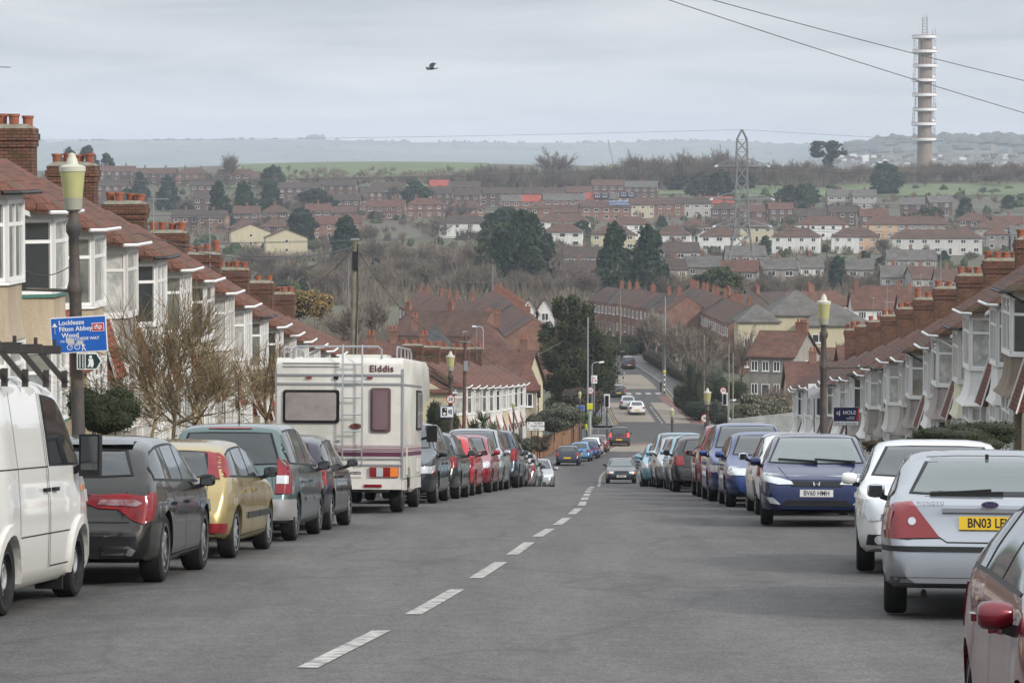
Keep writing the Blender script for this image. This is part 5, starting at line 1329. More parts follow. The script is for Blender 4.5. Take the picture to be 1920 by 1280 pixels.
# grass fields
fieldm = mat('field_grass', (.115, .15, .06), .95, noise=(.085, .11, .05), nscale=.05, detail=8)
def field(x0, x1, y0, y1, dz=.35):
    mb = MB(); nx_, ny_ = 40, 30; mb.v = [(x0+(x1-x0)*i/nx_, y0+(y1-y0)*j/ny_, TZ(x0+(x1-x0)*i/nx_, y0+(y1-y0)*j/ny_)+dz) for j in range(ny_+1) for i in range(nx_+1)]
    mb.f = [(j*(nx_+1)+i, j*(nx_+1)+i+1, (j+1)*(nx_+1)+i+1, (j+1)*(nx_+1)+i) for j in range(ny_) for i in range(nx_)]; mb.m = [0]*len(mb.f)
    setting(mb.build('field', fieldm, smooth=60))
field(100, 420, 1395, 1475); field(30, 100, 1420, 1465); field(-142, -12, 1480, 1760, .5)
# ------------------------------------------------------------ TREES
def treemat(name, c1, c2, c3=None, sc=.35, rough=.9):
    m = bpy.data.materials.new(name); m.use_nodes = True; t = m.node_tree; b = t.nodes['Principled BSDF']; b.inputs['Roughness'].default_value = rough; b.inputs['Specular IOR Level'].default_value = .15
    c_ = N('ShaderNodeTexCoord', t); n = noise(t, c_, sc, 5, .75); r = ramp(t, n.outputs[0], .36, c1, .64, c2)
    oi = N('ShaderNodeObjectInfo', t); mr_ = N('ShaderNodeMapRange', t); mr_.inputs['To Min'].default_value = .72; mr_.inputs['To Max'].default_value = 1.28; t.links.new(oi.outputs['Random'], mr_.inputs[0])
    v = N('ShaderNodeVectorMath', t, operation='SCALE'); t.links.new(r.outputs[0], v.inputs[0]); t.links.new(mr_.outputs[0], v.inputs['Scale']); t.links.new(v.outputs[0], b.inputs['Base Color']); return m
BARK = treemat('bark', (.075, .06, .045), (.13, .11, .085), sc=1.5); TWIG = treemat('twigs', (.135, .11, .08), (.215, .18, .135), sc=.12)
TWIG2 = treemat('twigs_red', (.135, .105, .085), (.19, .155, .125), sc=.12); TWIG3 = treemat('twigs_ochre', (.20, .135, .05), (.27, .19, .075), sc=.3)
EVG = treemat('evergreen', (.012, .024, .012), (.035, .058, .026), sc=.5); EVG2 = treemat('evergreen_olive', (.026, .034, .014), (.06, .07, .03), sc=.5)
EVB = treemat('evergreen_blue', (.013, .026, .018), (.032, .055, .036), sc=.5); HEDGE = treemat('hedge_leaf', (.02, .032, .012), (.055, .075, .028), sc=1.6)
IVY = treemat('ivy_leaf', (.035, .06, .02), (.09, .13, .045), sc=2); OLIVE = treemat('grey_green_leaf', (.075, .085, .055), (.15, .16, .11), sc=2); PALM = treemat('palm_leaf', (.05, .065, .03), (.12, .14, .07), sc=2)
BROWNB = treemat('brown_shrub', (.07, .045, .03), (.15, .095, .06), sc=1.5)
def bare_tree(seed, H=12, spread=.42, depth=4, kids=4, tw=.05, tl=1.1, sprays=9, trunk_r=.22, up=.35, ttop=.0, sides=4, first=.22, sprad=.55):
    rr = random.Random(seed); T_ = MB(); C_ = MB()
    def vec(d, ang):
        o = d.orthogonal().normalized(); o.rotate(Matrix.Rotation(rr.random()*2*math.pi, 3, d)); return (d*math.cos(ang)+o*math.sin(ang)).normalized()
    def twig(p, d, l, w):
        e = p+d*l; mid = p+d*l*.5+vec(d, 1.2)*l*.06; s = d.orthogonal().normalized(); s.rotate(Matrix.Rotation(rr.random()*6.28, 3, d)); s *= w/2
        C_.add([p-s, p+s, mid+s*.7, mid-s*.7, e], [(0, 1, 2, 3), (3, 2, 4)])
    def grow(p, d, l, r, k):
        pts = [p]; q = p; dd = d
        for i in range(3):
            dd = (vec(dd, .16)+Vector((0, 0, up*.18))).normalized(); q = q+dd*l/3; pts.append(q)
        r1 = r*.6
        if k <= 2 and r > .02: T_.tube(pts, r, sides if k < 2 else 3, r1=r1, cap=False)
        else:
            for a, b_ in zip(pts, pts[1:]): twig(a, (b_-a).normalized(), (b_-a).length*1.08, max(tw, r*1.6))
        if k >= depth:
            for i in range(sprays):
                t = rr.random(); a = pts[int(t*2.99)]; twig(a, (vec(dd, rr.uniform(.2, .9))+Vector((0, 0, up*.4))).normalized(), tl*rr.uniform(.5, 1.1), tw)
            return
        n = kids+(1 if rr.random() < .4 else 0)
        for i in range(n):
            t = .35+.65*(i+rr.random()*.6)/n; seg = min(2, int(t*3)); a = pts[seg].lerp(pts[seg+1], min(1, t*3-seg))
            grow(a, (vec(dd, rr.uniform(sprad*.6, sprad*1.5))+Vector((0, 0, up*.3))).normalized(), l*rr.uniform(.6, .82), r1*rr.uniform(.55, .8), k+1)
        grow(pts[-1], dd, l*.75, r1, k+1)
    p0 = Vector((0, 0, -.3)); p1 = Vector((rr.uniform(-.2, .2), rr.uniform(-.2, .2), H*first))
    T_.tube([p0, p0.lerp(p1, .5), p1], trunk_r, 6, r1=trunk_r*.8, cap=False)
    nb = kids+1
    for i in range(nb):
        a = 2*math.pi*(i+rr.random()*.5)/nb; an = spread*rr.uniform(.6, 1.3)
        grow(p1.lerp(p0, rr.random()*.25), Vector((math.sin(an)*math.cos(a), math.sin(an)*math.sin(a), math.cos(an))), H*.33, trunk_r*.6, 1)
    grow(p1, Vector((0, 0, 1)), H*.36, trunk_r*.7, 1)
    return T_, C_
def leafy(seed, H, Rr, n, ls, shape='cone', clumps=40, base=.04, lump=.28):
    """foliage as small faces gathered in clumps through an uneven envelope"""
    rr = random.Random(seed); C_ = MB()
    def env(t):
        if shape == 'cone': return (1-t)**.58*(.6+.4*min(1, t*6))
        if shape == 'oval': return math.sin(math.pi*min(.98, t*.9+.09))**.7
        if shape == 'dome': return math.sqrt(max(0, 1-t*t))
        if shape == 'pine': return .25 if t < .45 else math.sin(math.pi*(t-.45)/.55)**.5*.95+.1
    cl = []
    for i in range(clumps):
        t = base+(1-base)*rr.random()**.8; a = rr.random()*6.283; rad = env(t)*Rr*rr.uniform(.45, 1.0)
        cl.append((Vector((math.cos(a)*rad, math.sin(a)*rad, t*H)), Rr*lump*rr.uniform(.6, 1.3)*(.5+.5*env(t))))
    for i in range(n):
        if rr.random() < .80:
            c, r = rr.choice(cl); d = Vector((rr.gauss(0, 1), rr.gauss(0, 1), rr.gauss(0, .8))); d.normalize(); p = c+d*r*rr.random()**.33
        else:
            t = base+(1-base)*rr.random(); a = rr.random()*6.283; rad = env(t)*Rr*(.6+.35*rr.random()); p = Vector((math.cos(a)*rad, math.sin(a)*rad, t*H)); d = p-Vector((0, 0, p.z-.2*Rr)); d.normalize()
        if p.z < 0: continue
        d = (d+Vector((rr.gauss(0, .5), rr.gauss(0, .5), rr.gauss(0, .5)))).normalized()
        s = d.orthogonal().normalized(); s.rotate(Matrix.Rotation(rr.random()*6.28, 3, d)); u_ = d.cross(s); q = ls*rr.uniform(.5, 1.2)
        C_.add([p-s*q*.5, p+u_*q*.35, p+s*q*.6, p-u_*q*.35], [(0, 1, 2, 3)])
    return C_
PROTO = {}
def proto(key):
    if key in PROTO: return PROTO[key]
    k = key[0]
    if k == 'bare':
        T_, C_ = bare_tree(key[1], 12, spread=.62, depth=3, kids=4, tw=.075, tl=1.6, sprays=17, trunk_r=.15, first=.10, up=.3)
        r = (T_.mesh('trunk', BARK), C_.mesh('crown', {0: TWIG, 1: TWIG2}[key[1] % 2]))
    elif k == 'tallbare':
        T_, C_ = bare_tree(key[1], 15, spread=.26, depth=3, kids=5, tw=.07, tl=1.5, sprays=10, trunk_r=.2, up=.9); r = (T_.mesh('trunk', BARK), C_.mesh('crown', TWIG))
    else:
        m_, sh, n, ls, cl = {'conifer': (EVG, 'cone', 4200, .75, 60), 'round': (EVG, 'oval', 5200, .8, 46), 'olive': (EVG2, 'oval', 4200, .8, 34), 'blue': (EVB, 'cone', 4600, .75, 70), 'pine': (EVG, 'pine', 3000, .9, 16)}[k]
        C_ = leafy(key[1], 12, 4.6, n, ls, sh, cl); T_ = MB().tube([(0, 0, -.5), (.1, 0, 4), (0, .1, 9)], .32, 6, r1=.1)
        for i in range(6): a = i*1.05; T_.tube([(0, 0, 3+i*.8), (math.cos(a)*1.8, math.sin(a)*1.8, 4.2+i*.9)], .10, 4, r1=.03)
        r = (T_.mesh('trunk', BARK), C_.mesh('crown', m_))
    PROTO[key] = r; return r
def put_tree(kind, P_, H, Wd, label, group, rng, name='tree', H0=12.0, W0=None, seed=None, cat='tree'):
    tr, cr_ = proto((kind, rng.randint(0, 3) if seed is None else seed)); W0 = W0 or {'bare': 9.5, 'tallbare': 8.0}.get(kind, 9.2); H0 = {'tallbare': 14.5}.get(kind, 12.0)
    r = empty(name, P_, label, cat, group, rot=(0, 0, rng.random()*6.28)); r.scale = (Wd/W0, Wd/W0, H/H0)
    link('trunk', tr, r); link('crown', cr_, r); return r
rt = random.Random(21)
def evt(px, yt, yb, wpx, kind, label, group='evergreen trees in the valley', Y=None, seed=None):
    Y = Y or ground_for(px, yb); P_ = P2(px, Y); P_.z = TZ(P_.x, Y); H = (yb-yt)/F*Y*1.0
    return put_tree(kind, P_, H*1.04, wpx/F*Y*1.25, label, group, rt, 'evergreen_tree', seed=seed)
for a in ((130, 272, 330, 40, 'conifer', 'dark spiky conifer on the skyline behind the left chimneys'), (165, 268, 328, 45, 'conifer', 'tallest dark conifer on the far left skyline'), (200, 282, 330, 36, 'conifer', 'smaller conifer at the right of the skyline clump'),
          (262, 315, 372, 36, 'blue', 'blue-green conifer left of two above the second chimney'), (315, 322, 384, 44, 'blue', 'broad blue-green conifer above the chimney aerial'),
          (410, 336, 420, 50, 'conifer', 'dark conifer at the left end of the row of three'), (458, 332, 412, 52, 'conifer', 'dark conifer in the middle of the row of three'), (506, 333, 404, 50, 'conifer', 'dark conifer at the right end of the row of three'),
          (512, 303, 350, 42, 'round', 'dark round evergreen above the row of three conifers'), (565, 383, 448, 46, 'round', 'dark evergreen before the brown roofs left of the telegraph pole'), (592, 345, 392, 64, 'round', 'low wide evergreen beside the yellowish roof'),
          (648, 403, 505, 62, 'blue', 'blue-green evergreen behind the telegraph pole top'), (586, 497, 545, 52, 'conifer', 'small pointed evergreen above the ochre shrubs'), (780, 332, 376, 48, 'round', 'compact dark evergreen beside the long brick terrace'),
          (945, 378, 460, 70, 'round', 'upper dark evergreen of the big central clump'), (934, 415, 520, 78, 'olive', 'olive toned evergreen at the left of the central clump'), (984, 400, 548, 100, 'round', 'largest evergreen of the big central clump'),
          (961, 318, 348, 22, 'conifer', 'tiny conifer before the far wood'), (988, 348, 370, 30, 'round', 'small dark bush-like evergreen between brown roofs'), (1152, 420, 553, 76, 'conifer', 'tall pointed conifer, left of the central pair'), (1214, 425, 553, 86, 'conifer', 'broad pointed conifer, right of the central pair'),
          (1345, 500, 600, 92, 'olive', 'rounded evergreen rising over the red brick terrace', 'evergreen trees in the valley', 610), (1265, 320, 352, 36, 'round', 'dark round evergreen at the wood edge left of the pylon'), (1318, 318, 372, 48, 'olive', 'evergreen directly left of the pylon head'), (1352, 316, 372, 46, 'round', 'evergreen behind the pylon head'),
          (1482, 342, 382, 44, 'round', 'left half of the dark evergreen pair right of the pylon'), (1512, 340, 384, 44, 'round', 'right half of the dark evergreen pair right of the pylon'), (1552, 268, 318, 62, 'pine', 'spreading pine standing on the skyline'),
          (700, 384, 402, 16, 'round', 'tiny evergreen before the long brick terrace'), (1092, 400, 432, 26, 'round', 'small evergreen between two white hipped houses'), (1240, 392, 420, 24, 'conifer', 'small conifer behind the white hipped houses'), (1300, 452, 486, 34, 'round', 'rounded evergreen left of the pylon foot'), (1655, 470, 505, 30, 'olive', 'olive evergreen at the end of the grey terrace'), (1770, 455, 480, 26, 'conifer', 'small conifer right of the grey flats'), (870, 372, 398, 24, 'round', 'small evergreen at the right end of the brick terrace'), (352, 372, 404, 30, 'round', 'evergreen beside the third chimney'), (240, 345, 380, 34, 'round', 'evergreen right of the lamp post lantern'), (620, 330, 352, 26, 'round', 'small evergreen high on the left slope'), (705, 480, 520, 30, 'blue', 'blue-green evergreen in the brown wood'), (1400, 318, 350, 34, 'olive', 'olive evergreen right of the pylon head'), (1700, 392, 420, 24, 'olive', 'small olive evergreen among the dark terraces'), (1620, 455, 482, 22, 'round', 'small dark evergreen by the small grey house'),
          (1660, 305, 362, 52, 'round', 'lone dark evergreen left of the tower field'), (1810, 366, 402, 36, 'conifer', 'lone conifer in front of the green field'), (1745, 380, 408, 46, 'olive', 'low olive evergreen among dark roofs'), (1435, 428, 464, 24, 'conifer', 'slim conifer between white houses'),
          (1570, 475, 545, 46, 'blue', 'blue-green evergreen before the grey flats'), (1890, 364, 388, 26, 'round', 'small evergreen at the right edge of the field')):
    evt(*a)
G_B = 'bare winter trees in the far wood'; G_C = 'bare winter trees on the brown slopes'
LB = 'bare winter tree in the far wood along the skyline'; LC = 'bare winter tree on the brown slope above the brick terraces'
nb = 0
def btree(px, yt, yb, wpx, label, group, Y=None, kind='bare'):
    Y = Y or ground_for(px, yb); P_ = P2(px, Y); P_.z = TZ(P_.x, Y); put_tree(kind, P_, (yb-yt)/F*Y, wpx/F*Y, label, group, rt, 'bare_tree')
topA = lin([(200, 318), (380, 312), (400, 290), (450, 292), (500, 320), (560, 312), (700, 318), (840, 312), (900, 286), (1000, 298), (1100, 292), (1180, 275), (1220, 268), (1340, 262), (1420, 282), (1500, 282), (1600, 290), (1650, 300), (1700, 296), (1800, 295), (1920, 290)])
for i in range(66):
    px = 380+1560*i/66+rt.uniform(-7, 7)
    if px < 860 and rt.random() < .3: continue
    if 560 < px < 850: btree(px, 316, 345, 30, LB, G_B); continue
    if 1575 < px < 1640 and rt.random() < .6: continue
    yb = rt.uniform(332, 352); yt = topA(px)+rt.uniform(2, 22); btree(px, yt, yb, (yb-yt)*rt.uniform(.75, 1.1), LB, G_B)
for i in range(12):
    px = 1690+240*i/12+rt.uniform(-5, 5); btree(px, 290+rt.uniform(0, 14), 338, 44, LB, G_B, Y=1500)
btree(1041, 262, 338, 74, 'large broad-crowned bare tree standing above the wood', None, kind='bare'); btree(430, 280, 340, 50, 'tall pale poplar-like bare tree on the left skyline', None, kind='tallbare')
btree(1350, 262, 340, 60, 'bare tree on the skyline directly left of the pylon top', None); btree(1190, 268, 338, 46, 'bare tree left of the faint crane on the skyline', None)
topB = lin([(560, 520), (620, 470), (700, 440), (800, 450), (880, 470), (960, 500), (1010, 480), (1100, 500)])
for i in range(55):
    px = rt.uniform(600, 1100); yb = rt.uniform(topB(px)+40, 566); h_ = rt.uniform(42, 78); btree(px, yb-h_, yb, h_*rt.uniform(.7, 1.1), LC, G_C)
for i in range(38):
    px = rt.uniform(1235, 1800); yb = rt.uniform(520, 562); h_ = rt.uniform(36, 62); btree(px, yb-h_, yb, h_*rt.uniform(.8, 1.2), LC, G_C)
for px, yt, yb in ((470, 440, 520), (505, 455, 530), (540, 470, 545), (250, 395, 430), (300, 400, 440), (600, 480, 560), (860, 350, 410), (1060, 430, 470), (1030, 425, 462), (1250, 450, 500), (1560, 455, 500), (1700, 470, 520), (1620, 480, 530), (1400, 470, 520), (1180, 350, 385), (900, 330, 365), (350, 350, 400), (500, 380, 430), (545, 345, 395), (680, 340, 380), (740, 325, 365), (1100, 345, 380), (1300, 395, 440), (1345, 380, 425), (1475, 395, 440), (1610, 400, 445), (1655, 420, 470), (1720, 385, 420), (1790, 395, 440), (1850, 380, 420), (1870, 440, 490), (1540, 370, 405), (1440, 360, 395), (1060, 380, 420), (985, 420, 480), (880, 400, 450), (640, 500, 560), (300, 340, 380),
                   (1590, 365, 395), (1640, 372, 400), (720, 470, 540), (770, 455, 530), (820, 380, 440), (440, 480, 540), (690, 400, 450)):
    btree(px, yt, yb, (yb-yt)*.9, 'bare winter tree between the estate houses', 'bare winter trees between the estate houses')

for i in range(58):
    px = rt.uniform(300, 1900); yb = rt.uniform(362, 500); h_ = rt.uniform(16, 30)*(.6+.9*(yb-350)/150)
    btree(px, yb-h_, yb, h_*rt.uniform(.8, 1.2), 'bare winter tree between the estate houses', 'bare winter trees between the estate houses')
rr = random.Random(17); it = []
for i in range(520):
    px = rr.uniform(150, 1930); Y = ground_for(px, rr.uniform(352, 560)); P_ = P2(px, Y); it.append((Vector((P_.x, Y, TZ(P_.x, Y)-.3)), rr.uniform(.8, 2.6), rr.uniform(1.2, 3.4)))
hm_keep = hm; hm = HEDGE; lumps('garden_hedges', it, 19, 'dark garden hedges and bushes among the estate houses'); hm = hm_keep
# the body of the far wood, seen as one mass
def wood_mass(name, label, regions, seed, m=TWIG):
    rr = random.Random(seed); pr = []
    for s_ in range(4):
        T_, C_ = bare_tree(60+s_, 12, spread=.6, depth=2, kids=4, tw=.10, tl=1.9, sprays=13, trunk_r=.13, first=.12, up=.3, sides=3); T_.add(C_.v, C_.f); pr.append((T_.v, T_.f))
    V_ = []; F_ = []
    for (pa, pb, ya, yb, n, *hh) in regions:
        for i in range(n):
            px = rr.uniform(pa, pb); yb_ = rr.uniform(ya, yb); Y = ground_for(px, yb_); P_ = P2(px, Y); z0 = TZ(P_.x, Y); H = (yb_-topA(px)-rr.uniform(0, 26))/F*Y; H = hh[0]*rr.uniform(.6, 1.3) if hh else max(7, H)
            v_, f_ = pr[rr.randint(0, 3)]; a = rr.random()*6.28; ca, sa = math.cos(a), math.sin(a); sx_ = H/12*rr.uniform(.8, 1.2); b0 = len(V_)
            V_ += [(P_.x+(x*ca-y*sa)*sx_, Y+(x*sa+y*ca)*sx_, z0+z*H/12) for x, y, z in v_]; F_ += [tuple(k+b0 for k in f) for f in f_]
    me = bpy.data.meshes.new(name); me.from_pydata(V_, [], F_); me.materials.append(m); o = link(name, me); tag(o, label, 'woodland', kind='stuff'); print('wood faces', len(F_))
wood_mass('far_wood', 'body of the bare winter wood along the far skyline', [(860, 1560, 330, 354, 210), (1680, 1940, 325, 342, 50), (1570, 1690, 330, 342, 10), (40, 430, 330, 348, 70), (900, 1000, 325, 345, 20)], 5)
wood_mass('slope_thicket', 'brown thicket of bare trees filling the slopes and gaps between houses', [(600, 1120, 465, 565, 130, 7), (1130, 1800, 505, 562, 110, 6.5), (200, 600, 380, 540, 60, 6), (600, 1900, 365, 470, 110, 5), (430, 860, 324, 338, 40, 5)], 6)
# scrub and undergrowth: nobody could count it
def scrub(name, label, m, regions, seed):
    rr = random.Random(seed); mb = MB()
    for (pa, pb, ya, yb, n, hh) in regions:
        for i in range(n):
            px = rr.uniform(pa, pb); Y = rr.uniform(-ya, -yb) if ya < 0 else ground_for(px, rr.uniform(ya, yb)); P_ = P2(px, Y); P_.z = TZ(P_.x, Y); h = hh*rr.uniform(.5, 1.4)
            for j in range(34):
                a = rr.random()*6.28; r0 = rr.random()*h*.5; b0 = P_+Vector((math.cos(a)*r0, math.sin(a)*r0, 0)); l = h*rr.uniform(.5, 1.1); an = rr.random()*.8
                e = b0+Vector((math.cos(a)*l*math.sin(an), math.sin(a)*l*math.sin(an), l*math.cos(an))); s = Vector((rr.uniform(-1, 1), rr.uniform(-1, 1), rr.uniform(-.3, .3))).normalized()*.11*(Y/900)
                mb.add([b0-s, b0+s, e+s*.3, e-s*.3], [(0, 1, 2, 3)])
    o = mb.build(name, m); tag(o, label, 'undergrowth', kind='stuff'); return o
scrub('undergrowth', 'brown winter scrub covering the slopes and wood edge', TWIG, [(600, 1120, 470, 575, 420, 4.5), (1120, 1800, 505, 565, 420, 4.0), (600, 1000, 322, 340, 160, 2.5), (860, 1560, 330, 352, 300, 4), (1560, 1940, 325, 342, 120, 4), (420, 860, 326, 340, 160, 2.2), (380, 1900, 365, 480, 380, 2.4), (200, 600, 340, 540, 200, 3.2), (420, 900, -340, -560, 420, 2.8), (900, 1120, -500, -640, 160, 3), (1240, 1900, -420, -620, 300, 2.6), (1500, 1900, -340, -430, 120, 2.2)], 77)
# the air itself
hz = bpy.data.materials.new('haze'); hz.use_nodes = True; t = hz.node_tree; t.nodes.clear()
pv = N('ShaderNodeVolumePrincipled', t); pv.inputs['Color'].default_value = (.78, .86, .97, 1); pv.inputs['Density'].default_value = 1.35e-4; pv.inputs['Anisotropy'].default_value = .0
ou = N('ShaderNodeOutputMaterial', t); t.links.new(pv.outputs[0], ou.inputs['Volume'])
o = MB().bx(-3200, 3200, -60, 9300, -140, 110).build('haze', hz); tag(o, kind='stuff', label='thin pale haze over the valley', cat='haze')
# ============================================================ ESTATE AND VALLEY HOUSES
rh = random.Random(31)
def est(x0, x1, yr, wall, roof, label, hip=0, rows=None, wn=None, chims=None, depth=7.5, eave=5.1, rise=2.4, Y=None, rot=None, **k):
    # distance from the ridge height seen in the picture
    tot = eave+rise
    if Y is None:
        Y = 500
        t = tana(yr)
        while Y < 1560:
            P_ = P2((x0+x1)/2, Y)
            if (TZ(P_.x, Y)+tot)/Y >= t: break
            Y += 3
    Xc = P2((x0+x1)/2, Y).x; w = (x1-x0)/F*Y/(1.0 if rot is None else max(.5, math.cos(rot)))
    if wn is None: wn = max(2, round(w/3.6))
    if chims is None: chims = [c for c in ([.5] if w < 10 else [(i+.5)/max(1, round(w/9)) for i in range(max(1, round(w/9)))])]
    wm = RW.get(wall) or {'brick': BR, 'orange': BRO, 'dark': BRD}[wall]
    return block_house(Vector((Xc, Y+depth/2, TZ(Xc, Y)+.05)), (rh.uniform(-.16, .16) if rot is None else rot), w, depth, eave, rise, wm, RT[roof], label, 'estate houses on the far hillside', hip=hip, rows=rows or ((.9, 1.2), (3.4, 1.15)), wn=wn, chims=chims, back=False, **k)
S_ = [
 (1451, 1540, 428, 'white', 'brown', 'cream-white hipped house pair behind the slim conifer', 1), (1562, 1651, 428, 'white', 'brown', 'hipped house half white and half peach', 1, dict(split=(.58, RW['peach']))),
 (1674, 1843, 431, 'offwhite', 'brown', 'long cream-white hipped terrace at the right', 1), (1494, 1590, 407, 'white', 'brown', 'white hipped house above the half peach one', 1), (1620, 1785, 406, 'peach', 'brown', 'peach and grey hipped terrace with mossy roof', 1, dict(split=(.4, RW['grey']))),
 (1314, 1390, 427, 'white', 'brown', 'white hipped house behind the pylon legs', 1), (1390, 1452, 411, 'cream', 'brown', 'yellow cream hipped house right of the pylon', 1), (1276, 1332, 411, 'white', 'brown', 'white hipped house left of the pylon with dull roof', 1),
 (1228, 1296, 425, 'white', 'brown', 'white hipped house above the right central conifer', 1), (1826, 1915, 414, 'grey', 'brown', 'grey-beige hipped house by the right edge', 1), (1850, 1990, 428, 'grey', 'grey', 'grey house with grey roof at the right edge', 1),
 (1665, 1756, 469, 'ltgrey', 'grey', 'grey gabled flats below the long cream-white terrace', 0), (1362, 1435, 462, 'ltgrey', 'grey', 'grey gabled house among the pylon legs', 0), (1285, 1498, 486, 'grey', 'grey', 'long low grey-brown terrace crossing behind the pylon foot', 0),
 (1499, 1542, 483, 'white', 'grey', 'short white gabled house right of the long grey terrace', 0), (1590, 1640, 486, 'ltgrey', 'grey', 'small grey house beside the blue-green evergreen', 0), (1655, 1808, 502, 'ltgrey', 'grey', 'lowest grey terrace at the right above the brown wood', 0),
 (1235, 1310, 455, 'ltgrey', 'dark', 'grey-brown house right of the central conifers', 0), (1250, 1285, 486, 'cream', 'dark', 'small yellowish house right of the central conifers', 0),
 (1334, 1494, 383, 'dark', 'dark', 'long dark brick terrace with white windows right of the pylon', 0), (1496, 1672, 389, 'dark', 'dark', 'dark brown terrace continuing towards the olive evergreen', 0), (1795, 1930, 402, 'dark', 'dark', 'dark terrace under the field at the right edge', 0),
 (1552, 1650, 356, 'ltgrey', 'grey', 'grey gabled house below the lone evergreen', 0), (1690, 1790, 372, 'dark', 'grey', 'low grey-brown roofs before the green field', 0), (1259, 1332, 370, 'brick', 'dark', 'brick house with pale side left of the pylon', 0, dict(split=(.3, RW['ltgrey']))), (1322, 1374, 369, 'brick', 'bright', 'red roofed brick house next to the pylon', 0),
 (941, 1013, 366, 'brick', 'grey', 'brick house with half its roof bright red', 0, dict(split_roof=(.5, RT['bright']))), (1019, 1097, 364, 'brick', 'grey', 'brick house with grey-brown roof beyond the central evergreens', 0), (1095, 1160, 362, 'brick', 'bright', 'house with a red and grey roof left of the dark dormer', 0, dict(split_roof=(.45, RT['grey']))),
 (1157, 1193, 360, 'white', 'slate', 'small slate-roofed house with dark dormer and white windows', 0), (991, 1086, 382, 'brick', 'dull', 'brick house with reddish roof above the central evergreens', 0), (1181, 1262, 372, 'cream', 'brown', 'house with cream left half and brick right half', 0, dict(split=(.55, BR))),
 (1008, 1107, 402, 'white', 'brown', 'white hipped house right of the central evergreens', 1), (825, 917, 404, 'white', 'dark', 'white hipped house left of the central evergreens', 1), (1019, 1093, 420, 'white', 'brown', 'white hipped house second row right of the central evergreens', 1),
 (1109, 1192, 424, 'cream', 'brown', 'cream hipped house behind the left central conifer', 1), (1140, 1222, 407, 'white', 'brown', 'white hipped house above the central conifer pair', 1), (687, 912, 374, 'brick', 'brown', 'long red brick terrace with white window frames', 0, dict(gutter=1)),
 (1110, 1238, 338, 'dark', 'grey', 'long grey-brown roof beneath the far wood', 0), (800, 905, 350, 'dark', 'dark', 'dark brown terrace below the far wood', 0), (900, 985, 352, 'dark', 'dark', 'dark terrace behind the tiny conifer', 0), (806, 842, 338, 'brick', 'bright', 'small bright red roof at the wood edge', 0), (842, 900, 340, 'dark', 'dark', 'dark roof right of the small bright red roof', 0),
 (1058, 1134, 464, 'ltgrey', 'dark', 'grey gabled house left of the central conifer pair', 0), (1052, 1122, 490, 'white', 'dark', 'white-walled house low between the evergreen clumps', 0), (985, 1060, 352, 'dark', 'dark', 'dark rooftops in front of the broad-crowned bare tree', 0), (1060, 1110, 350, 'dark', 'brown', 'brown rooftops left of the long grey-brown roof', 0),
 (372, 425, 395, 'brick', 'dark', 'brick house right of the second chimney aerial', 0), (322, 372, 394, 'brick', 'dark', 'brick house behind the third chimney', 0), (437, 543, 387, 'dark', 'brown', 'large brown roof below the three conifers', 0), (430, 543, 408, 'dark', 'brown', 'brown roof in front of the large brown roof', 0),
 (572, 672, 384, 'dark', 'brown', 'brown gabled terrace left of the long brick terrace', 0), (580, 680, 402, 'brick', 'dull', 'lower reddish-brown terrace behind the blue-green evergreen', 0), (598, 676, 364, 'dark', 'dark', 'dark house with ochre mossy roof and three white windows', 0), (674, 716, 350, 'dark', 'dark', 'dark house above the long brick terrace', 0),
 (700, 758, 342, 'dark', 'dark', 'dark rooftops left of the compact evergreen', 0), (598, 668, 337, 'dark', 'dark', 'dark terrace high on the left slope', 0), (522, 600, 342, 'dark', 'dark', 'dark terrace right of the round evergreen', 0), (164, 240, 338, 'dark', 'dark', 'dark clad house with three white windows behind the lamp', 0), (182, 252, 312, 'dark', 'brown', 'brown skyline roof at the far left', 0),
 (250, 330, 316, 'dark', 'brown', 'brown skyline roof above the blue-green conifers', 0), (330, 392, 316, 'brick', 'brown', 'hipped brick house on the left skyline', 1), (357, 400, 338, 'dark', 'dark', 'dark clad house above the small red car', 0), (362, 404, 361, 'dark', 'dark', 'lower dark clad house left of the three conifers', 0),
 (164, 205, 369, 'dark', 'dark', 'dark gabled house behind the lamp post', 0), (182, 224, 364, 'cream', 'dark', 'cream fronted house behind the street lamp', 0), (408, 470, 318, 'dark', 'brown', 'brown rooftops beneath the pale bare tree', 0), (470, 525, 322, 'dark', 'brown', 'brown rooftops left of the round evergreen', 0), (758, 800, 352, 'dark', 'brown', 'brown roof directly under the compact evergreen', 0)]
for q in S_:
    x0, x1, yr, wa, ro, lb, hp = q[:7]; k = dict(q[7]) if len(q) > 7 else {}
    gt = k.pop('gutter', None)
    if x1-x0 > 92 and wa in ('dark', 'grey', 'ltgrey', 'brick'):
        n_ = 3 if x1-x0 > 135 else 2; nm = {2: ('left', 'right'), 3: ('left', 'middle', 'right')}[n_]
        for i in range(n_):
            a, b_ = x0+(x1-x0)*i/n_, x0+(x1-x0)*(i+1)/n_-rh.uniform(2, 7)
            est(a, b_, yr+rh.uniform(-5, 5), wa, rh.choice((ro, ro, 'brown', 'dull')), lb+', %s part' % nm[i], hip=rh.choice((0, 0, 1)))
        continue
    r_ = est(x0, x1, yr, wa, ro, lb, hip=hp, **k)
    if 'dormer' in lb: 
        MB().bx(-3, 3, -4.4, 0, 5.5, 7.3).build('dormer', mat('dormer_blue', (.02, .03, .06), .6), r_)
        for xx in (-1.6, 1.4): o = link('window', window_mesh(1.7, 1.2, 2), r_); o.location = (xx, -4.45, 5.8)
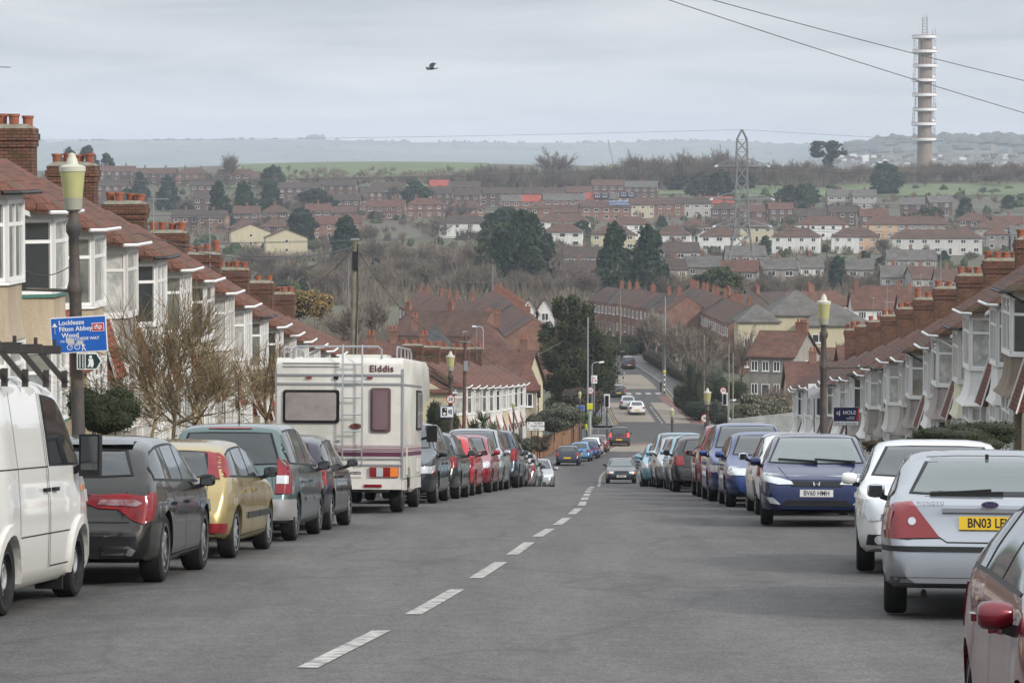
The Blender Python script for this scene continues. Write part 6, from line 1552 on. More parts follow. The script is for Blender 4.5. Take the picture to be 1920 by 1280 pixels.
# solar panels house
r_ = est(1088, 1182, 377, 'brick', 'brown', 'brick house with solar panels on its right half roof')
w_ = 94/F*r_.location.y; MB().hexa([(w_*.06, -3.4, 5.52), (w_*.46, -3.4, 5.52), (w_*.46, -.5, 7.40), (w_*.06, -.5, 7.40), (w_*.06, -3.5, 5.6), (w_*.46, -3.5, 5.6), (w_*.46, -.6, 7.48), (w_*.06, -.6, 7.48)]).build('solar_panel', brickmat('solar', (.05, .08, .16), (.05, .08, .16), (.4, .4, .42), bw=1.0, bh=1.6, ms=.06, rough=.2, bump=0), r_)
# gable-fronted cream houses at the left
for px, yr, lb in ((533, 430, 'right cream gable end facing the camera on the left slope'), (466, 420, 'left cream gable end facing the camera on the left slope')):
    r_ = est(px-22, px+22, yr, 'cream', 'brown', lb, depth=12, wn=1, chims=[], rot=0); r_.rotation_euler[2] = math.pi/2+.15
# white gabled pair left of the big yew
Yg = 520
for px, sc, lb in ((992, 0, 'white gabled house left of the big dark yew'), (1022, 0, 'second white gable half hidden by the big dark yew')):
    P_ = P2(px, Yg); r_ = block_house(Vector((P_.x, Yg+4, ZR(Yg))), math.pi/2, 8, 3.1 if False else 2.9, 4.6, 2.2, RW['white'], RT['brown'], lb, None, rows=(), chims=())
    for z_ in (.9, 3.2): o = link('window', window_mesh(1.1, 1.2, 2), r_); o.location = (-4.0, 0, z_); o.rotation_euler = (0, 0, -math.pi/2)
# ---- red brick terraces across the valley floor, one house each, own chimney
rt2 = random.Random(91)
def brick_terrace(pa, Ya, pb, Yb, n, eave, label, group, flip=False, wall='brick', roof='brown', rise=2.3, d=7.0, windows=True):
    A = P2(pa, Ya); B_ = P2(pb, Yb); v = B_-A; v.z = 0; w = v.length/n; rot = math.atan2(v.y, v.x)
    if flip: rot += math.pi
    for i in range(n):
        c = A.lerp(B_, (i+.5)/n); z = ZR(c.y)
        nrm = Vector((-v.y, v.x, 0)).normalized()*(d/2)*(-1 if flip else 1)
        ro = rt2.choice((roof, 'brown', 'dull', 'dark')); z += rt2.uniform(-.12, .12)
        block_house(Vector((c.x+nrm.x, c.y+nrm.y, z)), rot, w-.01, d, eave, rise, {'brick': BR, 'orange': BRO}[wall], RT[ro], label % ordinal(i), group, wn=2, chims=(rt2.choice((.05, .05, .95)),) if rt2.random() < .85 else (), chm=BRO, ow=.0 if n > 1 else .3, back=False, side_wins=False, windows=windows)
brick_terrace(1100, 566, 1246, 500, 10, 5.2, 'red brick terrace house, %s from the left facing the bend of the far street', 'red brick terrace across the end of the street')
brick_terrace(1258, 566, 1366, 452, 17, 5.2, 'red brick terrace house, %s from the far end beside the opposite street', 'red brick terrace beside the opposite street')
brick_terrace(1395, 520, 1600, 540, 4, 5.0, 'red brick terrace house, %s from the left behind the yellow flats', 'red brick terrace behind the yellow flats', roof='dull')
brick_terrace(1600, 580, 1780, 570, 3, 5.0, 'red brick house, %s from the left under the brown wood at the right', 'red brick houses under the brown wood at the right', roof='dull')
brick_terrace(748, 530, 872, 470, 9, 5.0, 'brick terrace house, %s from the left below the brown slope', 'brick terrace below the brown slope', roof='dull')
brick_terrace(886, 540, 948, 415, 18, 5.2, 'brick terrace house, %s from the top of the row running downhill left of the yew', 'brick terrace running downhill left of the yew', roof='dull', flip=False)
brick_terrace(735, 456, 895, 448, 2, 3.6, 'brown-roofed terrace house, %s from the left before the brick chimneys', 'brown-roofed terrace before the brick chimneys', roof='brown', rise=3.4, windows=False)
# ---- left middle ground roofs
def blk(px0, px1, Y, eave, rise, wall, roof, label, hip=0, d=8, rot=0, **k):
    A = P2(px0, Y); B_ = P2(px1, Y); w = (B_.x-A.x)/max(.35, math.cos(rot))
    wm = RW.get(wall) or {'brick': BR, 'orange': BRO, 'dark': BRD}[wall]
    return block_house(Vector(((A.x+B_.x)/2, Y+d/2, ZR(Y))), rot, w, d, eave, rise, wm, RT[roof], label, k.pop('group', None), hip=hip, **k)
blk(560, 800, 262, 5.4, 3.0, 'brick', 'pantile', 'long pantile roof behind the motorhome', d=9, wn=6, chims=(.12, .55, .97))
blk(640, 830, 300, 5.6, 3.2, 'brick', 'pantile', 'second long pantile roof above the motorhome', d=9, wn=6, chims=(.5,))
blk(768, 856, 342, 6.6, 3.0, 'dark', 'slate', 'dark slate hipped roof with satellite dish', hip=1, d=9, chims=(.08,), wn=3)
blk(862, 962, 362, 6.0, 3.2, 'brick', 'pantile', 'brown pantile hipped house left of the white gable', hip=1, d=10, chims=(.7,), wn=3)
blk(884, 1000, 300, 5.0, 3.0, 'cream', 'pantile', 'wide brown pantile roof with cream gable end beside the big yew', d=8.5, chims=(.86,), wn=3, rot=-.22, side_wins=False)
r_ = blk(972, 1006, 293.0, 4.9, 1.9, 'beige', 'red', 'beige corner house at the end of the lower left row', hip=1, d=6, chims=(), wn=1, rows=((3.2, 1.2),), doors=False)
blk(556, 660, 330, 5.2, 2.6, 'brick', 'dull', 'brick house between the chimneys and the telegraph pole', d=8, wn=3)
# ---- right middle ground
fl = [(1384, 1462, 425, 5.4, 1.9, 'front block of the yellow flats with grey hipped roof', 8), (1440, 1560, 440, 5.6, 3.0, 'long rear block of the yellow flats', 12), (1500, 1640, 436, 4.4, 2.6, 'right block of the yellow flats with white bargeboards', 10)]
for a in fl:
    r_ = blk(a[0], a[1], a[2], a[3]+1.5, a[4], 'cream', 'grey', a[5], hip=1, d=a[6], chims=(), wn=2)
    w_ = (a[1]-a[0])/F*a[2]/2; MB().bx(-w_-.03, w_+.03, -a[6]/2-.03, a[6]/2+.03, -1, 2.9).build('brick_base', BR, r_)
blk(1435, 1515, 372, 5.3, 2.6, 'grey', 'dull', 'beige house with dull red roof below the yellow flats', d=8, rot=-.45, wn=4, chims=(.85, .97), chm=BRO)
blk(1482, 1580, 318, 3.2, 3.4, 'cream', 'pantile', 'low cream house with red pantile roof', d=9, wn=2, chims=(.5,), rows=((.9, 1.2),))
blk(1580, 1690, 330, 5.2, 2.8, 'brick', 'dull', 'brick house with stacked chimneys behind the lamp post', d=8, wn=3, chims=(.2, .5, .8), chm=BRO)
blk(1600, 1700, 520, 5.2, 2.8, 'white', 'dull', 'dull red roofed house with white gable at the right', d=8, wn=3, chims=(.1, .9))
blk(1690, 1790, 500, 5.2, 2.8, 'white', 'dull', 'dull red roof partly hidden by the right chimneys', d=8, wn=3, chims=(.2, .8))
r_ = empty('porch_canopy', P2(1428, 398), 'pink-red sloping canopy beside the beige house', 'canopy')
MB().hexa([(-.9, -1, 2.8), (1.2, -1, 2.8), (1.2, 2, 2.8), (-.9, 2, 2.8), (-.9, -.2, 5.4), (1.2, -.2, 5.4), (1.2, 2, 5.4), (-.9, 2, 5.4)]).build('roof', mat('canopy_red', (.45, .10, .09), .6), r_); MB().bx(-.7, 1.0, -.6, 1.8, 0, 2.8).build('wall', RW['ltgrey'], r_)
# white slatted fence beside the junction
for i in range(10):
    px = (1255, 1290, 1325, 1390, 1410, 1590, 1640, 1700, 1350, 1230)[i]; Yq = (455, 440, 420, 405, 470, 400, 420, 440, 480, 470)[i]
    btree(px, 0, 0, 0, 'bare garden tree in the valley, %s of ten from the far street eastwards' % ordinal(i), 'bare garden trees in the valley', Y=Yq) if False else put_tree('bare', P2(px, Yq), 5.5+i % 4, 5.5, 'bare garden tree in the valley by the brick terraces', 'bare garden trees in the valley', rt, 'bare_tree')
A = P2(1368, 287); 
r_ = empty('board_fence', Vector((A.x, 287, ZR(287))), 'white weathered horizontal board fence at the right of the junction', 'fence')
wf = brickmat('white_boards', (.50, .50, .47), (.58, .58, .55), (.22, .22, .20), bw=3.0, bh=.17, ms=.02, bump=.6)
MB().hexa([(0, 0, -.2), (5.6, -3, .2), (5.6, -2.9, .2), (0, .1, -.2), (0, 0, 2.25), (5.6, -3, 3.1), (5.6, -2.9, 3.1), (0, .1, 2.25)]).build('board_panel', wf, r_)
for i in range(4): 
    t_ = i/3; MB().box((5.6*t_, -3*t_+.12, 1.2), (.12, .12, 2.4+.7*t_)).build('post', WOODW, r_)
# timber garden fences on the left near the junction
tf = brickmat('fence_boards', (.24, .12, .06), (.28, .15, .08), (.08, .045, .03), bw=.14, bh=3.0, ms=.012, offset=0)
for (a, Ya, b_, Yb, h_, lb) in ((998, 236, 1058, 285, 1.6, 'brown timber garden fence running down to the junction'), (1058, 286, 1092, 298, 1.8, 'taller reddish timber fence near the crossing')):
    xa = XL(Ya)-2.2; xb = XL(Yb)-2.2
    r_ = empty('timber_fence', (xa, Ya, ZR(Ya)), lb, 'fence')
    dx, dy, dz = xb-xa, Yb-Ya, ZR(Yb)-ZR(Ya)
    MB().hexa([(0, 0, 0), (dx, dy, dz), (dx-.06, dy, dz), (-.06, 0, 0), (0, 0, h_), (dx, dy, dz+h_), (dx-.06, dy, dz+h_), (-.06, 0, h_)]).build('board_panel', tf, r_)
    for i in range(6): MB().box((dx*i/5-.03, dy*i/5, dz*i/5+h_/2), (.13, .13, h_+.15)).build('post', mat('post_wood', (.14, .08, .05), .9), r_)
# ============================================================ STREET FURNITURE
POLE = mat('lamp_column', (.040, .040, .042), .7, noise=(.10, .075, .06), nscale=3); GALV = mat('galvanised', (.30, .32, .34), .5, metal=.4); BLP = mat('black_post', (.016, .016, .018), .45)
LANT = mat('lantern_diffuser', (.46, .44, .20), .35, coat=.3, noise=(.40, .39, .19), nscale=3); LCAP = mat('lantern_cap', (.50, .49, .40), .45); LNECK = mat('lantern_neck', (.30, .30, .24), .5)
WSIGN = mat('sign_white', (.72, .72, .72), .45); RSIGN = mat('sign_red', (.45, .02, .03), .4); BSIGN = mat('sign_blue', (.012, .10, .42), .35); KSIGN = mat('sign_black', (.01, .01, .01), .5); SBACK = mat('sign_back', (.16, .16, .17), .6)
WOODP = mat('weathered_pole', (.16, .15, .11), .9, noise=(.24, .22, .17), nscale=2.5)
def street_lamp(P_, H, label, S=1.0, arm=None):
    r = empty('street_lamp', P_, label, 'street lamp', 'lantern street lamps')
    h = H-.70*S; V_ = .68
    MB().lathe([(.10, -.3), (.10, 1.3), (.105, 1.35), (.085, 1.5), (.078, h-1.1), (.09, h-1.06), (.105, h-1.0), (.09, h-.95), (.07, h-.85), (.062, h-.35), (.10, h-.28), (.10, h-.2), (.07, h-.14), (.06, h)], 12).build('column', POLE, r, 40)
    if arm: MB().tube([(0, 0, h-1.03), (arm, 0, h-1.0)], .025, 6).build('ladder_bar', POLE, r)
    l = MB().lathe([(.06*S, h-.03), (.112*S, h), (.122*S, h+.22*S*V_)], 16).build('lantern_neck', LNECK, r, 40)
    MB().lathe([(.122*S, h+.22*S*V_), (.160*S, h+.72*S*V_)], 18).build('lantern', LANT, r, 40)
    MB().lathe([(.168*S, h+.71*S*V_), (.170*S, h+.80*S*V_), (.08*S, h+.84*S*V_), (.062*S, h+.95*S*V_), (.05*S, h+.97*S*V_), (.045*S, h+1.03*S*V_), (.0, h+1.06*S*V_)], 16).build('lantern_cap', LCAP, r, 40)
    return r
def lamp_at(px, Y, H, label, **k):
    P_ = P2(px, Y); return street_lamp(P_, H, label, **k)
near = lamp_at(152, 42, 5.05, 'street lamp with tall yellowish lantern at the left foreground', arm=-.62); near.rotation_euler = (0, R(-.9), 0)
lamp_at(845, 116, 5.0, 'street lamp beyond the motorhome carrying the camera sign', S=.95)
lamp_at(1543, 78, 4.75, 'street lamp rising above the blue car at the right', S=1.0, arm=1.0)
lamp_at(1260, 205, 4.3, 'slim street lamp between the cars at the right of the brow', S=.85)
lamp_at(1326, 152, 4.7, 'street lamp behind the black hatchback on the right', S=1.05)
lamp_at(963, 240, 4.6, 'small street lamp in front of the lower left houses', S=.9)
lamp_at(1087, 286, 4.7, 'street lamp by the blue sign near the junction', S=.9)
def roundel(P_, dia, txt, label, cat='speed limit sign', name='speed_limit_sign', post=None, ring=RSIGN):
    r = empty(name, P_, label, cat, 'round speed limit signs'); rr_ = dia/2
    MB().lathe([(0, 0), (rr_, 0), (rr_, .02), (0, .02)], 28, axis='y').build('backing', SBACK, r)
    MB().lathe([(rr_*.80, -.001), (rr_*.8, -.006), (rr_, -.006), (rr_, -.001)], 28, axis='y', cap=False).build('red_ring', ring, r)
    MB().lathe([(0, -.003), (rr_*.80, -.003), (rr_*.8, -.0005), (0, -.0005)], 28, axis='y').build('sign_face', WSIGN, r)
    put_text(txt, dia*.56, frame_mat((0, -.009, 0), (1, 0, 0), (0, 0, 1)), KSIGN, r, 'lettering', bold=dia*.008)
    if post: MB().tube([(0, .06, -post), (0, .06, rr_)], .05, 8).build('post', BLP, r)
    return r
roundel(U(845, 748, 115.8), .31, '20', 'small round 20 sign on the lamp post beyond the motorhome')
roundel(U(1075, 774, 262), .66, '30', 'round 30 sign on the left before the junction', post=3.0)
roundel(U(1322, 784, 232), .60, '30', 'round 30 sign half hidden by the right lamp post', post=2.8)
roundel(U(1107, 732, 318), .68, '20', 'round 20 sign left of the crossing', post=3.6); roundel(U(1356, 732, 330), .66, '20', 'round 20 sign right of the junction', post=3.6)
def panel(name, P_, w, h, face, label, cat, border=None, bw=.02, rx=0, posts=(), ph=2.0, pm=None, group=None, th=.02, yaw=0):
    r = empty(name, P_, label, cat, group, rot=(0, rx, yaw))
    MB().box((0, .012, 0), (w, th, h)).build('sign_plate', border or face, r)
    f = MB().box((0, 0, 0), (w-2*bw, .004, h-2*bw)).build('sign_face', face, r)
    for x in posts: MB().tube([(x, .06, -ph), (x, .06, h*.4)], .035, 6).build('post', pm or BLP, r)
    return r
# blue cycle-route sign on the near lamp
P_ = U(148, 627, 41.78)
bs = panel('direction_sign', P_, .71, .455, BSIGN, 'blue direction sign to Lockleaze on the near left lamp post', 'direction sign', border=WSIGN, bw=.013, rx=R(-3.2))
def T_(txt, x, z, size, m=WSIGN, par=bs, **k):
    me = text_mesh(txt, size, extrude=.0008, **k); xs = [v.co.x for v in me.vertices]; dx = -min(xs)
    for v in me.vertices: v.co.x += dx
    me.materials.clear(); me.materials.append(m); o = link('lettering', me, par); o.matrix_local = frame_mat((x, -.0045, z), (1, 0, 0), (0, 0, 1)); return o
T_('Lockleaze', -.245, .155, .082, bold=.0012); T_('Filton Abbey', -.245, .075, .082, bold=.0012); T_('Wood', -.22, -.005, .082, bold=.0012); T_('via', -.245, -.075, .055); T_('CORDE WAY', -.055, -.055, .052, bold=.0008)
MB().bar((-.30, -.004, .02), (-.30, -.004, .13), .022, .003).prism([(-.335, .11), (-.265, .11), (-.30, .16)], -.006, -.003).build('arrow', WSIGN, bs)
b = MB().bx(.17, .325, -.006, -.003, .03, .135).build('rail_emblem', WSIGN, bs); MB().bx(.178, .317, -.009, -.0062, .038, .127).build('emblem_field', RSIGN, b)
e = MB(); 
for z_ in (.070, .095): e.bx(.195, .30, -.012, -.0092, z_-.006, z_+.006)
e.bar((.225, -.0105, .11), (.262, -.0105, .095), .003, .012); e.bar((.262, -.0105, .095), (.235, -.0105, .07), .003, .012); e.bar((.235, -.0105, .07), (.272, -.0105, .055), .003, .012); e.build('emblem_mark', WSIGN, b)
st = MB(); st.prism([(-.165, -.03), (-.065, -.045), (-.06, -.11), (-.14, -.12), (-.175, -.08)], -.0065, -.0035); st.prism([(-.03, -.08), (.04, -.075), (.05, -.12), (-.01, -.135), (-.04, -.11)], -.0065, -.0035); st.build('worn_sticker', mat('sticker', (.45, .45, .45), .6), bs)
sy = MB()
for cx_, cz_ in ((-.125, -.155), (-.03, -.155)):
    for i in range(14):
        a0, a1 = i*6.283/14, (i+1)*6.283/14; sy.bar((cx_+.032*math.cos(a0), -.004, cz_+.032*math.sin(a0)), (cx_+.032*math.cos(a1), -.004, cz_+.032*math.sin(a1)), .003, .007)
sy.bar((-.125, -.004, -.155), (-.09, -.004, -.12), .003, .006); sy.bar((-.09, -.004, -.12), (-.04, -.004, -.125), .003, .006); sy.bar((-.03, -.004, -.155), (-.045, -.004, -.11), .003, .006); sy.build('cycle_symbol', WSIGN, bs)
pe = MB(); pe.prism([(.035+.013*math.cos(i*.628), -.095+.013*math.sin(i*.628)) for i in range(10)], -.006, -.003); pe.bar((.035, -.004, -.108), (.045, -.004, -.16), .003, .022); pe.bar((.045, -.004, -.155), (.075, -.004, -.205), .003, .011); pe.bar((.045, -.004, -.155), (.03, -.004, -.205), .003, .011); pe.bar((.04, -.004, -.115), (.07, -.004, -.145), .003, .008); pe.build('walker_symbol', WSIGN, bs)
# walking route arrow sign below it
P_ = U(167, 677, 41.77); ws = empty('footpath_sign', P_, 'black and white arrow-shaped walking sign under the blue sign', 'footpath sign')
MB().prism([(-.155, -.105), (.10, -.105), (.165, 0), (.10, .105), (-.155, .105)], 0, .015).build('sign_plate', WSIGN, ws); DG2 = mat('sign_dark_green', (.01, .035, .03), .4)
MB().prism([(-.14, -.09), (-.055, -.09), (-.055, .09), (-.14, .09)], -.004, -.0005).prism([(-.04, -.09), (.092, -.09), (.145, 0), (.092, .09), (-.04, .09)], -.004, -.0005).build('sign_face', DG2, ws)
m_ = MB(); m_.prism([(.02+.02*math.cos(i*.628), .055+.02*math.sin(i*.628)) for i in range(10)], -.008, -.0045); m_.prism([(-.01, .03), (.05, .03), (.06, -.03), (.05, -.075), (.02, -.075), (.02, -.04), (.0, -.075), (-.02, -.07), (-.0, -.02)], -.008, -.0045); m_.build('walker_symbol', WSIGN, ws)
for x_ in (-.115, -.078):
    q = MB()
    for i in range(6): q.bx(x_-.008, x_+.008, -.007, -.0045, -.075+i*.027, -.075+i*.027+.016)
    q.build('small_lettering', WSIGN, ws)
# speed camera sign
P_ = U(838, 772, 115.75); cs = panel('camera_sign', P_, .48, .40, WSIGN, 'square speed camera sign on the lamp post beyond the motorhome', 'camera sign', border=mat('sign_blue_edge', (.03, .09, .25), .4), bw=.02)
MB().bx(-.17, .0, -.008, -.003, -.13, .15).build('camera_symbol', KSIGN, cs)
q = MB().lathe([(.028, -.012), (.05, -.012), (.05, -.009), (.028, -.009)], 14, (-.09, 0, -.06), axis='y'); q.lathe([(.0, -.012), (.024, -.012), (.024, -.009), (0, -.009)], 10, (-.05, 0, .09), axis='y'); q.build('lens_symbol', WSIGN, cs)
MB().bx(.05, .10, -.008, -.003, -.05, .07).bx(.12, .17, -.008, -.003, -.08, .09).build('flash_marks', mat('sign_greyblue', (.05, .08, .14), .4), cs)
# health centre / library sign
P_ = U(1004.5, 798.5, 216); hs = panel('direction_sign', P_, 1.18, .60, WSIGN, 'white sign to Horfield Health Centre and Library on two black posts', 'direction sign', border=KSIGN, bw=.02, posts=(-.28, .12), ph=2.2)
T_('Horfield', -.12, .18, .17, KSIGN, hs, bold=.003); T_('Health Centre', -.32, .02, .16, KSIGN, hs, bold=.003); T_('Library', -.2, -.19, .16, KSIGN, hs, bold=.003)
MB().bx(-.56, .56, -.006, -.003, -.098, -.086).bar((-.45, -.004, 0), (-.45, -.004, .20), .035, .004).prism([(-.51, .16), (-.39, .16), (-.45, .25)], -.007, -.003).bar((-.38, -.004, -.19), (-.50, -.004, -.19), .004, .03).prism([(-.48, -.24), (-.48, -.14), (-.55, -.19)], -.007, -.003).build('arrow', KSIGN, hs)
P_ = U(957, 824, 175); ns = panel('street_name_sign', P_, .42, .33, WSIGN, 'small white notice on a post by the lower left gardens', 'notice', border=mat('edge_green', (.02, .08, .07), .5), posts=(0,), ph=1.5); T_('Zone', -.12, 0, .1, KSIGN, ns)
P_ = U(1088.5, 764.5, 288); panel('direction_sign', P_, .70, .44, BSIGN, 'small blue route sign behind the 30 sign', 'direction sign', border=WSIGN); 
# estate agent board
P_ = U(1587, 780.5, 103); ea = panel('estate_agent_board', P_, .80, .58, mat('board_navy', (.008, .010, .05), .4), 'navy and red CJ Hole estate agent board, Sold on Open Day', 'estate agent board', border=WSIGN, bw=.004, posts=(0,), ph=2.4, pm=POLE)
MB().prism([(.30, -.13), (.396, -.13), (.396, .286), (.36, .286)], -.006, -.0025).build('red_band', RSIGN, ea)
MB().bx(-.38, .38, -.009, -.003, -.27, -.15).build('caption_strip', WSIGN, ea)
T_('cj', -.31, .12, .19, WSIGN, ea, bold=.002); T_('HOLE', -.10, .12, .16, WSIGN, ea, bold=.002)
o = T_('Sold on Open Day', -.345, -.212, .088, mat('ink_navy', (.01, .012, .05), .5), ea, bold=.0005); o.location.y = -.011
for z_, w_ in ((-.01, .18), (-.05, .28), (-.08, .24)): MB().bx(.26-w_, .26, -.006, -.003, z_-.008, z_+.008).build('small_lettering', mat('dull_white', (.4, .4, .45), .5), ea)
# two blank white boards further down
for px, py in ((1527, 733), (1553, 733)): panel('blank_board', U(px, py, 190), .72, .85, WSIGN, 'blank white board among the right bay windows, %s of two' % ('left' if px == 1527 else 'right'), 'board', posts=(0,), ph=3, pm=POLE, group='blank white boards on the right')
# telegraph poles
def pole(P_, H, r0, label, m=WOODP, name='telegraph_pole', cat='telegraph pole', group=None, lean=0, n=10, r1=None):
    r = empty(name, P_, label, cat, group, rot=(0, R(lean), 0)); MB().tube([(0, 0, -.5), (0, 0, H)], r0, n, r1=r1 or r0*.75).build('pole', m, r, 40); return r
P_ = P2(660, 124); P_.z = ZR(124); top = U(666, 447, 124)
tp = pole(P_, top.z-P_.z, .17, 'wooden telegraph pole behind the motorhome with a black box', lean=math.degrees(math.atan2(top.x-P_.x, top.z-P_.z)), r1=.125)
h_ = top.z-P_.z; MB().box((.02, -.14, h_-.82), (.22, .16, .68)).build('cable_box', BLP, tp); MB().tube([(.10, -.12, h_-.2), (.13, -.15, h_-2), (.05, -.16, h_-6)], .02, 5).build('cable', BLP, tp)
sp_ = MB()
for i in range(5): sp_.tube([(-.12, -.02, 1.6+i*.5), (-.26, -.02, 1.62+i*.5)], .012, 4)
MB().box((0, 0, h_-.03), (.30, .30, .05)).build('cap', LEAD, tp)
P_ = P2(868, 150); top = U(873, 628, 150)
bp_ = pole(P_, top.z-P_.z, .10, 'slender rusty brown pole left of the lower left houses', m=mat('rust_pole', (.085, .04, .03), .8, noise=(.12, .07, .06), nscale=2), lean=.9, cat='pole', name='utility_pole')
h_ = top.z-P_.z; MB().box((0, -.05, h_-.3), (.5, .05, .05)).box((.05, -.1, h_-1.4), (.2, .16, .45)).build('bracket', GALV, bp_)
for a in ((1102, 595, 300, .09, 'tall pale blue-grey mast left of the yew tip', GALV), (1163, 540, 470, .13, 'grey pole before the far brick terrace', WOODP), (1247, 556, 400, .11, 'tall grey pole beside the zebra crossing beacon', GALV), (1243, 585, 402, .10, 'darker pole directly left of the tall grey pole', WOODP),
          (1320, 628, 352, .11, 'wooden pole by the ivy-clad tree', WOODP), (1366, 645, 312, .10, 'left one of the paired wooden poles at the junction', WOODP), (1374, 660, 306, .10, 'right one of the paired wooden poles at the junction', WOODP), (1310, 585, 420, .06, 'thin dark lamp column before the brick terrace', BLP),
          (957, 576, 480, .07, 'white-topped thin post left of the yew', GALV), (924, 496, 620, .09, 'thin pale pole rising from the brown slope', GALV), (654, 482, 640, .08, 'thin grey pole left of the big telegraph pole', GALV), (413, 490, 560, .07, 'thin post above the left rooftops', GALV)):
    P_ = P2(a[0], a[2]); top = U(a[0], a[1], a[2]); pole(P_, top.z-P_.z, a[3], a[4], m=a[5], name='utility_pole', cat='pole', group='poles in the valley', n=6)
def mast_lamp(px, py, Y, arm, label):
    P_ = P2(px, Y); top = U(px, py, Y); r = empty('mast_lamp', P_, label, 'street lamp', 'column lamps on the far street'); H = top.z-P_.z
    MB().tube([(0, 0, -.3), (0, 0, H-.4), (arm*.12, 0, H-.1), (arm*.4, 0, H), (arm*.8, 0, H)], .06, 6).build('column', GALV, r, 40)
    MB().hexa([(arm*.75-.05, -.12, H-.08), (arm*1.25, -.12, H-.02), (arm*1.25, .12, H-.02), (arm*.75-.05, .12, H-.08), (arm*.78, -.08, H+.08), (arm*1.2, -.08, H+.10), (arm*1.2, .08, H+.10), (arm*.78, .08, H+.08)]).build('lamp_head', WSIGN, r)
mast_lamp(1110, 679, 322, .95, 'curved-neck street lamp at the left of the crossing'); mast_lamp(1246, 645, 402, -.7, 'street lamp above the zebra crossing beacon'); mast_lamp(906, 612, 330, -.9, 'lamp with bent neck above the brown pantile roofs')
mast_lamp(1365, 750, 300, .6, 'double-headed low lamp at the paired poles')
# traffic lights
def traffic_light(px, py, Y, H, label, lit='red', scale=1.0, back=False):
    top = U(px, py, Y); P_ = P2(px, Y); P_.x = top.x; r = empty('traffic_light', P_, label, 'traffic light', 'traffic lights at the junction'); H = top.z-P_.z
    MB().tube([(0, 0, -.3), (0, 0, H+.1)], .06, 8).build('post', BLP, r)
    hd = MB().box((0, -.16, H-.5), (.32, .22, 1.0)); hd.box((0, -.06, H-.5), (.46, .02, 1.16)); h = hd.build('signal_head', BLP, r)
    if not back:
        MB().box((0, -.075, H-.5), (.54, .01, 1.24)).build('white_border', WSIGN, h)
        for i, c_ in enumerate(('red', 'amber', 'green')):
            z_ = H-.2-i*.30
            m_ = {'red': mat('signal_red_lit', (.9, .15, .05), .3, emit=(1, .22, .12), es=5) if lit == 'red' else REDD, 'amber': mat('signal_amber_off', (.08, .05, .01), .4), 'green': mat('signal_green_off', (.01, .05, .03), .4)}[c_]
            MB().lathe([(0, -.285), (.10, -.285), (.10, -.27), (0, -.27)], 12, (0, 0, z_), axis='y').build('lens', m_, h)
            MB().lathe([(.115, -.40), (.12, -.27), (.11, -.27), (.105, -.40)], 12, (0, 0, z_), axis='y').build('hood', BLP, h)
    return r
traffic_light(1138, 741, 300, 3, 'traffic light showing red in front of the crossing'); traffic_light(1128, 728, 336, 3, 'black traffic light back left of the crossing', back=True); traffic_light(1009, 723, 300, 3, 'traffic light on the side road before the cream gable', back=True)
traffic_light(1359, 738, 318, 3, 'traffic light right of the junction by the paired poles', lit='red'); traffic_light(1340, 757, 308, 2.5, 'low traffic light right of the far kerb', back=True)
# beacon, bollards, cabinet, bins, rails
P_ = P2(1246, 388); P_.x = U(1246, 700, 388).x; bc = empty('crossing_beacon', P_, 'black and white crossing beacon with yellow globe', 'crossing beacon'); H = U(1246, 697, 388).z-P_.z
for i in range(8): MB().tube([(0, 0, i*H/8.6), (0, 0, (i+1)*H/8.6)], .07, 8).build('pole_band', (BLP, WSIGN)[i % 2], bc)
q = MB(); q.lathe([(.0, H-.22), (.15, H-.16), (.2, H), (.15, H+.15), (0, H+.2)], 12); q.build('globe', mat('beacon_globe', (.55, .42, .03), .4), bc, 60)
for px, Y, h_, m_, lb in ((1239, 392, 1.1, BLP, 'dark bollard beside the crossing beacon'), (1268, 378, 1.0, GALV, 'grey bollard on the right footpath'), (1434, 305, 1.0, BLP, 'black bollard by the white board fence')):
    P_ = P2(px, Y); r = empty('bollard', P_, lb, 'bollard'); MB().lathe([(.12, -.1), (.12, h_*.8), (.14, h_*.82), (.10, h_), (0, h_+.02)], 10).build('post', m_, r, 40)
for px, Y, lb in ((1304, 352, 'black wheelie bin beside the ivy-clad tree'), (1167, 460, 'black wheelie bin at the top of the far street')):
    P_ = P2(px, Y, .1); r = empty('wheelie_bin', P_, lb, 'bin'); MB().hexa([(-.24, -.28, 0), (.24, -.28, 0), (.24, .28, 0), (-.24, .28, 0), (-.3, -.36, 1.0), (.3, -.36, 1.0), (.3, .36, 1.0), (-.3, .36, 1.0)]).build('bin_body', BLP, r); MB().hexa([(-.32, -.40, 1.0), (.32, -.40, 1.0), (.32, .38, 1.0), (-.32, .38, 1.0), (-.28, -.3, 1.07), (.28, -.3, 1.07), (.28, .36, 1.12), (-.28, .36, 1.12)]).build('lid', BLP, r)
P_ = U(1106, 762, 296); yb_ = empty('camera_housing', P2(1106, 296), 'yellow camera box on a grey pole at the left of the junction', 'traffic camera'); yb_.location.x = P_.x; H = P_.z-yb_.location.z
MB().tube([(0, 0, 0), (0, 0, H-.2)], .14, 8).build('pole', mat('greenish_grey', (.30, .35, .32), .5), yb_); MB().hexa([(-.26, -.3, H-.22), (.26, -.3, H-.22), (.26, .3, H-.22), (-.26, .3, H-.22), (-.26, -.36, H+.26), (.26, -.36, H+.26), (.26, .3, H+.26), (-.26, .3, H+.26)]).build('camera_box', mat('camera_yellow', (.62, .60, .02), .4), yb_)
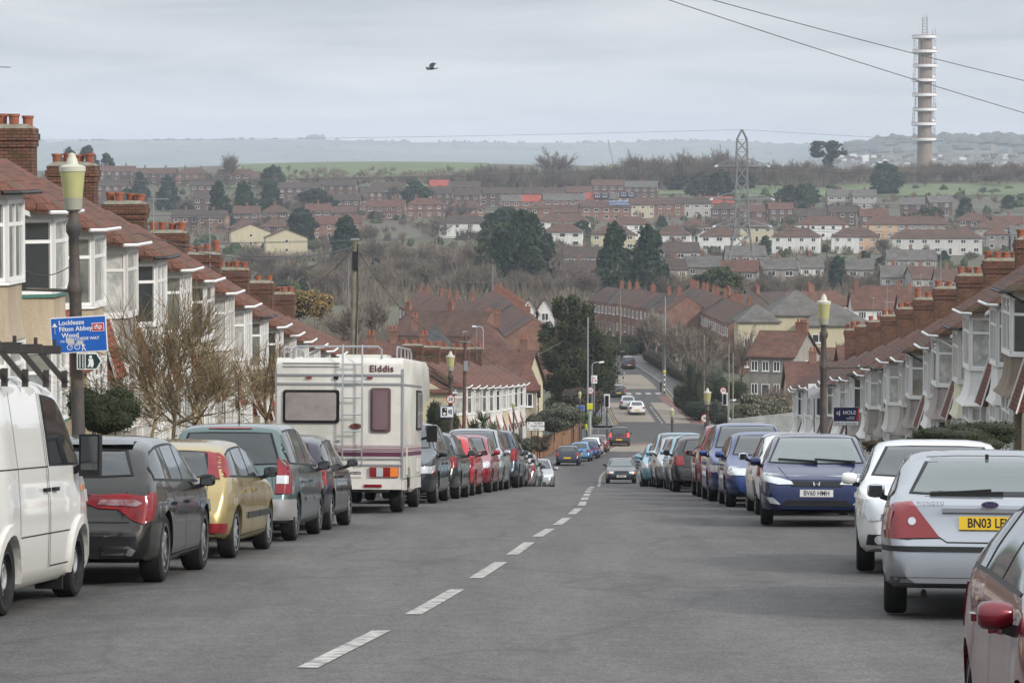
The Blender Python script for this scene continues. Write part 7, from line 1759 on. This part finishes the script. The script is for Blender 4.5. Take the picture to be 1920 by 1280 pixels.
def railing(px0, px1, Y0, Y1, h_, label, m=GALV):
    A = P2(px0, Y0, .1); B_ = P2(px1, Y1, .1); r = empty('guard_rail', A, label, 'railing', 'pedestrian guard rails'); v = B_-A; n = max(2, int(v.length/2)); q = MB()
    for z_ in (.15, h_): q.bar((0, 0, z_), (v.x, v.y, v.z+z_), .05)
    for i in range(int(v.length/.12)+1): t_ = i/(v.length/.12); 
    q.build('rail', m, r)
    for i in range(n+1): MB().bar((v.x*i/n, v.y*i/n, v.z*i/n), (v.x*i/n, v.y*i/n, v.z*i/n+h_), .06).build('post', m, r)
railing(1098, 1146, 297, 298, 1.05, 'galvanised guard rail at the near left corner of the junction'); railing(1096, 1130, 334, 336, 1.05, 'guard rail at the far left corner of the junction'); railing(1344, 1372, 300, 300, 1.0, 'guard rail by the paired wooden poles')
P_ = U(1114, 711, 326); ts = empty('warning_sign', P_, 'white-backed red warning triangle near the curved-neck lamp', 'warning sign'); MB().box((0, .02, 0), (.6, .02, .8)).build('backing', WSIGN, ts)
MB().prism([(-.27, -.22), (.27, -.22), (0, .27)], -.005, .005).build('red_triangle', RSIGN, ts); MB().prism([(-.17, -.16), (.17, -.16), (0, .15)], -.01, -.006).build('sign_face', WSIGN, ts); MB().tube([(0, .06, -3.2), (0, .06, .3)], .05, 6).build('post', GALV, ts)
P_ = U(1270, 673, 420); bsn = panel('bus_stop_sign', P_, .34, .5, WSIGN, 'bus stop flag on the right footpath of the far street', 'bus stop sign', border=BSIGN, posts=(0,), ph=2.4)
# ---- wires
WIRE = mat('wire_black', (.07, .07, .075), .6)
def wire(a, b_, r, sag, label, group='overhead wires', cat='overhead wire', n=22):
    a = Vector(a); b_ = Vector(b_); pts = [a.lerp(b_, i/n)-Vector((0, 0, sag*4*(i/n)*(1-i/n))) for i in range(n+1)]
    mid = a; o = MB().tube([p-mid for p in pts], r, 4).build('overhead_wire', WIRE); o.location = mid; tag(o, label, cat, group)
wire(U(1100, -52, 36), U(2080, 258, 50), .0052, .05, 'lower of the two thick wires crossing the upper right sky'); wire(U(1150, -52, 36), U(2080, 188, 52), .0052, .05, 'upper of the two thick wires crossing the upper right sky')
tpt = U(666, 462, 123.9)
for i, (q, lb) in enumerate(((U(200, 418, 84), 'wire from the telegraph pole to the second left chimney'), (U(250, 440, 100), 'wire from the telegraph pole to the third left chimney'), (U(392, 500, 122), 'wire from the telegraph pole to the fourth left chimney'), (U(500, 560, 150), 'wire from the telegraph pole down to the left roofs'),
                             (U(960, 515, 300), 'upper wire running right from the telegraph pole'), (U(1010, 560, 300), 'lower wire running right from the telegraph pole'), (U(876, 640, 150), 'wire from the telegraph pole to the rusty pole'))):
    wire(tpt, q, .014, 1.0 if i > 3 else .6, lb)
wire(U(873, 634, 150), U(780, 668, 210), .012, .3, 'wire from the rusty pole to the pantile roofs'); wire(U(873, 634, 150), U(1005, 700, 290), .014, .8, 'wire from the rusty pole to the corner house'); wire(U(1000, 668, 300), U(1163, 545, 470), .03, 1, 'wire from the cream gable to the far pole')
wire(U(1163, 545, 470), U(1247, 560, 400), .02, .6, 'wire between the two tall poles of the far street'); wire(U(1247, 560, 400), U(1480, 640, 372), .02, .8, 'wire from the tall grey pole to the beige house'); wire(U(-40, 405, 70), U(130, 500, 70), .01, .6, 'drooping cable before the first left bay')
# ---- bird
b_ = empty('bird', U(808, 129, 60), 'dark bird gliding against the sky', 'bird')
BD = mat('bird_feathers', (.03, .03, .03), .8); q = MB()
q.lathe([(0, -.13), (.022, -.11), (.035, -.05), (.04, .02), (.03, .08), (.018, .11), (.02, .135), (0, .16)], 10, axis='x')
def wingp(s, pts, th): 
    n = len(pts); q.add([(p[0], p[1]*s, p[2]+th) for p in pts]+[(p[0], p[1]*s, p[2]-th) for p in pts], [tuple(range(n)), tuple(range(2*n-1, n-1, -1))]+[(i, i+n, (i+1) % n+n, (i+1) % n) for i in range(n)])
wingp(1, [(.06, .02, .02), (.09, .14, .09), (.05, .30, .10), (-.04, .36, .06), (-.05, .2, .05), (-.06, .02, .01)], .006); wingp(-1, [(.06, .02, .02), (.09, .14, .09), (.05, .30, .10), (-.04, .36, .06), (-.05, .2, .05), (-.06, .02, .01)], .006)
wingp(1, [(-.10, -.03, 0), (-.10, .03, 0), (-.22, .05, .01), (-.22, -.05, .01)], .005)
q.build('body', BD, b_, 60); b_.rotation_euler = (R(-18), 0, R(160)); b_.scale = (.6, .6, .6)
# ---- concrete tower
Yt = 1550; base = P2(1734, Yt); base.x = U(1734, 200, Yt).x; tw = empty('telecom_tower', Vector((base.x, Yt, TZ(base.x, Yt))), 'tall concrete telecom tower ringed with white platforms', 'tower')
CONC = mat('tower_concrete', (.27, .22, .17), .9, noise=(.22, .18, .145), nscale=.25); zt = lambda py: U(1734, py, Yt).z-tw.location.z
MB().lathe([(4.3, -2), (3.6, 8), (3.35, zt(262)), (3.2, zt(70))], 24).build('shaft', CONC, tw, 50)
TWH = mat('platform_white', (.75, .76, .77), .5); LAT = mat('tower_lattice', (.28, .29, .31), .6)
lv = [70, 97, 124, 151, 178.5, 206, 233, 262]
for i, py in enumerate(lv):
    z_ = zt(py); ox = -.5+.25*(i % 3)
    p_ = MB().lathe([(3.2, z_-.9), (5.2, z_-.7), (5.75, z_-.5), (5.75, z_+.85), (5.4, z_+.85), (5.4, z_+.1), (3.2, z_+.1)], 28, (ox, 0, 0)).build('platform', TWH, tw, 40)
    MB().lathe([(5.76, z_+.75), (5.80, z_+.75), (5.80, z_+.95), (5.76, z_+.95)], 28, (ox, 0, 0)).build('rim', mat('rim_orange', (.35, .15, .08), .7), p_)
    if i:
        q = MB(); zu = zt(lv[i-1])-.8; rr = random.Random(i)
        for k_ in range(14):
            a = k_*6.283/14+rr.random()*.2
            if rr.random() < .75: q.bar((ox+5.2*math.cos(a), 5.2*math.sin(a), z_+.8), (ox+5.2*math.cos(a), 5.2*math.sin(a), zu if rr.random() < .6 else z_+3), .18)
        for s in (-1, 1):
            for k_ in range(3): q.bar((ox+s*4.2, -1, z_+k_*1.8+.5), (ox+s*5.2, -1, z_+k_*1.8+1.9), .12); q.bar((ox+s*5.2, -1, z_+k_*1.8+.5), (ox+s*4.2, -1, z_+k_*1.8+1.9), .12)
        q.build('antenna_frame', LAT, tw)
        if i in (1, 3, 6):
            d_ = MB().lathe([(0, .3), (.7, .1), (.9, -.2), (.88, -.25), (.0, .2)], 12, (ox+4.4, -3.6, z_+2), axis='y').build('dish', TWH, tw)
q = MB(); z0 = zt(70)+.8; z1 = zt(34)
for sx in (-1, 1):
    for sy_ in (-1, 1): q.bar((sx*1.1-.2, sy_*1.1, z0), (sx*1.0-.2, sy_*1.0, z1), .22)
for k_ in range(7):
    z_ = z0+(z1-z0)*k_/6
    for (a, b2) in (((-1, -1), (1, -1)), ((1, -1), (1, 1)), ((1, 1), (-1, 1)), ((-1, 1), (-1, -1))): q.bar((a[0]*1.05-.2, a[1]*1.05, z_), (b2[0]*1.05-.2, b2[1]*1.05, z_), .16)
    if k_ < 6: q.bar((-1.25, -1.05, z_), (.85, -1.05, z_+(z1-z0)/6), .12)
for x_ in (-1.6, -.6, .4, 1.0): q.bar((x_, 0, z1-.5), (x_, 0, z1+1.3), .12)
q.build('mast', LAT, tw)
q = MB(); zz1 = zt(55)
for x_ in (3.4, 4.8): q.bar((x_, 0, z0), (x_, 0, zz1), .2)
for k_ in range(3): q.bar((3.4, 0, z0+k_*1.4+.4), (4.8, 0, z0+k_*1.4+.4), .15)
q.build('small_mast', LAT, tw)
MB().bx(-16, 14, -5, 6, -2, 3.2).build('base_building', mat('plain_grey', (.20, .22, .25), .7), tw)
# ---- lattice pylon
Yp = 765; pb = P2(1391, Yp); pb.x = U(1391, 300, Yp).x; py_ = empty('pylon', Vector((pb.x, Yp, TZ(pb.x, Yp))), 'steel lattice electricity pylon right of centre', 'pylon')
Hh = lambda y_: U(1391, y_, Yp).z-py_.location.z
PM = mat('pylon_steel', (.19, .19, .19), .6)
lev = [(0, 4.4), (Hh(500), 3.3), (Hh(470), 2.5), (Hh(440), 1.9), (Hh(415), 1.55), (Hh(372), 1.42), (Hh(340), 1.3), (Hh(311), 1.15), (Hh(285), 1.25), (Hh(262), 1.15), (Hh(243), .12)]
q = MB()
for (z0, a0), (z1, a1) in zip(lev, lev[1:]):
    for sx in (-1, 1):
        for sy_ in (-1, 1): q.bar((sx*a0, sy_*a0, z0), (sx*a1, sy_*a1, z1), .28)
    n_ = 2 if z1-z0 > 4.5 else 1
    for k_ in range(n_):
        za, zb_ = z0+(z1-z0)*k_/n_, z0+(z1-z0)*(k_+1)/n_; aa, ab = a0+(a1-a0)*k_/n_, a0+(a1-a0)*(k_+1)/n_
        for s in (-1, 1):
            q.bar((-aa, s*aa, za), (ab, s*ab, zb_), .17); q.bar((aa, s*aa, za), (-ab, s*ab, zb_), .17)
            q.bar((s*aa, -aa, za), (s*ab, ab, zb_), .13); q.bar((s*aa, aa, za), (s*ab, -ab, zb_), .13)
        q.bar((-ab, -ab, zb_), (ab, -ab, zb_), .12)
q.build('lattice', PM, py_)
ARM = []
for y_, hw_ in ((311, 5.9), (373, 7.0), (424, 6.4)):
    z_ = Hh(y_); w_ = 1.2
    for s in (-1, 1):
        q = MB()
        for sy_ in (-1, 1): q.bar((s*w_, sy_*w_, z_), (s*hw_, 0, z_+.1), .34); q.bar((s*w_, sy_*w_, z_+1.7), (s*hw_, 0, z_+.15), .22)
        for k_ in range(1, 4): t_ = k_/4; q.bar((s*(w_+(hw_-w_)*t_), 0, z_+.05), (s*(w_+(hw_-w_)*t_), 0, z_+1.7*(1-t_)), .12)
        a_ = q.build('crossarm', PM, py_)
        ins = MB().tube([(s*(hw_-.2), -.2, z_), (s*(hw_+.3), -2.2, z_-.15)], .22, 6); ins.tube([(s*(hw_-.2), .2, z_), (s*(hw_+.3), 2.2, z_-.15)], .22, 6); ins.build('insulator', mat('insulator_glass', (.65, .72, .72), .3), a_)
        ARM.append((py_.location+Vector((s*hw_, 0, z_)), s, y_))
for P_, s, y_ in ARM:
    nm = {311: 'top', 373: 'middle', 424: 'lowest'}[y_]; sd = 'left' if s < 0 else 'right'
    wire(P_, Vector((-420, 640, P_.z+11)), .055, 8, 'power line running left from the %s %s pylon arm' % (nm, sd), 'power lines of the pylon')
    wire(P_, Vector((430, 760, P_.z-1)), .055, 5, 'power line running right from the %s %s pylon arm' % (nm, sd), 'power lines of the pylon')
P_ = py_.location+Vector((0, 0, Hh(243))); wire(P_, Vector((-420, 640, P_.z+5)), .028, 5, 'thin earth wire running left from the pylon peak', 'power lines of the pylon'); wire(P_, Vector((430, 760, P_.z-4)), .028, 5, 'thin earth wire running right from the pylon peak', 'power lines of the pylon')
# faint crane on the skyline
P_ = P2(1146, 1640); P_.x = U(1146, 270, 1640).x; P_.z = TZ(P_.x, 1640); cr = empty('crane', P_, 'thin leaning crane jib on the skyline left of the wood', 'crane'); hz_ = U(1143, 262, 1640).z-P_.z
MB().bar((1.5, 0, 0), (-1.6, 0, hz_), .5).build('jib', LAT, cr); MB().bx(-1, 4, -2, 2, 0, 2).build('cab', mat('crane_cab', (.3, .28, .1), .6), cr)
# ---- people
def person(P_, H, label, cloth, legs, hair, pose=0, rot=0, hold=None, skin=(.45, .27, .19)):
    r = empty('person', P_, label, 'person', rot=(0, 0, rot)); k = H/1.75
    J = {'hip': (0, 0, .93), 'waist': (0, 0, 1.08), 'chest': (0, .01, 1.30), 'neck': (0, .01, 1.47), 'head0': (0, -.01, 1.56), 'head': (0, -.02, 1.64), 'top': (0, -.01, 1.71)}
    V = []; E = []; Rr = []
    def v(p, r_): V.append(Vector(p)*k); Rr.append(r_*k); return len(V)-1
    hp = v(J['hip'], .14); wa = v(J['waist'], .13); ch = v(J['chest'], .155); ne = v(J['neck'], .06); h0 = v(J['head0'], .075); h1 = v(J['head'], .092); h2 = v(J['top'], .06)
    E += [(hp, wa), (wa, ch), (ch, ne), (ne, h0), (h0, h1), (h1, h2)]
    for s in (-1, 1):
        st_ = .22*s*pose
        a = v((s*.19, .01, 1.40), .065); b2 = v((s*.25, .02+st_*.3, 1.13), .047); c = v((s*.24, -.06-st_*.4, .90), .037); d = v((s*.235, -.08-st_*.45, .81), .035); E += [(ch, a), (a, b2), (b2, c), (c, d)]
        for f in range(4): q1 = v((s*.235+(f-1.5)*.016, -.09-st_*.45, .755), .011); q2 = v((s*.235+(f-1.5)*.014, -.105-st_*.45, .715+.008*abs(f-1.5)), .009); E += [(d, q1), (q1, q2)]
        th1 = v((s*.235-s*.035, -.105-st_*.45, .775), .011); E.append((d, th1))
        l1 = v((s*.095, 0, .86), .10); l2 = v((s*.10, -.02+st_*.6, .49), .065); l3 = v((s*.10, .02+st_*1.2, .09), .042); l4 = v((s*.105, -.13+st_*1.2, .035), .04); E += [(hp, l1), (l1, l2), (l2, l3), (l3, l4)]
    me = bpy.data.meshes.new('p'); me.from_pydata(V, E, []); o = link('tmpp', me); o.modifiers.new('s', 'SKIN'); sub = o.modifiers.new('ss', 'SUBSURF'); sub.levels = 2; sub.render_levels = 2
    for i, rr_ in enumerate(Rr): me.skin_vertices[0].data[i].radius = (rr_, rr_*.8)
    me.skin_vertices[0].data[0].use_root = True
    dg = bpy.context.evaluated_depsgraph_get(); dg.update(); m2 = bpy.data.meshes.new_from_object(o.evaluated_get(dg)); bpy.data.objects.remove(o)
    SK = mat('skin', skin, .6); cm = mat('cloth_'+cat_(label), cloth, .85); lm = mat('trousers_'+cat_(label), legs, .85); bt = mat('shoe', (.02, .02, .02), .6)
    for mm in (SK, cm, lm, bt): m2.materials.append(mm)
    for p in m2.polygons:
        z_ = p.center.z/k; x_ = abs(p.center.x/k); p.use_smooth = True
        p.material_index = 3 if z_ < .08 else (2 if z_ < .93 and x_ < .205 else (0 if z_ > 1.475 or (x_ > .2 and z_ < .86) else 1))
    link('body', m2, r)
    hm_ = MB().lathe([(0, 1.755), (.06, 1.745), (.10, 1.69), (.112, 1.62), (.10, 1.55), (.085, 1.50), (.07, 1.5)], 12, (0, .018, 0)); hm_.v = [(x*k, y*k, z*k) for x, y, z in hm_.v]; hm_.build('hair', mat('hair_'+cat_(label), hair, .8), r, 60)
    fc = MB()
    for s in (-1, 1): fc.box((s*.033*k, -.108*k, 1.635*k), (.018*k, .01*k, .01*k)); 
    fc.build('eyes', KSIGN, r); MB().hexa([(-.012*k, -.10*k, 1.59*k), (.012*k, -.10*k, 1.59*k), (.01*k, -.09*k, 1.59*k), (-.01*k, -.09*k, 1.59*k), (-.005*k, -.105*k, 1.63*k), (.005*k, -.105*k, 1.63*k), (.005*k, -.1*k, 1.63*k), (-.005*k, -.1*k, 1.63*k)]).hexa([(-.02*k, -.107*k, 1.572*k), (.02*k, -.107*k, 1.572*k), (.02*k, -.1*k, 1.572*k), (-.02*k, -.1*k, 1.572*k), (-.02*k, -.107*k, 1.578*k), (.02*k, -.107*k, 1.578*k), (.02*k, -.1*k, 1.578*k), (-.02*k, -.1*k, 1.578*k)]).build('nose_and_mouth', mat('lip', (.35, .15, .12), .6), r)
    return r
def cat_(l): return l.split()[1]+l.split()[2]
pp = person(P2(1119.5, 331, .11), 1.72, 'pedestrian in dark coat and grey skirt carrying a blue bag', (.02, .022, .03), (.10, .085, .075), (.02, .015, .012), pose=.6, rot=math.pi*.9)
q = MB().bx(-.17, .17, .10, .2, .95, 1.4).build('backpack', mat('bag_blue', (.25, .38, .55), .7), pp)
ph = person(P2(1099, 297.6, .11), 1.7, 'pedestrian in bright yellow jacket behind the guard rail', (.52, .62, .03), (.03, .03, .04), (.03, .02, .015), pose=.2, rot=math.pi*.6)
# ============================================================ HEDGES, SHRUBS, NEAR TREES
def leaf_blob(name, items, n, ls, m, seed=1, core=True, parent=None):
    """items: ellipsoids (centre, radii); n leaves each scaled by volume"""
    rr = random.Random(seed); mb = MB(); tot = sum(r[0]*r[1]+r[1]*r[2]+r[0]*r[2] for c, r in items)
    for c, r in items:
        c = Vector(c); k = int(n*(r[0]*r[1]+r[1]*r[2]+r[0]*r[2])/tot)
        for i in range(k):
            d = Vector((rr.gauss(0, 1), rr.gauss(0, 1), rr.gauss(0, 1))).normalized(); q = rr.random()**.35*(.86+.28*rr.random()); p = c+Vector((d.x*r[0], d.y*r[1], d.z*r[2]))*q
            s = Vector((rr.gauss(0, 1), rr.gauss(0, 1), rr.gauss(0, 1))).normalized(); u_ = s.cross(d); u_ = u_.normalized() if u_.length > .01 else s.orthogonal(); z_ = ls*rr.uniform(.5, 1.2)
            mb.add([p-s*z_*.5, p+u_*z_*.35, p+s*z_*.5, p-u_*z_*.35], [(0, 1, 2, 3)])
    return mb.build(name, m, parent)
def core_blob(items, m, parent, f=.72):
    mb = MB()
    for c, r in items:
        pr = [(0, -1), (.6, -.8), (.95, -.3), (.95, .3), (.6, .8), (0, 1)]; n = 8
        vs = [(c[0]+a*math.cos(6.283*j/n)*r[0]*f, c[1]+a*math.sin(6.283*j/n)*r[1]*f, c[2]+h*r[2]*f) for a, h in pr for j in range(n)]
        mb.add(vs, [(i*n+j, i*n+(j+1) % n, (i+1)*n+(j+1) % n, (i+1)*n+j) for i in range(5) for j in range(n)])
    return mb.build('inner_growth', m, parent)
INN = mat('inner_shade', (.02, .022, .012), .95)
def hedge(px0, Y0, px1, Y1, h_, w_, label, m=HEDGE, n=2600, ls=.16, group=None, cat='hedge', name='hedge', dz=0, seed=3):
    A = P2(px0, Y0, dz); B_ = P2(px1, Y1, dz); v = B_-A; L_ = math.hypot(v.x, v.y); r = empty(name, A, label, cat, group); rr = random.Random(seed); it = []; k = max(2, int(L_/(w_*.8)))
    for i in range(k+1):
        t_ = i/k; it.append(((v.x*t_+rr.uniform(-.1, .1), v.y*t_, ZR(A.y+v.y*t_)-ZR(A.y)+h_*.5), (w_*.62, w_*.62, h_*.52*rr.uniform(.88, 1.12))))
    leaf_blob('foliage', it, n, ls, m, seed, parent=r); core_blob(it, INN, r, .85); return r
def shrub(px, pyt, pyb, wpx, Y, label, m=HEDGE, n=3000, ls=.09, name='shrub', cat='shrub', dep=.8, seed=4, lumps=9, group=None):
    P_ = U(px, pyb, Y); h_ = (pyb-pyt)/F*Y; w_ = wpx/F*Y; r = empty(name, P_, label, cat, group); rr = random.Random(seed)
    it = [((0, 0, h_*.42), (w_*.44, w_*.4*dep, h_*.44))]
    for i in range(lumps):
        a = rr.random()*6.28; it.append(((math.cos(a)*w_*.3, math.sin(a)*w_*.25, h_*rr.uniform(.3, .75)), (w_*.22, w_*.2, h_*.22)))
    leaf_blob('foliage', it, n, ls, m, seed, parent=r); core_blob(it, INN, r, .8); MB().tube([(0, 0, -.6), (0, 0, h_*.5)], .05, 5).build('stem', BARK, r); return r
shrub(195, 712, 822, 140, 53, 'dark evergreen bush behind the near left lamp post', n=15000, ls=.045, lumps=14, seed=9)
shrub(1815, 786, 850, 190, 79, 'dark straggly evergreen hedge bush above the white saloon', n=12000, ls=.06, lumps=16, seed=12)
shrub(1745, 800, 846, 110, 81, 'lower part of the dark bushes right of the estate agent board', n=5000, ls=.06, seed=13)
shrub(1655, 822, 852, 90, 70, 'brown trimmed hedge behind the blue car', BROWNB, n=5000, ls=.05, seed=14)
hedge(300, 60, 440, 62, 1.3, .9, 'low brown shrubs in the left front gardens', BROWNB, n=4000, ls=.09, seed=5, cat='shrub', name='shrub')
shrub(1040, 750, 815, 120, 262, 'silvery grey-green bush left of the 30 sign', OLIVE, n=6000, ls=.16); shrub(1095, 715, 790, 90, 330, 'brown-green shrubs beside the side road', BROWNB, n=4000, ls=.2, seed=6)
shrub(830, 742, 850, 66, 170, 'dark conifer bush below the 20 sign', EVG, n=6000, ls=.12, seed=7); shrub(1108, 772, 800, 40, 300, 'light green bush behind the railing', IVY, n=1500, ls=.2, seed=7)
for i, (px, yt, yb, w_, Y, m_) in enumerate(((950, 805, 850, 60, 210, BROWNB), (985, 815, 852, 50, 222, OLIVE), (1012, 812, 850, 40, 232, BROWNB), (920, 808, 850, 70, 190, HEDGE), (890, 806, 850, 60, 180, BROWNB))): shrub(px, yt, yb, w_, Y, ['brown-leaved garden shrub left of the health centre sign', 'silvery garden shrub behind the health centre sign posts', 'round brown bush at the timber fence end', 'green garden shrub beneath the palms', 'brown garden shrub right of the rusty pole'][i], m_, n=2500, ls=.12, seed=20+i)
shrub(1440, 735, 800, 120, 296, 'pale feathery grass clump behind the white board fence', mat('pampas', (.22, .19, .12), .95, noise=(.13, .12, .07), nscale=3), n=4200, ls=.22, seed=31)
# front garden walls along both rows
gw = brickmat('garden_wall', (.20, .10, .07), (.26, .14, .10), (.2, .18, .15))
for side, (ya, yb), lb in ((-1, (62, 176), 'low brick garden wall along the left pavement'), (1, (90, 226), 'low brick garden wall along the right pavement'), (-1, (206, 262), 'low brick garden wall along the lower left pavement')):
    e = XL if side < 0 else XR; mb = MB(); vs = []; y = ya
    while y <= yb: x = e(y)+side*2.1; vs += [(x, y, ZR(y)), (x+side*.22, y, ZR(y)), (x+side*.22, y, ZR(y)+.95), (x, y, ZR(y)+.95)]; y += 3
    k = len(vs)//4; mb.v = vs; mb.f = [(4*i+j, 4*i+(j+1) % 4, 4*i+4+(j+1) % 4, 4*i+4+j) for i in range(k-1) for j in range(4)]+[(0, 1, 2, 3), (4*k-1, 4*k-2, 4*k-3, 4*k-4)]; mb.m = [0]*len(mb.f)
    tag(mb.build('garden_wall', gw), lb, 'garden wall', 'front garden walls')
# far street hedges
hedge(1322, 372, 1296, 402, 2.1, 2.2, 'tall green hedge along the right footpath of the far street', n=6000, ls=.22, seed=41); hedge(1292, 404, 1222, 450, 2.2, 2.4, 'brown-green hedge further up the right footpath', BROWNB, n=6000, ls=.24, seed=42)
hedge(1306, 408, 1234, 452, 2.6, 1.6, 'green hedge behind the brown-green one', n=5000, ls=.24, seed=43); hedge(1128, 466, 1225, 474, 2.0, 1.5, 'clipped hedge across the end of the far street', n=5000, ls=.24, seed=44)
hedge(1120, 485, 1185, 487, 2.6, 2, 'clipped dark hedge behind the parked van roof', n=4000, ls=.26, seed=45); hedge(1300, 345, 1345, 340, 2.0, 2.2, 'dark hedge right of the ivy-clad tree', n=4000, ls=.2, seed=46)
hedge(1325, 372, 1382, 372, 2.6, 2, 'dark green hedge under the brick terrace', n=5000, ls=.22, seed=47); hedge(1350, 330, 1480, 335, 1.7, 1.8, 'green hedge behind the parked red car', n=5000, ls=.2, seed=48); hedge(1390, 350, 1470, 352, 1.2, 1.6, 'low garden hedge before the beige house', n=3000, ls=.2, seed=49)
hedge(1345, 378, 1330, 402, 2.6, 2.6, 'olive hedge in the gardens right of the footpath', OLIVE, n=4000, ls=.25, seed=50)
# the big yew
r = empty('yew_tree', P2(1078, 345), 'big dark spreading yew at the left of the far street', 'tree'); Hy = U(1062, 548, 345).z-r.location.z; Wy = 72/F*345
rr = random.Random(88); it = []
for i in range(58):
    t_ = rr.random()**.8; e_ = (math.sin(math.pi*min(.97, .14+.86*(1-t_)*.62))**.8); a = rr.random()*6.283; rad = e_*Wy*rr.uniform(.3, .92)
    it.append(((math.cos(a)*rad-.9*t_, math.sin(a)*rad, Hy*(.06+.86*t_)), (1.25*(1.1-.5*t_), 1.2*(1.1-.5*t_), .95)))
it.append(((-.2, 0, Hy*.45), (Wy*.62, Wy*.6, Hy*.40))); it.append(((2.4, 0, Hy*.34), (Wy*.62, Wy*.5, Hy*.2))); it.append(((2.9, 0, Hy*.52), (Wy*.38, Wy*.4, Hy*.16))); it.append(((.4, 0, Hy*.22), (Wy*.8, Wy*.6, Hy*.2)))
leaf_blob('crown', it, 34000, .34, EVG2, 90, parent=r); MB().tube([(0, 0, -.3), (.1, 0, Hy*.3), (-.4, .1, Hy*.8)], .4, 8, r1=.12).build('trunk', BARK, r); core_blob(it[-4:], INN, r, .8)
# palms
def palm(px, pyt, pyb, Y, label, sc=1):
    P_ = U(px, pyb, Y); r = empty('palm_tree', P_, label, 'palm', 'garden palms'); h_ = (pyb-pyt)/F*Y; MB().tube([(0, 0, -.5), (0, 0, h_*.6)], .07, 6).build('trunk', BARK, r); mb = MB(); rr = random.Random(px)
    for i in range(90):
        a = rr.random()*6.28; el = rr.uniform(-.5, 1.3); l = h_*.42*rr.uniform(.7, 1.1); p = Vector((0, 0, h_*.6)); d = Vector((math.cos(a)*math.cos(el), math.sin(a)*math.cos(el), math.sin(el))); m1 = p+d*l*.6; e = m1+(d+Vector((0, 0, -.7))).normalized()*l*.4; s = d.cross(Vector((0, 0, 1))).normalized()*.035
        mb.add([p-s, p+s, m1+s, m1-s, e], [(0, 1, 2, 3), (3, 2, 4)])
    mb.build('crown', PALM, r)
palm(906, 757, 850, 190, 'taller garden palm before the white bays'); palm(888, 778, 850, 180, 'bushy garden palm left of the taller one'); palm(925, 780, 850, 200, 'small garden palm right of the taller one'); palm(1216, 600, 650, 480, 'palm before the far brick terrace')
# large near bare shrub and the trees behind it
def near_bare(px, pyb, pyt, Y, seed, label, wide=.55, n=None, tw=.010, depth=4, sprays=8, tl=.5, H=None, cat='tree', name='bare_tree', m=None, kids=3, tr=.07):
    P_ = U(px, pyb, Y); h_ = (pyb-pyt)/F*Y; T_m, C_m = bare_tree(seed, h_, spread=wide, depth=depth, kids=kids, tw=tw, tl=tl, sprays=sprays, trunk_r=tr, first=.10, up=.35, sides=5)
    r = empty(name, P_, label, cat); NB = m or MC.get('nearbark') or treemat('near_bark', (.12, .09, .05), (.25, .195, .12), sc=6); MC['nearbark'] = NB
    T_m.build('trunk', NB, r, 60); C_m.build('crown', NB, r); return r
near_bare(322, 815, 490, 56, 5, 'leafless magnolia-like small tree in the left front garden', wide=1.05, sprays=5, depth=3, kids=4, tl=.75, tw=.012, tr=.038)
near_bare(278, 815, 480, 55, 6, 'leafless multi-stemmed shrub beside the dark bush', wide=.8, sprays=5, depth=3, kids=4, tl=.75, tw=.012, tr=.03)
near_bare(372, 812, 600, 60, 7, 'twiggy bare shrub before the fourth left bay', wide=1.0, sprays=6, depth=3, kids=4, tl=.7, tw=.013, tr=.04)
near_bare(505, 800, 600, 92, 8, 'bare young tree between the left bays and the motorhome', wide=.8, sprays=6, tw=.016, depth=3, kids=4, tl=.8)
near_bare(1302, 770, 575, 352, 9, 'pale birch with ivy on its trunk', wide=.38, tw=.028, tl=1.0, m=treemat('birch', (.15, .12, .10), (.27, .235, .20), sc=2), tr=.16, depth=3, kids=3)
r = shrub(1303, 672, 775, 34, 351, 'ivy covering the birch trunk', IVY, n=3500, ls=.16, seed=33, name='ivy', cat='ivy')
shrub(1290, 700, 780, 60, 356, 'yellow-green shrub under the birch', IVY, n=3500, ls=.16, seed=34)
for i, (px, yt, yb, Y, lb) in enumerate(((700, 545, 640, 330, 'bare tree behind the long pantile roof'), (655, 560, 650, 320, 'bare tree directly left of the telegraph pole'), (1230, 570, 655, 430, 'bare tree in the gardens left of the birch'), (1215, 590, 660, 460, 'thin bare tree before the far terrace'), (1275, 590, 690, 400, 'reddish bare tree right of the tall pole'), (1460, 720, 790, 300, 'bare shrub tree behind the feathery grass'), (1100, 500, 560, 560, 'bare tree above the left end of the far terrace'))):
    near_bare(px, yb, yt, Y, 40+i, lb, wide=.6, tw=.04, tl=1.2, depth=3, sprays=14, kids=4, tr=.14)
for i, (px, yt, yb, w_, Y) in enumerate(((560, 535, 600, 90, 330), (600, 540, 600, 60, 340), (525, 545, 600, 60, 320))): shrub(px, yt, yb, w_, Y, ['ochre willow-like shrub below the small pointed evergreen', 'second ochre shrub left of the telegraph pole', 'third ochre shrub above the left chimneys'][i], TWIG3, n=5000, ls=.3, seed=60+i, name='willow_shrub')
